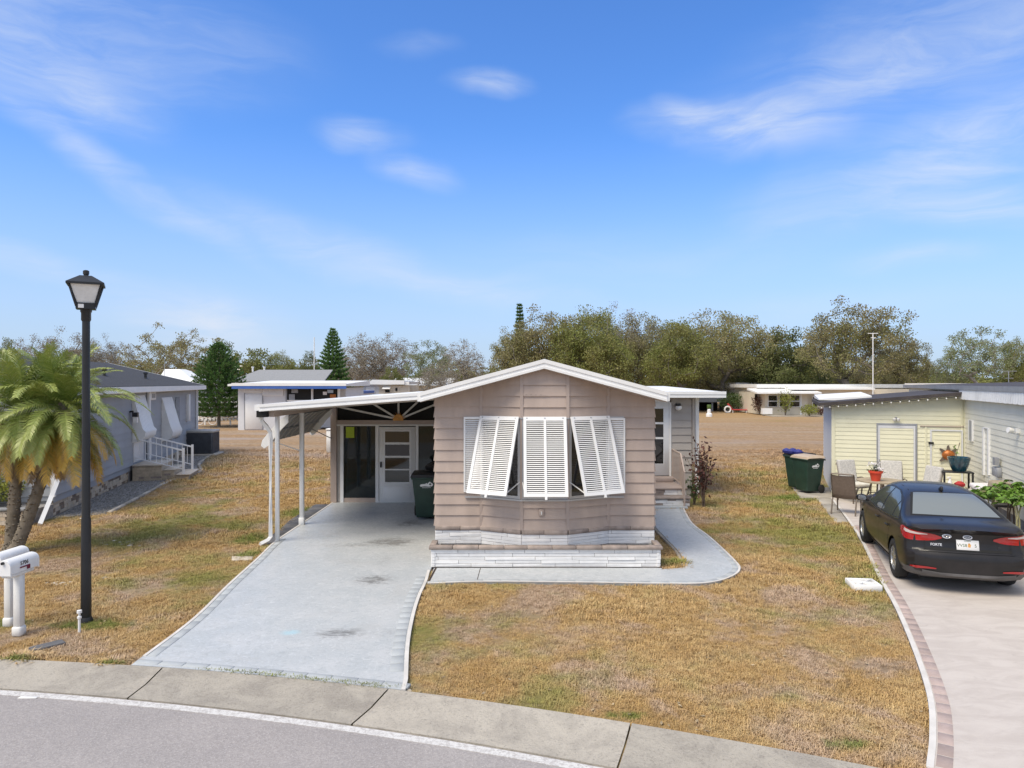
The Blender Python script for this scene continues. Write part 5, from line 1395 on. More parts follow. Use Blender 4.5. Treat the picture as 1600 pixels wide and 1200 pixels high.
    for sx in (1, -1):
        def mk(name, cl, lo, hi, off, matl, nv=4, parent=t):
            rows = []
            for j in range(nv+1):
                r = []
                for (x, y, a), l_, h_ in zip(cl, lo, hi):
                    o, d = col(x, y, a, lin(l_, h_, j/nv)); r.append(((o[0]*sx, o[1], o[2]), (d[0]*sx, d[1], d[2])))
                rows.append(r)
            return patch(name, rows, off, matl, parent)
        mk('lamp_seal', base_cols, [z-.012 for z in zlo], [z+.012 for z in zhi], .002, 'blackpl')
        tlamp = mk('tail_light', base_cols, zlo, zhi, .010, taill)
        mk('reverse_lens', base_cols[2:7], [.895, .89, .893, .90, .915], [.908, .925, .935, .948, .955], .014, tailw, 2, tlamp)
        mk('boot_gap', [(-.60, -1.9, 0), (-.607, -1.9, 0)], [.66, .66], [.80, .80], .0155, 'void', 4)
        mk('bumper_gap', [(-.66, -1.9, 6), (-.72, -1.92, 22), (-.74, -1.92, 45), (-.70, -1.8, 80), (-.70, -1.7, 90)], [.772, .768, .764, .76, .755], [.778, .774, .770, .766, .761], .003, 'void', 1)
        mk('reflector', [(-.46, -1.9, 0), (-.58, -1.9, 0), (-.66, -1.9, 12), (-.70, -1.92, 25)], [.385, .385, .385, .392], [.402, .415, .42, .41], .016, taill, 1)
    allc = base_cols+[(-.70, -1.75, 90)]
    full = [(x, y, a) for x, y, a in [(-.70, -1.74, 90), (-.72, -1.85, 78), (-.74, -1.90, 60), (-.74, -1.92, 42), (-.72, -1.92, 22), (-.6, -1.9, 4)]]
    def band(name, lo, hi, off, matl, inset=0, nv=3, parent=t, tops=None):
        rows = []
        cl = full[inset:]; allx = [(x, y, a, 1) for x, y, a in cl]+[(xx, -1.9, 0, 1) for xx in (-.4, -.2, 0, .2, .4)]+[(-x, y, -a, -1) for x, y, a in cl[::-1]]
        N_ = len(allx)
        for j in range(nv+1):
            r = []
            for i, (x, y, a, s_) in enumerate(allx):
                e = min(i, N_-1-i); hh = hi if tops is None else tops[min(e, len(tops)-1)]
                o, d = col(x, y, a, lin(lo, hh, j/nv)); r.append((o, d))
            rows.append(r)
        return patch(name, rows, off, matl, parent)
    grey = mat('grey_bumper_plastic', (.105, .10, .098), .6, .12, 6)
    band('bumper_valance', .21, .36, .012, grey, 0, 3, tops=[.27, .30, .34, .38, .385, .36, .335])
    band('boot_recess', .668, .705, .006, 'void', 5, 1)
    band('boot_edge', .935, .943, .003, 'void', 4, 1)
    band('bumper_highlight_step', .640, .652, .010, 'carpaint', 3, 2)
    # plate, badges, lettering
    def rearpos(x, z, off): return hit((x, -4, z), (0, 1, 0), off)
    p_ = rearpos(0, .765, .012)
    PM = Matrix.Translation(p_) @ Matrix.Rotation(R(90-12), 4, 'X')
    MB().box(-.17, .17, -.085, .085, -.01, -.002, PM).build('plate_frame', 'blackpl', t, world=False)
    pl_ = MB().box(-.158, .158, -.076, .076, -.003, .004, PM).build('number_plate', 'white', t, world=False, bevel=.002)
    text('plate_text', 'VVS8', .066, PM @ Matrix.Translation((-.080, -.008, .005)), 'dgreen', pl_, .001, world=False)
    text('plate_text', '5', .066, PM @ Matrix.Translation((.11, -.008, .005)), 'dgreen', pl_, .001, world=False)
    MB().prism([(.0, -.03), (.035, -.035), (.045, .0), (.03, .03), (.005, .025)], .004, .0055, PM).build('plate_emblem', 'orange', pl_, world=False)
    text('plate_text', 'FLORIDA', .024, PM @ Matrix.Translation((0, .060, .005)), 'dgreen', pl_, .001, world=False)
    def oval(x, z, txt, nm):
        q = rearpos(x, z, .004); OM = Matrix.Translation(q) @ Matrix.Rotation(R(90-14), 4, 'X')
        e_ = MB().lathe([(.068, 0), (.068, .008), (.060, .012)], (0, 0, 0), 24, OM @ Matrix.Diagonal((1, .52, 1, 1))).build(nm, 'bright', t, world=False)
        MB().lathe([(.050, .0125), (.050, .0130)], (0, 0, 0), 24, OM @ Matrix.Diagonal((1, .44, 1, 1))).build('badge_field', 'blackpl', e_, world=False)
        if txt: text('badge_text', txt, .042, OM @ Matrix.Translation((0, 0, .0135)), 'bright', e_, .002, world=False)
        else:
            for k in (-1, 1): MB().tube([(OM @ Vector((k*.02+.02*math.cos(a), .016*math.sin(a), .014))) for a in np.linspace(0, 6.0, 9)], .004, 5).build('badge_ring', 'chrome', e_, world=False)
    oval(0, .885, 'KIA', 'maker_badge'); oval(-.29, .885, None, 'dealer_badge')
    q = rearpos(-.44, .745, .006)
    text('model_lettering', 'FORTE', .055, Matrix.Translation(q) @ Matrix.Rotation(R(90-12), 4, 'X'), 'bright', t, .004, world=False, bold=.001)
    q = rearpos(.44, .745, .004); MB().lathe([(.022, 0), (.022, .006)], q, 12, Matrix.Rotation(R(80), 4, 'X')).build('round_badge', 'blackpl', t, world=False)
    # roof aerial
    q = hit((0, -.78, 3), (0, 0, -1), 0)
    MB().prism([(-.10, -.005), (.09, -.005), (.05, .03), (-.06, .075), (-.09, .07)], -.018, .018, Matrix.Translation(q) @ Matrix.Rotation(R(90), 4, 'X') @ Matrix.Rotation(R(90), 4, 'Y')).build('aerial_fin', 'blackpl', t, world=False, bevel=.006)
    # wheels
    for sx in (-1, 1):
        for yy in (-1.35, 1.36):
            c = (sx*.79, yy, .325); Ry = Matrix.Rotation(R(90*sx), 4, 'Y')
            w = MB().lathe([(.205, -.10), (.28, -.105), (.312, -.09), (.325, -.05), (.325, .05), (.312, .09), (.28, .105), (.215, .10), (.205, .08)], c, 40, Ry, False, False).build('wheel', 'rubber', t, world=False, smooth=50)
            MB().lathe([(.208, -.09), (.208, .085), (.196, .09), (.190, .05), (.19, -.03), (.0, -.03)], c, 36, Ry, False, False).build('rim', 'silver', w, world=False, smooth=40)
            MB().lathe([(.0, .02), (.186, .02)], c, 30, Ry, False, False).build('brake_disc', 'blackpl', w, world=False)
            MB().lathe([(.05, .03), (.05, .085), (.035, .092), (.0, .092)], c, 16, Ry, True, False).build('hub_cap', 'silver', w, world=False, smooth=40)
            for k in range(10):
                a = 2*math.pi*(k//2)/5+(.16 if k % 2 else -.16); MX = Matrix.Translation(c) @ Ry @ Matrix.Rotation(a, 4, 'Z')
                MB().hexa([MX @ Vector(v) for v in ((.03, -.016, .055), (.03, .016, .055), (.03, .016, .088), (.03, -.016, .088))], [MX @ Vector(v) for v in ((.20, -.013, .045), (.20, .013, .045), (.20, .013, .082), (.20, -.013, .082))]).build('spoke', 'silver', w, world=False)
    return t
CAR = build_car()

# ================================================================ PATIO
def sling_chair(loc, rz, label, cush=False, group='patio chairs'):
    t = thing('patio_chair', label, 'chair', loc, rz, group)      # faces +Y (local)
    for s in (-1, 1):
        x = s*.27
        MB().tube([(x, .26, .0), (x, .24, .30), (x, .22, .42), (x, -.22, .39), (x*.96, -.30, .55), (x*.94, -.42, .96), (x*.92, -.46, 1.0)], .018, 6).build('side_frame', 'bronze', t, world=False, smooth=60)
        MB().tube([(x, -.22, .39), (x, -.30, .20), (x, -.36, 0)], .018, 6).build('leg', 'bronze', t, world=False)
        MB().tube([(x, .24, .30), (x*1.08, .25, .60), (x*1.10, .12, .645), (x*1.08, -.15, .64), (x*1.0, -.32, .60)], .018, 6).build('arm', 'bronze', t, world=False, smooth=60)
    MB().tube([(-.25, -.455, 1.0), (.25, -.455, 1.0)], .018, 6).build('top_bar', 'bronze', t, world=False)
    MB().tube([(-.27, .1, .40), (.27, .1, .40)], .014, 6).build('cross_bar', 'bronze', t, world=False)
    rows = []
    for (y, z) in ((.24, .42), (.10, .405), (-.10, .385), (-.22, .39), (-.29, .52), (-.36, .74), (-.43, .97)):
        rows.append([(x, y, z-.015*(1-(x/.25)**2)) for x in np.linspace(-.25, .25, 5)])
    b = MB().grid(rows).grid([[(p[0], p[1]-.004, p[2]-.006) for p in r] for r in rows[::-1]]).build('sling', 'sand', t, world=False, smooth=60)
    if cush:
        Mx = Matrix.Translation((0, -.34, .74)) @ Matrix.Rotation(R(13), 4, 'X')
        MB().box(-.26, .26, -.05, .06, -.28, .36, Mx).build('back_cushion', 'cushion', t, world=False, bevel=.045, seg=3)
        MB().box(-.26, .26, -.20, .26, .42, .52).build('seat_cushion', 'creampl', t, world=False, bevel=.04, seg=3)
    return t
z0 = .042
def gp_(px, py): x, y = G(px, py); return x, y
sling_chair((8.25, 17.35, z0), R(-38), 'brown sling patio chair seen from behind, nearest the lawn')
sling_chair((10.15, 18.75, z0), R(158), 'patio chair with pale back cushion against the shed door', True)
sling_chair((9.25, 18.95, z0), R(-168), 'patio chair with patterned cushion behind the red pot', True)
sling_chair((10.30, 17.75, z0), R(100), 'patio chair with pale cushion seen from the side, right of the table', True)
TB = thing('patio_table', 'round patio table between the cushioned chairs', 'table', (9.42, 18.0, z0))
MB().lathe([(.54, .68), (.56, .69), (.56, .715), (.53, .72)], (0, 0, 0), 32).build('table_top', 'tan', TB, world=False, smooth=30)
for k in range(4):
    a = R(45+90*k); c_, s_ = math.cos(a), math.sin(a)
    MB().tube([(c_*.20, s_*.20, .68), (c_*.30, s_*.30, .35), (c_*.46, s_*.46, 0)], .02, 6).build('leg', 'bronze', TB, world=False)
MB().tube([(.28*math.cos(a), .28*math.sin(a), .36) for a in np.linspace(0, 2*math.pi, 17)[:-1]], .012, 5, closed=True).build('ring', 'bronze', TB, world=False)
RP = thing('flower_pot', 'bright red pot of white flowers on the patio table', 'flower pot', (9.22, 17.85, z0+.72))
MB().lathe([(.10, 0), (.145, .20), (.17, .205), (.172, .255), (.15, .256), (.14, .22)], (0, 0, 0), 20, capt=False).build('pot', 'redpot', RP, world=False, smooth=40)
MB().lathe([(.0, .22), (.14, .22)], (0, 0, 0), 16, capb=False, capt=False).build('pot_soil', 'soil', RP, world=False)
rng = np.random.RandomState(11)
sm_ = MB(); fl = []
for k in range(16):
    a = rng.rand()*6.28; r_ = rng.rand()*.17; e_ = (r_*math.cos(a), r_*math.sin(a), .27+rng.rand()*.17); sm_.tube([(e_[0]*.3, e_[1]*.3, .2), e_], .004, 4); fl.append(e_)
sm_.build('stem', 'green', RP, world=False)
cs = [np.array(fl[i % 16])+rng.normal(size=3)*.018 for i in range(190)]
leafmesh('petal', cs, None, .045, 'petal', RP, .9, rng=rng)
leafmesh('leaf', [np.array(fl[i % 16])*[1, 1, .8]+rng.normal(size=3)*.03 for i in range(60)], None, .06, 'dgreen', RP, .5, rng=rng)
# stand with the glazed pot
q = Vector((11.02, 17.45, z0)); SN = thing('plant_stand', 'black metal stand carrying the teal glazed pot', 'stand', tuple(q), RR)
hs_ = .99
for sx in (-1, 1):
    for sy in (-1, 1): MB().box(sx*.30-.02, sx*.30+.02, sy*.20-.02, sy*.20+.02, 0, hs_).build('leg', 'black', SN, world=False)
MB().box(-.33, .33, -.23, .23, hs_, hs_+.03).build('stand_top', 'black', SN, world=False, bevel=.005)
MB().box(-.30, .30, -.19, .19, .40, .42).build('shelf', 'dgrey', SN, world=False)
TP = thing('glazed_pot', 'wide teal glazed pot with a bare twig standing on the black stand', 'flower pot', (11.06, 17.42, z0+hs_+.032))
MB().lathe([(.14, 0), (.20, .12), (.245, .30), (.255, .345), (.235, .35), (.22, .30)], (0, 0, 0), 28, capt=False).build('pot', 'tealpot', TP, world=False, smooth=40)
MB().lathe([(.0, .30), (.22, .30)], (0, 0, 0), 20, capb=False, capt=False).build('pot_soil', 'soil', TP, world=False)
tw = MB().tube([(-.08, 0, .28), (-.06, .0, .45), (.0, .02, .58), (.03, .02, .70)], [.008, .007, .006, .012], 5).tube([(-.07, 0, .38), (-.10, 0, .5), (-.14, .01, .62)], [.006, .005, .008], 5)
tw.build('twig', 'twig', TP, world=False)
leafmesh('leaf', [(-.10+rng.normal()*.02, rng.normal()*.02, .55+rng.normal()*.05) for _ in range(9)], None, .06, 'green', TP, .6, rng=rng)
sb = thing('spray_bottle', 'white spray bottle on the lower end of the black stand', 'bottle', (10.70, 17.2, z0+.60))
MB().lathe([(.045, 0), (.05, .02), (.05, .18), (.02, .24), (.018, .27)], (0, 0, 0), 12).build('bottle', 'white', sb, world=False, smooth=40)
MB().box(-.06, .03, -.015, .015, .27, .31).build('trigger_head', 'white', sb, world=False, bevel=.006)
st2 = thing('side_stand', 'small dark side stand holding the spray bottle', 'stand', (10.70, 17.2, z0))
MB().box(-.22, .22, -.15, .15, .57, .60).build('stand_top', 'dgrey', st2, world=False)
for sx in (-1, 1):
    for sy in (-1, 1): MB().box(sx*.2-.012, sx*.2+.012, sy*.13-.012, sy*.13+.012, 0, .57).build('leg', 'black', st2, world=False)
# bench with cushions, grill under a tan cover
BN = thing('storage_bench', 'low slatted bench heaped with cushions along the cream house wall', 'bench', (11.10, 16.45, z0), RR)
for k in range(6): MB().box(-.28, .30, -.55+k*.19, -.40+k*.19, .50, .53).build('slat', 'white_dirty', BN, world=False)
for sx in (-.25, .27):
    for sy in (-.5, .5): MB().box(sx-.025, sx+.025, sy-.025, sy+.025, 0, .50).build('leg', 'dgrey', BN, world=False)
cu1 = MB().box(-.30, .28, -.5, .45, .0, .13).build('cushion_stack', 'cushion', None, bevel=.05, seg=3); cu1.matrix_basis = Matrix.Translation((11.10, 16.45, z0+.54)) @ Matrix.Rotation(RR, 4, 'Z'); tag(cu1, 'pale folded cushion lying on the slatted bench', 'cushion')
cu2 = MB().box(-.24, .24, -.32, .28, .0, .12).build('cushion_stack', 'petal', None, bevel=.05, seg=3); cu2.matrix_basis = Matrix.Translation((11.16, 16.6, z0+.67)) @ Matrix.Rotation(RR+.2, 4, 'Z') @ Matrix.Rotation(.12, 4, 'X'); tag(cu2, 'pinkish patterned cushion topmost on the bench', 'cushion')
rd_ = MB().lathe([(.03, 0), (.11, .03), (.12, .09), (.05, .14)], (0, 0, 0), 7).build('red_cloth', 'red', None, smooth=60); rd_.matrix_basis = Matrix.Translation((10.75, 16.9, z0+.70)); tag(rd_, 'crumpled red cloth beside the cushions', 'cloth')
rs_ = MB().box(-.10, .10, -.10, .10, 0, .66).build('stool', 'dgrey', None, bevel=.02); rs_.matrix_basis = Matrix.Translation((10.75, 16.9, z0)); tag(rs_, 'dark narrow stool under the red cloth', 'stool')
GR = thing('covered_grill', 'barbecue grill under a tan cover near the electric meter', 'grill', (10.72, 15.35, z0), RR)
gb = MB().hexa([(-.26, -.42, .62), (.26, -.42, .62), (.26, .42, .62), (-.26, .42, .62)], [(-.20, -.38, 1.04), (.20, -.38, 1.04), (.20, .38, 1.04), (-.20, .38, 1.04)])
gb.build('cover', 'tan', GR, world=False, bevel=.06, seg=3)
MB().box(-.28, .28, -.45, .45, .55, .64).build('firebox', 'blackpl', GR, world=False, bevel=.02)
MB().box(-.36, -.28, -.40, .40, .58, .62).build('shelf', 'dgrey', GR, world=False)
for sx in (-.22, .22):
    for sy in (-.36, .36): MB().box(sx-.02, sx+.02, sy-.02, sy+.02, .06, .56).build('leg', 'black', GR, world=False)
for sy in (-.36, .36): MB().lathe([(.06, -.015), (.06, .015)], (-.22, sy, .06), 12, Matrix.Rotation(R(90), 4, 'Y')).build('wheel', 'rubber', GR, world=False)
# potted umbrella-leaved plants
def potplant(loc, h, label, pot, potr, seed, nleaf=60, spread=.28, stemm='stem'):
    rng = np.random.RandomState(seed); t = thing('potted_plant', label, 'potted plant', loc)
    MB().lathe([(potr*.7, 0), (potr, .22), (potr*1.06, .23), (potr*1.06, .26), (potr*.9, .26)], (0, 0, 0), 18, capt=False).build('pot', pot, t, world=False, smooth=40)
    MB().lathe([(.0, .22), (potr*.95, .22)], (0, 0, 0), 14, capb=False, capt=False).build('pot_soil', 'soil', t, world=False)
    stm = MB(); cs = []; ds = []
    for k in range(3):
        a = rng.rand()*6.28; b_ = (rng.normal()*.04, rng.normal()*.04, .2); tp = (math.cos(a)*.09, math.sin(a)*.09, h*rng.uniform(.85, 1)); stm.tube([b_, (b_[0], b_[1], h*.5), tp], [.02, .016, .012], 6)
        for j in range(nleaf//3):
            aa = rng.rand()*6.28; ee = rng.uniform(.1, 1); rr_ = spread*rng.uniform(.4, 1)
            e_ = (tp[0]+math.cos(aa)*rr_, tp[1]+math.sin(aa)*rr_, tp[2]+.10*ee-.12*(rr_/spread)**2+rng.normal()*.03)
            stm.tube([tp, e_], .003, 3, cap=False)
            for i in range(7):
                b2_ = aa+(i-3)*.5; cs.append(e_); ds.append((math.cos(b2_), math.sin(b2_), -.45))
    stm.build('stem', stemm, t, world=False)
    leafmesh('foliage', cs, ds, .125, 'green', t, .42, .15, rng)
    return t
potplant((9.75, 14.35, z0), 1.12, 'leafy green plant on pale stems in a blue pot beside the car', 'bluepot', .17, 21, 78, .27)
potplant((10.12, 14.25, z0), 1.16, 'darker leafy plant with brown stem against the cream wall', 'bluepot', .15, 22, 70, .25, 'twig')
potplant((9.95, 13.85, z0), 1.0, 'green plant in a dark teal pot nearest the right edge', 'tealpot', .16, 23, 66, .24)
wb_ = MB().hexa([(-.2, -.3, .05), (.2, -.3, .05), (.2, .3, .05), (-.2, .3, .05)], [(-.3, -.42, .35), (.3, -.42, .35), (.3, .42, .35), (-.3, .42, .35)]).build('plastic_tub', 'blackpl', None, bevel=.04, seg=2); wb_.matrix_basis = Matrix.Translation((9.75, 12.9, z0)) @ Matrix.Rotation(RR, 4, 'Z'); tag(wb_, 'dark plastic tub standing right of the car', 'tub')

# ================================================================ PALMS
def palm_mat(name, cols):
    m, nt, p = bsdf(name); v = nd(nt, 'ShaderNodeTexCoord').outputs['Object']
    l = nd(nt, 'ShaderNodeVectorMath', {0: v}, operation='LENGTH').outputs['Value']
    ri = nd(nt, 'ShaderNodeNewGeometry').outputs['Random Per Island']
    oi = nd(nt, 'ShaderNodeObjectInfo').outputs['Random']
    f = mth(nt, 'ADD', mth(nt, 'MULTIPLY', l, .42), mth(nt, 'MULTIPLY', mth(nt, 'ADD', ri, oi), .25))
    c = mixc(nt, ramp(nt, f, .35, .95), cols[0], cols[1])
    c = mixc(nt, ramp(nt, ri, .75, 1, 0, .5), c, cols[2])
    nt.links.new(c, p.inputs['Base Color']); p.inputs['Roughness'].default_value = .42
    return m
M['palm1'] = palm_mat('palm_green', [(.18, .25, .05), (.32, .37, .09), (.44, .45, .17)])
M['palm2'] = palm_mat('palm_turning', [(.20, .23, .045), (.60, .36, .05), (.66, .45, .10)])
M['palm3'] = palm_mat('palm_dead', [(.22, .16, .08), (.32, .23, .13), (.38, .29, .16)])
def frond_mesh(L, e0, droop, seed, matl, nl=60, ll=.34):
    rng = np.random.RandomState(seed); N_ = 16; p = Vector((0.05, 0, 0)); pts = [p.copy()]; dirs = []
    for i in range(N_):
        s = (i+.5)/N_; th = e0-droop*s**1.25; d = Vector((math.cos(th), 0, math.sin(th))); p = p+d*L/N_; pts.append(p.copy()); dirs.append(d)
    mb = MB(); mb.tube(pts, [.014*(1-.85*i/N_) for i in range(N_+1)], 4)
    for k in range(nl):
        s = .10+.90*k/(nl-1); f = s*N_; i = min(int(f), N_-1); q = pts[i].lerp(pts[i+1], f-i); d = dirs[i]; up = Vector((-d.z, 0, d.x))
        ln = ll*(.35+.75*math.sin(math.pi*min(1, s*.85+.12)))*rng.uniform(.85, 1.1)
        for sd_ in (-1, 1):
            y = Vector((0, sd_, 0)); fw2 = rng.uniform(.45, .75)+.5*s
            a = (y*1.0+d*fw2+up*rng.uniform(.10, .38)).normalized()
            b = (y*.75+d*fw2-Vector((0, 0, 1))*rng.uniform(.25, .7)).normalized()
            m_ = q+a*ln*.5; e_ = m_+b*ln*.55; w = d*.0095
            mb.add([q-w, q+w, m_+w*1.1, m_-w*1.1, e_], [(0, 1, 2, 3), (3, 2, 4)])
    me = bpy.data.meshes.new('frond'); me.from_pydata(mb.v, [], mb.f); me.materials.append(M[matl]); me.update(); return me
FR = []
for e_, dr_, mt, L_ in [(82, 45, 'palm1', 1.55), (68, 70, 'palm1', 1.75), (50, 85, 'palm1', 1.85), (32, 90, 'palm1', 1.85), (12, 80, 'palm1', 1.75), (-10, 72, 'palm1', 1.65), (-20, 64, 'palm2', 1.6), (-38, 48, 'palm2', 1.6), (-55, 32, 'palm2', 1.5), (-66, 22, 'palm3', 1.3)]:
    FR.append([frond_mesh(L_, R(e_), R(dr_), 100+len(FR)*2+j, mt) for j in range(2)])
def palm(label, base, mid, top, seed, nfr=76, rad=.085):
    rng = np.random.RandomState(seed); b = Vector(base); t = thing('palm_tree', label, 'palm tree', (b.x, b.y, 0), 0, 'palms leaning apart by the left house')
    P0, P1, P2 = Vector((0, 0, 0)), Vector(mid)-b, Vector(top)-b
    pts, rr_ = [], []
    for k in range(70):
        u = k/69; q = P0*(1-u)**2+P1*2*u*(1-u)+P2*u*u; pts.append(q); rr_.append(rad*(1.35-.45*u if u > .06 else 1.9-8*u)*(1+.10*(k % 2)))
    MB().tube(pts, rr_, 12).build('trunk', 'palmtrunk', t, world=False, smooth=50)
    sc_ = MB()
    for k in range(160):      # old leaf-base stubs on the trunk
        u = rng.rand(); i = int(u*68); q = pts[i]; a = k*2.4; r_ = rr_[i]; d = Vector((math.cos(a), math.sin(a), .9)).normalized()
        s0 = q+Vector((math.cos(a), math.sin(a), 0))*r_*.8; sc_.beam(s0, s0+d*.05, .035, .02)
    sc_.build('leaf_base', 'palmtrunk', t, world=False)
    # roots skirt
    cr = MB().lathe([(.10, -.35), (.15, -.1), (.13, .1), (.03, .35)], tuple(P2), 10).build('crownshaft', 'palmtrunk', t, world=False, smooth=60)
    for k in range(nfr):
        u = (k+.5)/nfr; c = min(len(FR)-1, int(u*len(FR))); me = FR[c][k % 2]
        o = bpy.data.objects.new('frond', me); COL.objects.link(o); o.parent = t
        a = k*2.39996+rng.normal()*.12; s = rng.uniform(.72, .93)
        o.matrix_basis = Matrix.Translation(P2+Vector((0, 0, .12-.32*u))) @ Matrix.Rotation(a, 4, 'Z') @ Matrix.Rotation(rng.normal()*.10, 4, 'Y') @ Matrix.Rotation(rng.normal()*.25, 4, 'X') @ Matrix.Scale(s, 4)
    return t
D1 = 13.5
def VV(px, py, D): return V(px, py, D)
palm('left palm of the pair, its trunk leaning against the left edge of the photo', (VV(17, 862, D1).x, D1, 0), VV(22, 770, D1), VV(36, 645, D1), 31)
palm('right palm of the pair, leaning toward the lamp post with yellow lower fronds', (VV(28, 858, D1).x, D1-.12, 0), VV(52, 800, D1), VV(98, 645, D1+.1), 32)

# ================================================================ TREES
def leaf_mat(name, a, b, c_, rough=.6):
    m, nt, p = bsdf(name); P = nd(nt, 'ShaderNodeTexCoord').outputs['Object']
    ri = nd(nt, 'ShaderNodeNewGeometry').outputs['Random Per Island']; oi = nd(nt, 'ShaderNodeObjectInfo').outputs['Random']
    off = nd(nt, 'ShaderNodeVectorMath', {0: P, 1: nd(nt, 'ShaderNodeCombineXYZ', {0: mth(nt, 'MULTIPLY', oi, 40.0), 1: 0.0, 2: 0.0}).outputs[0]}, operation='ADD').outputs[0]
    c = mixc(nt, ramp(nt, noi(nt, off, .32, 4, .6), .38, .64), a, b)
    c = mixc(nt, ramp(nt, ri, .55, 1, 0, .7), c, c_)
    k = ramp(nt, oi, 0, 1, .82, 1.18, False)
    c = mixc(nt, 1.0, c, nd(nt, 'ShaderNodeCombineColor', {0: k, 1: k, 2: k}).outputs[0], 'MULTIPLY')
    nt.links.new(c, p.inputs['Base Color']); p.inputs['Roughness'].default_value = rough; p.inputs['Specular IOR Level'].default_value = .25
    tr = nd(nt, 'ShaderNodeBsdfTranslucent', {0: c}); mx = nd(nt, 'ShaderNodeMixShader', {0: .28})
    nt.links.new(p.outputs[0], mx.inputs[1]); nt.links.new(tr.outputs[0], mx.inputs[2]); nt.links.new(mx.outputs[0], nt.nodes['Material Output'].inputs[0])
    return m
M['oak'] = leaf_mat('oak_leaves', (.225, .225, .08), (.285, .25, .125), (.37, .32, .19))
M['oakg'] = leaf_mat('green_oak_leaves', (.20, .23, .06), (.255, .25, .085), (.32, .30, .13))
M['oakb'] = leaf_mat('brown_twig_leaves', (.30, .26, .185), (.36, .31, .235), (.22, .20, .10))
M['oakd'] = leaf_mat('dark_leaves', (.11, .135, .045), (.16, .18, .065), (.22, .22, .09))
M['pine'] = leaf_mat('norfolk_pine', (.075, .15, .04), (.11, .20, .055), (.17, .26, .075))
M['pale'] = leaf_mat('pale_green_leaves', (.17, .20, .09), (.22, .25, .13), (.29, .30, .17))
M['bark'] = mat('grey_bark', (.17, .15, .125), .95, .25, 2, .8, 14)
M['barkp'] = mat('pale_bark', (.27, .245, .215), .95, .2, 2, .6, 14)
def tree_meshes(seed, Ht, Rw, th, natt, leaf_n, leaf_s, lobes=5, crr=.09, trr=.30, flat=.75, twigs=3):
    rng = np.random.RandomState(seed); att = []
    lb = []
    for k in range(lobes):
        a = 2*math.pi*(k+rng.rand()*.6)/lobes; rr_ = Rw*rng.uniform(.35, .62); lb.append((np.array([math.cos(a)*rr_, math.sin(a)*rr_, th+(Ht-th)*rng.uniform(.30, .60)]), Rw*rng.uniform(.38, .55), (Ht-th)*rng.uniform(.28, .42)))
    lb.append((np.array([0, 0, th+(Ht-th)*.62]), Rw*.55, (Ht-th)*.40))
    while len(att) < natt:
        c, rx, rz_ = lb[rng.randint(len(lb))]; u = rng.normal(size=3); u /= np.linalg.norm(u); r_ = rng.uniform(.45, 1.0)**.6
        q = c+u*[rx, rx, rz_]*r_
        if q[2] > th*.75: att.append(q)
    att = np.array(att); nodes = [np.array([0, 0, 0.]), np.array([rng.normal()*.15, rng.normal()*.15, th*.5]), np.array([rng.normal()*.3, rng.normal()*.3, th])]; par = [-1, 0, 1]
    order = np.argsort(np.linalg.norm(att-nodes[2], axis=1)); tips = []
    for i in order:
        q = att[i]; nn = np.array(nodes[2:] if len(nodes) > 3 else nodes[2:]); d = np.linalg.norm(nn-q, axis=1)+np.maximum(0, nn[:, 2]-q[2])*.8
        j = int(np.argmin(d))+2; s = nodes[j]; m_ = s*.5+q*.5+rng.normal(size=3)*np.linalg.norm(q-s)*.10; m_[2] += np.linalg.norm(q-s)*.06
        nodes.append(m_); par.append(j); nodes.append(q); par.append(len(nodes)-2); tips.append(len(nodes)-1)
    w = np.zeros(len(nodes))
    for t_ in tips: w[t_] += 1
    for i in range(len(nodes)-1, 0, -1): w[par[i]] += w[i]
    rad = np.maximum(.018, trr*(w/w[0])**.5*.95)
    mb = MB()
    for i in range(1, len(nodes)):
        p_ = par[i]; r0, r1 = min(rad[p_], rad[i]*1.35), rad[i]
        if p_ == 0: r0 = trr*1.35
        mb.tube([nodes[p_], nodes[i]], [r0, r1], 6 if rad[i] > .08 else 4, cap=False)
    for i in tips:
        for k in range(twigs):
            u = rng.normal(size=3); u[2] = abs(u[2])*.6; u /= np.linalg.norm(u); e_ = nodes[i]+u*Ht*.06*rng.uniform(.6, 1.3); mb.tube([nodes[i], e_], [.02, .008], 3, cap=False)
    me = bpy.data.meshes.new('trunk'); me.from_pydata([tuple(v) for v in mb.v], [], mb.f); me.polygons.foreach_set('use_smooth', [True]*len(me.polygons)); me.update()
    tp = np.array([nodes[i] for i in tips]); idx = rng.randint(len(tp), size=leaf_n); u = np.clip(rng.normal(size=(leaf_n, 3)), -1.7, 1.7)
    cs = tp[idx]+u*np.array([1, 1, flat])*Ht*crr*.62
    ds = u*.6+np.array([0, 0, .2])
    return me, cs, ds, leaf_s, rng
def leafme(cs, ds, size, rng, aspect=.7):
    o = leafmesh('crown', cs, ds, size, 'oak', None, aspect, .8, rng); me = o.data; bpy.data.objects.remove(o); me.materials.clear(); return me
KIND = {}
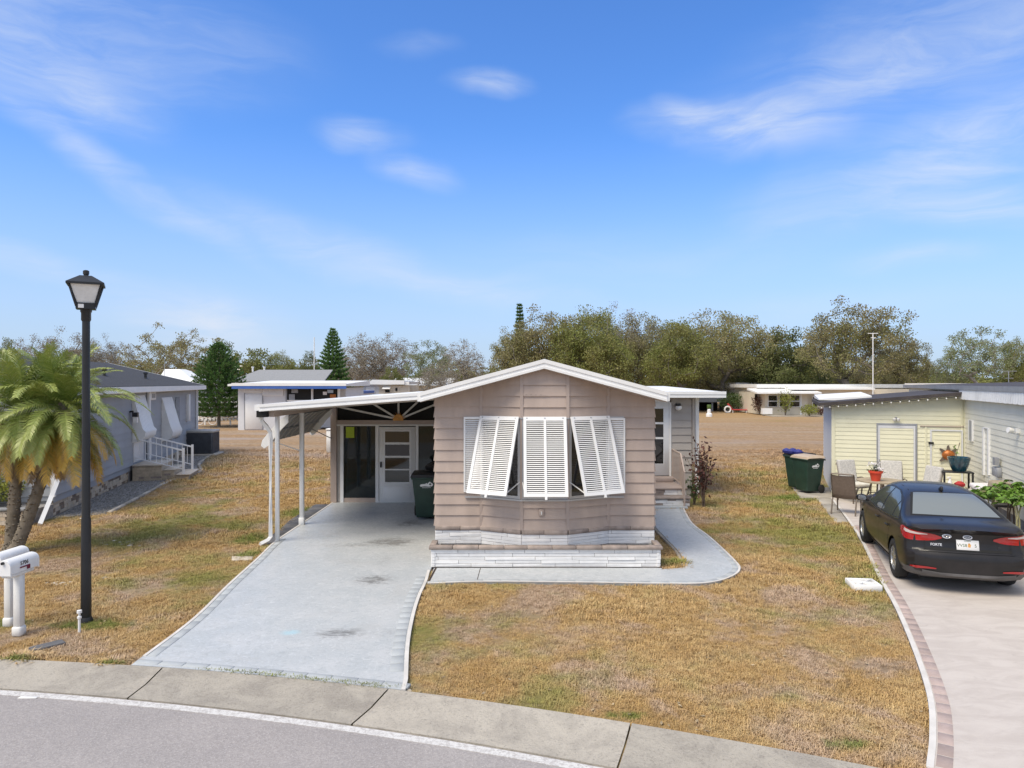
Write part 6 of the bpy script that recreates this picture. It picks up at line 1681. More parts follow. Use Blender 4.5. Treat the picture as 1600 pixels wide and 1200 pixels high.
for nm, (sd_, Ht, Rw, th, na, ln, ls, lob, crr, trr, fl_, lm, bm_, tws) in dict(
    oak1=(1, 12, 8.5, 2.4, 230, 34000, .215, 6, .072, .42, .7, 'oak', 'bark', 3), oak2=(2, 12, 7.5, 2.2, 200, 32000, .215, 5, .075, .40, .7, 'oakg', 'bark', 3),
    oak3=(3, 12, 7.0, 2.8, 190, 22000, .21, 6, .062, .38, .65, 'oak', 'bark', 3), brown=(4, 11, 7.0, 2.4, 280, 16000, .17, 6, .055, .34, .8, 'oakb', 'barkp', 7),
    spread=(5, 11, 8.0, 2.2, 190, 16000, .18, 7, .050, .40, .45, 'oak', 'barkp', 4), dark=(6, 10, 5.0, 1.8, 140, 20000, .22, 4, .07, .30, .8, 'oakd', 'bark', 2),
    airy=(7, 11, 5.0, 3.5, 110, 9000, .19, 5, .05, .22, .7, 'pale', 'barkp', 3), bushy=(8, 6, 4.5, 1.0, 120, 16000, .19, 4, .08, .18, .8, 'oakg', 'bark', 2),
    bare=(9, 10, 5.5, 2.5, 260, 6500, .15, 5, .05, .22, .9, 'oakb', 'barkp', 9)).items():
    tm, cs, ds, s_, rg = tree_meshes(sd_*17, Ht, Rw, th, na, ln, ls, lob, crr, trr, fl_, tws)
    cm = leafme(cs, ds, s_, rg); cm.materials.append(M[lm]); tm.materials.append(M[bm_]); KIND[nm] = (tm, cm, Ht, Rw, lm)
def tree(kind, px, top, width, D, label, rot=None, group=None, lm=None):
    """px, top, width in photo pixels at depth D, turned into a real height and spread"""
    tm, cm, Ht, Rw, _ = KIND[kind]; X = (px-CX)/F*D; hgt = CAMH+(CY-top)/F*D; w = width/F*D/2
    sz = hgt/(Ht*1.0); sx = w/(Rw*.95)
    t = thing('tree', label, 'tree', (X, D, 0), 0, group)
    t.matrix_basis = Matrix.Translation((X, D, 0)) @ Matrix.Rotation(rot if rot is not None else random.uniform(0, 6.28), 4, 'Z') @ Matrix.Diagonal((sx, sx, sz, 1))
    a = newobj('trunk', tm, t); b = newobj('crown', cm, t)
    return t
random.seed(12)
TREES = [
 ('spread', 262, 503, 165, 78, 'wide thinly leaved oak rising behind the blue-grey house roof'),
 ('brown', 160, 527, 90, 84, 'greyish brown tree just right of the lamp post'),
 ('dark', 345, 533, 70, 92, 'dark rounded tree behind the near norfolk pine'),
 ('brown', 100, 517, 130, 80, 'brownish tree behind the palm crowns'),
 ('airy', 20, 527, 60, 72, 'small tree at the far left edge above the palm fronds'),
 ('bushy', 395, 541, 120, 88, 'green tree above the grey roof of the blue-trimmed building'),
 ('oak2', 440, 552, 60, 92, 'low green tree right of the grey roof'),
 ('dark', 483, 552, 46, 82, 'narrow dark tree with a bare pole, left of the middle norfolk pine'),
 ('bare', 565, 523, 110, 86, 'bare grey tree right of the middle norfolk pine'),
 ('bare', 605, 523, 110, 90, 'second bare grey tree, farther right of the middle pine'),
 ('bushy', 612, 570, 50, 74, 'low round bush-like tree over the cream cottage'),
 ('airy', 668, 530, 76, 72, 'thin pale green tree left of the gable'),
 ('bare', 725, 533, 100, 82, 'leafless tree left of the big oak cluster'),
 ('bushy', 700, 560, 130, 90, 'low green tree behind the carport roof line'),
 ('bare', 690, 565, 90, 62, 'low leafless tree just above the carport roof'),
 ('oak3', 800, 512, 90, 88, 'oak with the small pine tip beside it'),
 ('oak3', 850, 480, 150, 84, 'tall brownish oak above the left slope of the gable'),
 ('oak2', 925, 486, 170, 80, 'full green oak above the gable peak'),
 ('brown', 965, 480, 130, 92, 'brown twiggy tree behind the gable peak'),
 ('oak1', 1010, 492, 150, 90, 'olive oak right of the gable peak'),
 ('oak2', 1060, 505, 150, 78, 'green oak above the side wing roof'),
 ('oak1', 1130, 484, 190, 84, 'broad brownish oak above the open field'),
 ('dark', 1225, 516, 130, 82, 'dark tree between the broad oak and the tall oak'),
 ('oak3', 1330, 467, 175, 74, 'tallest open oak with gaps of sky, behind the shed'),
 ('oak3', 1405, 522, 90, 80, 'shorter oak joined to the right of the tallest oak'),
 ('oak2', 1270, 545, 110, 90, 'low green oak left of the tallest oak'),
 ('bushy', 1465, 585, 110, 90, 'low green clump in the gap right of the tallest oak'),
 ('airy', 1528, 510, 110, 66, 'airy pale tree above the right house roof'),
 ('airy', 1485, 553, 55, 70, 'small airy tree left of the pale one'),
 ('oak2', 1592, 532, 70, 76, 'green tree cut by the right edge'),
 ('bushy', 1510, 575, 140, 80, 'low mixed green clump behind the right house roof'),
 ('dark', 1190, 575, 140, 88, 'dark low tree shading the far white shed'),
 ('oak2', 890, 545, 220, 96, 'low green oak filling behind the roof ridge'),
 ('oak1', 1110, 540, 240, 98, 'low olive oak at the back of the cluster'),
 ('oak1', 1340, 560, 260, 100, 'low olive oak at the back behind the far bungalow'),
 ('oak2', 230, 572, 120, 96, 'low green tree under the wide thin oak'),
 ('bushy', 60, 560, 150, 90, 'low green trees behind the palms'),
 ('bare', 545, 560, 200, 100, 'pale leafless tree at the back of the middle gap'),
 ('oak1', -90, 520, 180, 85, 'oak left outside the picture'),
 ('oak2', 1720, 500, 200, 80, 'oak right outside the picture'),
]
for k, (kd, px, tp_, wd_, D, lb_) in enumerate(TREES): tree(kd, px, tp_, wd_, D, lb_)
# far low wood closing the horizon
cs = []; rng = np.random.RandomState(5)
for k in range(150):
    X = -150+k*2.0+rng.normal()*2; D = 135+rng.normal()*5; h = 4.5+rng.rand()*2.4+1.0*math.sin(k*.35)
    n = 1100; u = np.clip(rng.normal(size=(n, 3)), -1.6, 1.6); cs.append(np.array([X, D, h*.55])+u*np.array([2.0, 2.0, h*.24]))
for s_ in (-1, 1): pass
cs = np.concatenate(cs); cs[:, 2] = np.abs(cs[:, 2])
wd = leafmesh('distant_wood', cs, None, .42, 'oakd', None, .8, rng=rng); tag(wd, 'low dark wood closing the horizon behind the trees', 'wood', kind='stuff')

def norfolk(loc, Ht, Rw, label, seed, bare=.08, whorl=.34, name='norfolk_pine'):
    rng = np.random.RandomState(seed); t = thing(name, label, 'pine tree', loc, 0)
    MB().tube([(0, 0, 0), (0, 0, Ht*.5), (0, 0, Ht)], [Ht*.022, Ht*.014, .015], 8).build('trunk', 'bark', t, world=False, smooth=60)
    br = MB(); cs = []; ds = []; z = Ht*bare
    while z < Ht*.985:
        f = 1-z/Ht; r_ = Rw*(f**.72)*(1.0 if z > Ht*.2 else .85); nb = 9 if f > .3 else 6; ph = rng.rand()*6
        for k in range(nb):
            a = ph+2*math.pi*k/nb+rng.normal()*.08; L_ = r_*rng.uniform(.85, 1.1); up = .10+.32*(1-f)
            pts = [Vector((math.cos(a)*L_*u, math.sin(a)*L_*u, z-.10*L_*math.sin(u*3.1)*(f)+L_*up*u**2.2)) for u in (0, .35, .7, 1)]
            br.tube(pts, [.03*f+.012, .02, .014, .008], 3, cap=False)
            m_ = max(10, int(L_*95))
            for i in range(m_):
                u = rng.uniform(.22, 1.0); q = Vector((math.cos(a)*L_*u, math.sin(a)*L_*u, z-.10*L_*math.sin(u*3.1)*f+L_*up*u**2.2))
                sd_ = rng.choice([-1, 1]); w = rng.rand()**.6*.26*L_*(1.15-u*.7)
                q += Vector((-math.sin(a), math.cos(a), 0))*sd_*w+Vector((0, 0, rng.uniform(-.02, .10)+w*.25)); cs.append(q[:]); ds.append((math.cos(a)*.7-math.sin(a)*sd_*.6, math.sin(a)*.7+math.cos(a)*sd_*.6, .55))
        z += whorl*(.55+.6*f)
    br.build('branch', 'bark', t, world=False)
    leafmesh('needles', cs, ds, .27*max(.75, Ht/9), 'pine', t, .34, .35, rng)
    return t
q = G(342, 667); norfolk((q[0], q[1], 0), CAMH+62*q[1]/F, 3.0, 'dense green norfolk pine at the corner of the blue-grey house yard', 41, .14)
D = 70; norfolk(((520-CX)/F*D, D, 0), CAMH+84*D/F, 2.3, 'norfolk pine rising behind the blue-trimmed building', 42, .08, .5)
D = 92; norfolk(((812-CX)/F*D, D, 0), CAMH+124*D/F, 1.15, 'norfolk pine whose sparse tip stands above the oaks', 43, .3, .75)

# ================================================================ FAR BUILDINGS
def far(name, label, px, base_y, cat='building', D=None):
    D = D or F*CAMH/(base_y-CY); return thing(name, label, cat, ((px-CX)/F*D, D, 0)), D
def fb(name, D, xa, xb, ya, yb, m_, par, dep=.2, proud=0.0, **k):
    a, b = V(xa, yb, D), V(xb, ya, D); return MB().box(a.x, b.x, D-proud, D+dep, a.z, b.z).build(name, m_, par, **k)
# blue-trimmed building
B, D = far('bungalow', 'white building with blue roof edge, shuttered windows and a screened porch', 440, 672)
fb('wall', D, 372, 492, 606, 672, 'wallwhite', B, 7)
fb('wall', D+1.4, 492, 540, 606, 668, 'wallwhite', B, 6)
rfb = MB().prism([(V(362, 600, D).x, D-.7), (V(541, 600, D).x, D-.7), (V(541, 600, D).x, D+8), (V(362, 600, D).x, D+8)], 3.02, [3.15, 3.15, 3.42, 3.42]).build('roof', 'roof_white', B)
fb('roof_edge', D-.7, 362, 541, 603, 607.5, 'blueT', B, .05, .03)
fb('roof_edge', D-.7, 362, 541, 598.5, 603, 'white', B, .05, .05)
fb('garage_door', D, 383, 410, 616, 671, 'white', B, .05, .05, bevel=.02)
for k in range(4): fb('door_frame', D, 382 if k == 0 else 410, 383 if k == 0 else 411, 614, 671, 'dgrey', B, .05, .06) if k < 2 else None
for (a, b, c, d, n) in ((382, 410, 606, 613, 3), (411, 443, 606, 618, 3)):
    s = fb('window_frame', D, a, b, c, d, 'white', B, .05, .12)
    for k in range(n):
        w = (b-a-2)/n; fb('pane', D, a+1+k*w+.4, a+1+(k+1)*w-.4, c+1, d-1.2, 'wallwhite', s, -.12, .14)
fb('porch_opening', D, 448, 486, 606, 626, 'void', B, .02, .03); fb('porch_opening', D, 490, 530, 606, 626, 'void', B, .02, .03)
fb('porch_post', D, 447, 449, 604, 671, 'dgrey', B, .1, .10); fb('porch_post', D, 487, 489, 604, 640, 'white', B, .1, .10); fb('porch_post', D, 528, 531, 604, 640, 'white', B, .1, .10)
fb('porch_rail', D, 449, 530, 625, 626.5, 'white', B, .1, .12)
for k in range(33): fb('picket', D, 450+k*2.4, 451.1+k*2.4, 626.5, 640, 'white', B, .04, .08)
for (a, c, w, h, m_) in ((452, 616, 9, 9, 'dgrey'), (505, 612, 6, 5, 'petal'), (512, 609, 9, 5, 'silver'), (516, 616, 9, 9, 'rust'), (456, 608, 10, 6, 'dgrey')):
    fb('porch_item', D, a, a+w, c, c+h, m_, B, -.03, .08)
# grey shingled roof behind
D2 = D+9; B2 = thing('grey_roofed_house', 'long grey shingle roofed house behind the blue-edged building', 'house', (V(440, 600, D2).x, D2, 0))
fb('wall', D2, 372, 505, 597, 640, 'wallwhite', B2, 6)
a, b = V(360, 598, D2), V(508, 598, D2)
MB().prism([(a.x, D2-.4), (b.x, D2-.4), (b.x-.4, D2+4), (a.x+.9, D2+4)], [3.28, 3.28, 4.3, 4.3], [3.36, 3.36, 4.38, 4.38]).build('roof', 'greyroof', B2)
for px in (395, 413): q = V(px, 580, D2+4); MB().lathe([(.08, 0), (.08, .35), (.12, .36), (.12, .45)], (q.x, q.y, 4.2), 8).build('roof_vent', 'white', B2)
# cream cottage and low roofs right of it
D3 = 62; B3 = thing('cream_cottage', 'small cream cottage with white gabled roof behind the carport', 'house', (V(610, 600, D3).x, D3, 0))
fb('wall', D3, 568, 592, 600, 640, 'wallwhite', B3, 6); fb('wall', D3, 592, 640, 602, 640, 'cream', B3, 6)
MB().prism([(V(550, 0, D3).x, D3-.3), (V(640, 0, D3).x, D3-.3), (V(640, 0, D3).x, D3+7), (V(550, 0, D3).x, D3+7)], [2.95, 3.1, 3.1, 2.95], [3.12, 3.35, 3.35, 3.12]).build('roof', 'roof_white', B3)
MB().prism([(V(572, 0, D3).x, D3-.5), (V(584, 0, D3).x, D3-.5), (V(633, 0, D3).x, D3-.5), (V(633, 0, D3).x, D3+5), (V(584, 0, D3).x, D3+5), (V(572, 0, D3).x, D3+5)], [3.1]*6, [3.12, 3.52, 3.45, 3.45, 3.52, 3.12]).build('roof', 'roof_white', B3)
fb('shutter', D3, 572, 586, 604, 614, 'white', B3, .05, .08)
fb('window', D3, 602, 609, 609, 613, 'void', B3, .05, .05); fb('window', D3, 618, 621, 606, 611, 'void', B3, .05, .05)
MB().prism([(V(599, 0, D3).x, D3-.6), (V(611, 0, D3).x, D3-.6), (V(611, 0, D3).x, D3), (V(599, 0, D3).x, D3)], [2.7, 2.7, 2.9, 2.9], [2.74, 2.74, 2.94, 2.94]).build('window_awning', 'white', B3)
D4 = 56; B4 = thing('shed', 'low white shed with blue roof edge between the porch and the cottage', 'shed', (V(550, 0, D4).x, D4, 0))
fb('wall', D4, 536, 566, 614, 648, 'wallwhite', B4, 4); fb('roof', D4, 534, 568, 611, 615, 'blueT', B4, 4.5, .3); fb('roof', D4, 536, 545, 609, 611, 'blueT', B4, 4.5, .3)
D5 = 74; B5 = thing('white_roofed_house', 'pale long roof glimpsed left of the big gable', 'house', (V(665, 0, D5).x, D5, 0))
fb('wall', D5, 610, 700, 603, 640, 'cream', B5, 6)
MB().prism([(V(605, 0, D5).x, D5-.5), (V(705, 0, D5).x, D5-.5), (V(705, 0, D5).x, D5+6), (V(605, 0, D5).x, D5+6)], [2.9, 2.9, 3.7, 3.7], [3.0, 3.0, 3.8, 3.8]).build('roof', 'roof_white', B5)
# white hipped roof behind the blue-grey house
D6 = 58; B6 = thing('white_hipped_house', 'bright white hipped roof behind the blue-grey house', 'house', (V(275, 0, D6).x, D6, 0))
fb('wall', D6, 250, 306, 598, 650, 'white_dirty', B6, 5)
a, b, c, d = V(246, 598, D6), V(310, 598, D6), V(262, 577, D6+3), V(285, 577, D6+3)
MB().hexa([(a.x, D6-.3, 3.2), (b.x, D6-.3, 3.2), (b.x, D6+6.5, 3.2), (a.x, D6+6.5, 3.2)], [(c.x, D6+2.5, c.z), (d.x, D6+2.5, d.z), (d.x, D6+3.6, d.z), (c.x, D6+3.6, c.z)]).build('roof', 'roof_white', B6)
# far-left neighbour row
D7 = 66; B7 = thing('white_roofed_house', 'low white house half hidden behind the near norfolk pine', 'house', (V(345, 0, D7).x, D7, 0))
fb('wall', D7, 300, 378, 604, 654, 'wallwhite', B7, 5); fb('roof', D7, 296, 382, 597, 604, 'roof_white', B7, 6, .4)
# right: cream bungalow
B, D = far('bungalow', 'long cream bungalow with white layered roofs across the field', 1300, 649)
fb('wall', D, 1195, 1262, 613, 648, 'cream', B, 8); fb('wall', D, 1262, 1470, 608, 648, 'cream', B, 8, -.3)
fb('wall', D+2, 1187, 1470, 604, 640, 'cream', B, 8)
fb('roof', D+1.6, 1183, 1440, 600.5, 606, 'roof_white', B, 9)
MB().prism([(V(1440, 0, D).x, D+1.6), (V(1465, 0, D).x, D+1.6), (V(1465, 0, D).x, D+10), (V(1440, 0, D).x, D+10)], [2.6]*4, [3.1, 2.75, 2.75, 3.1]).build('roof', 'cream2', B)
a, b = V(1184, 611, D-1.2), V(1284, 617, D-1.2)
MB().prism([(a.x, D-1.2), (b.x, D-1.2), (b.x, D+2), (a.x, D+2)], [2.16, 2.16, 2.5, 2.5], [2.30, 2.30, 2.68, 2.68]).build('roof', 'roof_white', B)
MB().prism([(V(1236, 0, D).x, D-.3), (V(1365, 0, D).x, D-.3), (V(1365, 0, D).x, D+2.5), (V(1236, 0, D).x, D+2.5)], [2.55]*4, [2.68, 2.68, 3.0, 3.0]).build('roof', 'roof_white', B)
for (xa, xb) in ((1199.5, 1214), (1217, 1231), (1234, 1249)):
    w = fb('window', D, xa, xb, 617, 636, 'white', B, .05, .10)
    fb('pane', D, xa+.8, xb-.8, 618, 626, 'pane', w, -.10, .13); fb('pane', D, xa+.8, xb-.8, 627.5, 635, 'pane', w, -.10, .13)
w = fb('window', D, 1190, 1194, 616, 627, 'pane', B, 2, -1.9)
w = fb('window', D, 1269, 1277, 619, 636, 'white', B, .05, .10); fb('pane', D, 1269.8, 1276.4, 620, 635, 'pane', w, -.10, .13)
fb('corner_post', D, 1249.5, 1252, 616, 648, 'white', B, .05, .12)
MB().box(V(1190, 0, D).x, V(1290, 0, D).x, D-3, D, 0, .06).build('patio', 'rock', B)
fb('planter_box', D-1, 1192, 1207, 638, 647, 'white', B, .5, .0)
for (px, w_, h_) in ((1312, .5, .5), (1298, .4, .45), (1203, .3, .6), (1210, .35, .5)):
    pass
# small things in the far yard
def fthing(name, label, cat, px, py): q = G(px, py); return thing(name, label, cat, (q[0], q[1], 0))
t = fthing('sun_lounger', 'red padded lounger in the far yard left of the cream bungalow', 'sun lounger', 1152, 645)
MB().box(-.35, .35, -1.1, .5, .28, .38, Matrix.Rotation(R(60), 4, 'Z')).build('seat', 'red', t, world=False, bevel=.03)
MB().box(-.35, .35, -.05, .05, 0, .85, Matrix.Rotation(R(60), 4, 'Z') @ Matrix.Translation((0, .5, .3)) @ Matrix.Rotation(R(-35), 4, 'X')).build('backrest', 'red', t, world=False, bevel=.03)
for sy in (-1.0, .4):
    for sx in (-.3, .3): MB().box(sx-.03, sx+.03, sy-.03, sy+.03, 0, .28, Matrix.Rotation(R(60), 4, 'Z')).build('leg', 'white', t, world=False)
t = fthing('garden_chair', 'white plastic garden chair beside the red lounger', 'chair', 1174, 645)
MB().box(-.35, .35, -.3, .35, .38, .44).build('seat', 'white', t, world=False); MB().box(-.35, .35, .30, .36, .44, 1.25, Matrix.Rotation(R(-8), 4, 'X')).build('backrest', 'white', t, world=False, bevel=.02)
for sx in (-.3, .3):
    for sy in (-.26, .3): MB().box(sx-.03, sx+.03, sy-.03, sy+.03, 0, .38).build('leg', 'white', t, world=False)
    MB().box(sx-.04, sx+.04, -.28, .3, .62, .66).build('arm', 'white', t, world=False)
t = fthing('hose_reel', 'white ring shaped hose reel left of the red lounger', 'hose reel', 1137, 645)
MB().tube([(.32*math.cos(a), 0, .36+.32*math.sin(a)) for a in np.linspace(0, 2*math.pi, 17)[:-1]], .09, 8, closed=True).build('ring', 'white', t, world=False, smooth=60)
MB().box(-.25, .25, -.15, .15, 0, .08).build('foot', 'dgrey', t, world=False)
bush('garden_tree', 'small yellowish bare-stemmed tree before the bungalow windows', 'tree', (*G(1227, 650), 0), 1.5, 2.6, 900, .16, 'hedge', 9, 51, .03, .4, shape='stem')
bush('shrub', 'round dull green shrub before the bungalow window', 'shrub', (*G(1265, 651), 0), .9, 1.2, 900, .14, 'hedge', 8, 52, .02)
bush('shrub', 'maroon leaved shrub at the bungalow corner', 'shrub', (*G(1187, 648), 0), .8, 2.2, 900, .16, 'redleaf', 8, 53, .02)
bush('shrub', 'clump of dark green shrubs left of the red lounger', 'shrub', (*G(1143, 644), 0), 1.6, 2.2, 1800, .18, 'dgreen', 8, 54, .02)
bush('shrub', 'light green garden shrub between the lounger and white chair', 'shrub', (*G(1163, 643), 0), 1.5, 2.0, 1600, .18, 'green', 8, 55, .02)
bush('shrub', 'small shrub against the bungalow wall beside its last window', 'shrub', (*G(1283, 650), 0), .5, .9, 500, .12, 'redleaf', 8, 56, .02)
# white house behind at left of the bungalow and dark open carport before it
D8 = 84; B8 = thing('white_gabled_house', 'white gabled house partly hidden by a dark oak left of the bungalow', 'house', (V(1170, 0, D8).x, D8, 0))
fb('wall', D8, 1150, 1188, 607, 640, 'white', B8, 6); fb('roof', D8, 1148, 1200, 598, 607, 'roof_white', B8, 7, .4)
D9 = 80; B9 = thing('open_carport', 'dark open carport with grey metal roof seen past the side wing', 'carport', (V(1110, 0, D9).x, D9, 0))
MB().box(V(1085, 0, D9).x, V(1140, 0, D9).x, D9-.5, D9+6, 1.05, 1.55).build('roof', 'greyroof', B9)
MB().box(V(1086, 0, D9).x, V(1137, 0, D9).x, D9+4, D9+4.2, 0, 1.1).build('back_wall', 'dark', B9)
for px in (1088, 1112, 1136): q = V(px, 0, D9); MB().box(q.x-.08, q.x+.08, D9-.3, D9-.14, 0, 1.05).build('post', 'dgrey', B9)
# extra roofs beyond right
D10 = 60; B10 = thing('white_roofed_house', 'low white roof between the bungalow and the right house', 'house', (V(1480, 0, D10).x, D10, 0)); fb('wall', D10, 1478, 1560, 606, 645, 'wallwhite', B10, 5); fb('roof', D10, 1475, 1570, 599, 606, 'roof_white', B10, 6, .4)
# masts and aerials
def mast(px, top, D, label, r=.03, arms=True, m_='silver'):
    q = V(px, top, D); t = thing('aerial_mast', label, 'aerial', (q.x, D, 0)); MB().tube([(0, 0, 0), (0, 0, q.z)], r, 6).build('pole', m_, t, world=False)
    if arms: 
        MB().tube([(-.35, 0, q.z), (.35, 0, q.z)], r*.7, 5).build('crossbar', m_, t, world=False)
        MB().tube([(-.15, 0, q.z-.3), (.2, 0, q.z-.3)], r*.7, 5).build('crossbar', m_, t, world=False)
mast(1364, 521, 48, 'tall thin white mast with crossbar behind the shed', .035, True, 'white')
mast(257, 566, 55, 'short thin aerial beside the white hipped roof', .02, False)
mast(372, 572, D2+2, 'thin aerial with side arm at the end of the grey roof', .025)
mast(491, 527, D2+12, 'tall bare pole beside the narrow dark tree', .05, False, 'white')
mast(1576, 580, 30, 'small aerial on the right house roof', .015)
mast(1450, 566, 120, 'far utility pole in the gap between trees', .1, True, 'dgrey')
# white picket fence with a bench far left, below the pine
q = G(330, 666); fn = thing('picket_fence', 'low white picket fence under the near norfolk pine', 'fence', (q[0], q[1]+1.5, 0))
for k in range(26): MB().box(-5+k*.30, -4.86+k*.30, 0, .04, .35, 1.0).build('picket', 'white', fn, world=False)
MB().box(-5.1, 2.9, .04, .08, .45, .53).build('rail', 'white', fn, world=False); MB().box(-5.1, 2.9, .04, .08, .8, .88).build('rail', 'white', fn, world=False)
for k in range(5): MB().box(-5.1+k*1.95, -5.0+k*1.95, .04, .12, 0, 1.05).build('post', 'white', fn, world=False)
q = G(322, 664); bc = thing('bicycle', 'white bicycle leaning by the picket fence', 'bicycle', (q[0], q[1], 0))
for x in (-.5, .5): MB().tube([(x+.32*math.cos(a), 0, .34+.32*math.sin(a)) for a in np.linspace(0, 2*math.pi, 17)[:-1]], .03, 6, closed=True).build('wheel', 'white', bc, world=False)
MB().tube([(-.5, 0, .34), (-.15, 0, .8), (.35, 0, .82), (0, 0, .34), (-.15, 0, .8)], .025, 6).tube([(0, 0, .34), (-.5, 0, .34)], .02, 5).tube([(.5, 0, .34), (.33, 0, .95)], .025, 6).build('frame', 'white', bc, world=False)
MB().tube([(.33, -.25, .98), (.33, .25, .98)], .02, 5).build('handlebar', 'white', bc, world=False)
MB().box(-.28, -.08, -.06, .06, .86, .92).build('saddle', 'blackpl', bc, world=False)

q = G(45, 1092); pp_ = MB().box(q[0]-.10, q[0]+.09, q[1]-.025, q[1]+.025, .0125, .019).build('road_marker', 'white_dirty', None, bevel=.004); tag(pp_, 'small white scrap lying on the asphalt by the edge line', 'scrap')
# ================================================================ GRASS
def inpoly(px, py, poly):
    x, y = px, py; c = np.zeros(len(x), bool); n = len(poly)
    for i in range(n):
        x0, y0_ = poly[i]; x1, y1_ = poly[(i+1) % n]
        if y0_ == y1_: continue
        m_ = ((y0_ > y) != (y1_ > y)) & (x < (x1-x0)*(y-y0_)/(y1_-y0_)+x0); c ^= m_
    return c
rng = np.random.RandomState(77)
dlo = offs(dl[1:], -.01)[::-1]
shedp = [(RHL[0]+(.934*x+.357*y), RHL[1]+(-.357*x+.934*y)) for x, y in ((-3.35, -.0), (6, 0), (6, 9), (0, 9), (0, 4.3), (-3.35, 4.4))]
lhp = [W3(LH, x, y, 0).xy[:] for x, y in ((-9, -.1), (.05, -.1), (1.15, .3), (1.25, 6.2), (1.75, 8.3), (.95, 15.0), (.1, 17), (-9, 17))]
EXC = [drive_poly, walk, ndrive, shedp, lhp, [(-1.45, 12.1), (2.62, 12.1), (2.62, 27), (-1.45, 27)], [(-4.85, 18.9), (-1.4, 18.9), (-1.4, 27), (-4.85, 27)], [(2.5, 18.2), (5.1, 18.2), (5.1, 27), (2.5, 27)], [(RHL[0]+.934*a+.357*b, RHL[1]-.357*a+.934*b) for a, b in ((-.02, 0), (7, 0), (7, -20), (-.02, -20))],
       [G(*p) for p in [(1238, 764), (1250, 780), (1302, 780), (1300, 764)]], [G(*p) for p in [(1274, 778), (1297, 778), (1325, 818), (1306, 819), (1288, 800)]], [G(410, 852), G(432, 852), G(516, 790), G(492, 790)]]
def nf(x, y, s, seed): 
    return np.array([noise.noise(Vector((a*s+seed, b*s, seed))) for a, b in zip(x, y)])
def sample(n, ymin, ymax, dens_pow=1.0):
    # uniform over the visible trapezoid between depths
    y = np.sqrt(rng.rand(n)*(ymax**2-ymin**2)+ymin**2); x = (rng.rand(n)*2-1)*y*.80
    r = np.hypot(x-CT[0], y-CT[1]); k = r > RT+.015+rng.rand(n)*.03
    for p in EXC: k &= ~inpoly(x, y, p)
    return x[k], y[k]
xs, ys_, ss = [], [], []
for n, a, b, s in ((60000, 5.6, 9.5, 1.0), (62000, 9.5, 14.5, 1.35), (52000, 14.5, 22, 1.9), (34000, 22, 34, 2.8)):
    x, y = sample(n, a, b); xs.append(x); ys_.append(y); ss.append(np.full(len(x), s))
x = np.concatenate(xs); y = np.concatenate(ys_); s = np.concatenate(ss)
dn = nf(x, y, 1.3, 3.1)+.5*nf(x, y, 4.5, 9.2)
keep = rng.rand(len(x)) < np.clip(.78+dn*1.1, .12, 1); x, y, s, dn = x[keep], y[keep], s[keep], dn[keep]
lush = np.clip(nf(x, y, .5, 5.5)*1.5+.5, .0, 1)
s = s*rng.uniform(.7, 1.25, len(x))*(.75+.5*lush)
for (lx_, ly_, rx_, ry_, k_) in [(6.35, 11.6, .5, 1.1, 1.0), (-5.75, 8.2, .3, .12, 1.6), (-4.6, 8.1, .2, .1, 1.2), (-4.95, 13.2, .3, .5, .8), (2.9, 12.6, .3, .3, .8)]:
    s *= 1+k_*np.exp(-((x-lx_)/rx_)**2-((y-ly_)/ry_)**2)
# unlinked tuft sources
tcol = bpy.data.collections.new('grass_tufts')
for v_ in range(6):
    mb = MB(); rg = random.Random(900+v_)
    for k in range(15):
        a = rg.uniform(0, 6.28); r_ = rg.uniform(0, .045); h = rg.uniform(.018, .042)*(1.0 if v_ < 4 else .6); ln = rg.uniform(.3, 1.2); w = rg.uniform(.0016, .0028); b_ = Vector((r_*math.cos(a), r_*math.sin(a), 0)); t_ = rg.uniform(0, 6.28)
        d = Vector((math.cos(t_), math.sin(t_), 0)); sdv = Vector((-d.y, d.x, 0))*w
        m_ = b_+d*h*ln*.45+Vector((0, 0, h*.62)); e_ = b_+d*h*ln*1.25+Vector((0, 0, h*(1.0 if ln < .8 else .62)))
        mb.add([b_-sdv, b_+sdv, m_+sdv*.8, m_-sdv*.8, e_], [(0, 1, 2, 3), (3, 2, 4)])
    me = bpy.data.meshes.new('tuft'); me.from_pydata(mb.v, [], mb.f); me.materials.append(M['blade']); me.update()
    tcol.objects.link(bpy.data.objects.new('tuft', me))
me = bpy.data.meshes.new('grass'); n = len(x); me.vertices.add(n)
co = np.zeros((n, 3), np.float32); co[:, 0] = x; co[:, 1] = y; co[:, 2] = -.002; me.vertices.foreach_set('co', co.ravel())
at = me.attributes.new('sc', 'FLOAT', 'POINT'); at.data.foreach_set('value', s.astype(np.float32))
at = me.attributes.new('rz', 'FLOAT', 'POINT'); at.data.foreach_set('value', (rng.rand(n)*6.28).astype(np.float32))
at = me.attributes.new('ix', 'INT', 'POINT'); at.data.foreach_set('value', rng.randint(0, 6, n).astype(np.int32))
me.update(); go = newobj('grass', me); tag(go, 'short dry straw and green turf covering the lawns', 'grass', kind='stuff')
ng = bpy.data.node_groups.new('grass_scatter', 'GeometryNodeTree')
ng.interface.new_socket('Geometry', in_out='INPUT', socket_type='NodeSocketGeometry'); ng.interface.new_socket('Geometry', in_out='OUTPUT', socket_type='NodeSocketGeometry')
gi = ng.nodes.new('NodeGroupInput'); go_ = ng.nodes.new('NodeGroupOutput'); ci = ng.nodes.new('GeometryNodeCollectionInfo'); ci.inputs['Collection'].default_value = tcol
ci.inputs['Separate Children'].default_value = True; ci.inputs['Reset Children'].default_value = True
io = ng.nodes.new('GeometryNodeInstanceOnPoints'); io.inputs['Pick Instance'].default_value = True
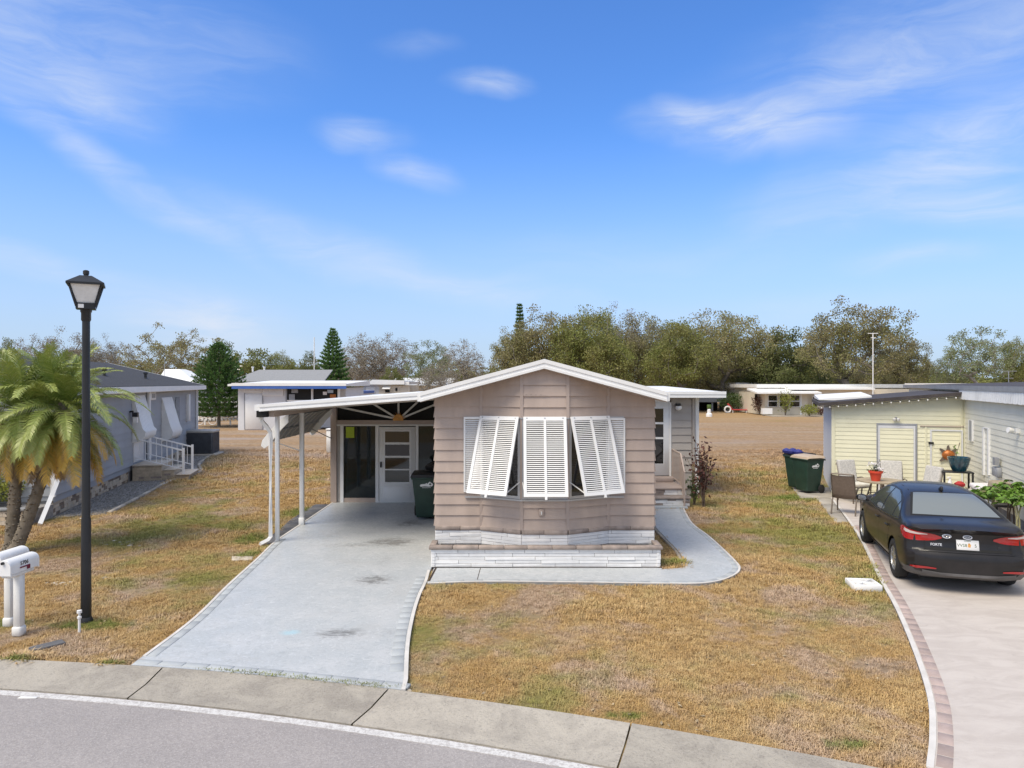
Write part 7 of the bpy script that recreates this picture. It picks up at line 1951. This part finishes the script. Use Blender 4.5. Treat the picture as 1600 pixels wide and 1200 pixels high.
def na(name, typ):
    q = ng.nodes.new('GeometryNodeInputNamedAttribute'); q.data_type = typ; q.inputs['Name'].default_value = name; return q.outputs['Attribute']
cx_ = ng.nodes.new('ShaderNodeCombineXYZ')
L_ = ng.links; L_.new(gi.outputs[0], io.inputs['Points']); L_.new(ci.outputs[0], io.inputs['Instance']); L_.new(na('ix', 'INT'), io.inputs['Instance Index'])
L_.new(na('rz', 'FLOAT'), cx_.inputs[2]); L_.new(cx_.outputs[0], io.inputs['Rotation']); L_.new(na('sc', 'FLOAT'), io.inputs['Scale']); L_.new(io.outputs[0], go_.inputs[0])
gm_ = go.modifiers.new('scatter', 'NODES'); gm_.node_group = ng
# weeds spilling over the edges, leaf litter and pale stones in the turf
lm_ = MB(); rg = random.Random(5)
for k in range(420):
    px, py = rg.uniform(0, 1440), rg.uniform(800, 1170)
    X, Y = G(px, py)
    if math.hypot(X-CT[0], Y-CT[1]) < RT+.05: continue
    if any(inpoly(np.array([X]), np.array([Y]), p)[0] for p in EXC): continue
    a = rg.uniform(0, 6.28); s1_ = rg.uniform(.012, .035); q = Vector((X, Y, .02+rg.random()*.012)); u = Vector((math.cos(a), math.sin(a), .2))*s1_; v = Vector((-math.sin(a), math.cos(a), .1))*s1_*.5
    lm_.add([q-u, q+v, q+u, q-v], [(0, 1, 2, 3)])
lo_ = lm_.build('leaf_litter', mat('litter', (.36, .28, .17), .9, .3, 20, island=.4), kind='stuff'); tag(lo_, 'scattered dry leaves lying in the turf', 'leaf litter')
rg = random.Random(8); rk = MB()
for (cx0, cy0, sx0, sy0, n) in ((190, 850, 45, 12, 16), (90, 912, 22, 6, 10), (185, 904, 28, 5, 9), (560, 1080, 60, 3, 8)):
    for k in range(n):
        X, Y = G(rg.gauss(cx0, sx0*.5), rg.gauss(cy0, sy0*.5)); r_ = rg.uniform(.02, .06)
        rk.lathe([(r_*.8, -.01), (r_, .008), (r_*.5, r_*.35)], (X, Y, .004), 7)
ro = rk.build('pale_stones', 'rock', kind='stuff', smooth=40); tag(ro, 'pale flat stones showing through the left lawn', 'stones')
# weeds along the drive and gutter joint
wd_ = []; rgn = np.random.RandomState(3)
for t_ in np.linspace(.35, .98, 34):
    i = int(t_*13); p = Vector(bot[min(i, 13)]); 
    for k in range(rgn.randint(2, 40)): wd_.append((p.x+rgn.normal()*.10, p.y+rgn.normal()*.015, .045+rgn.rand()*.012))
o_ = leafmesh('joint_weeds', wd_, [(0, 0, .8)]*len(wd_), .028, 'hedge', None, .2, .6, rgn, kind='stuff'); tag(o_, 'weeds growing in the joint between drive and gutter', 'weeds')
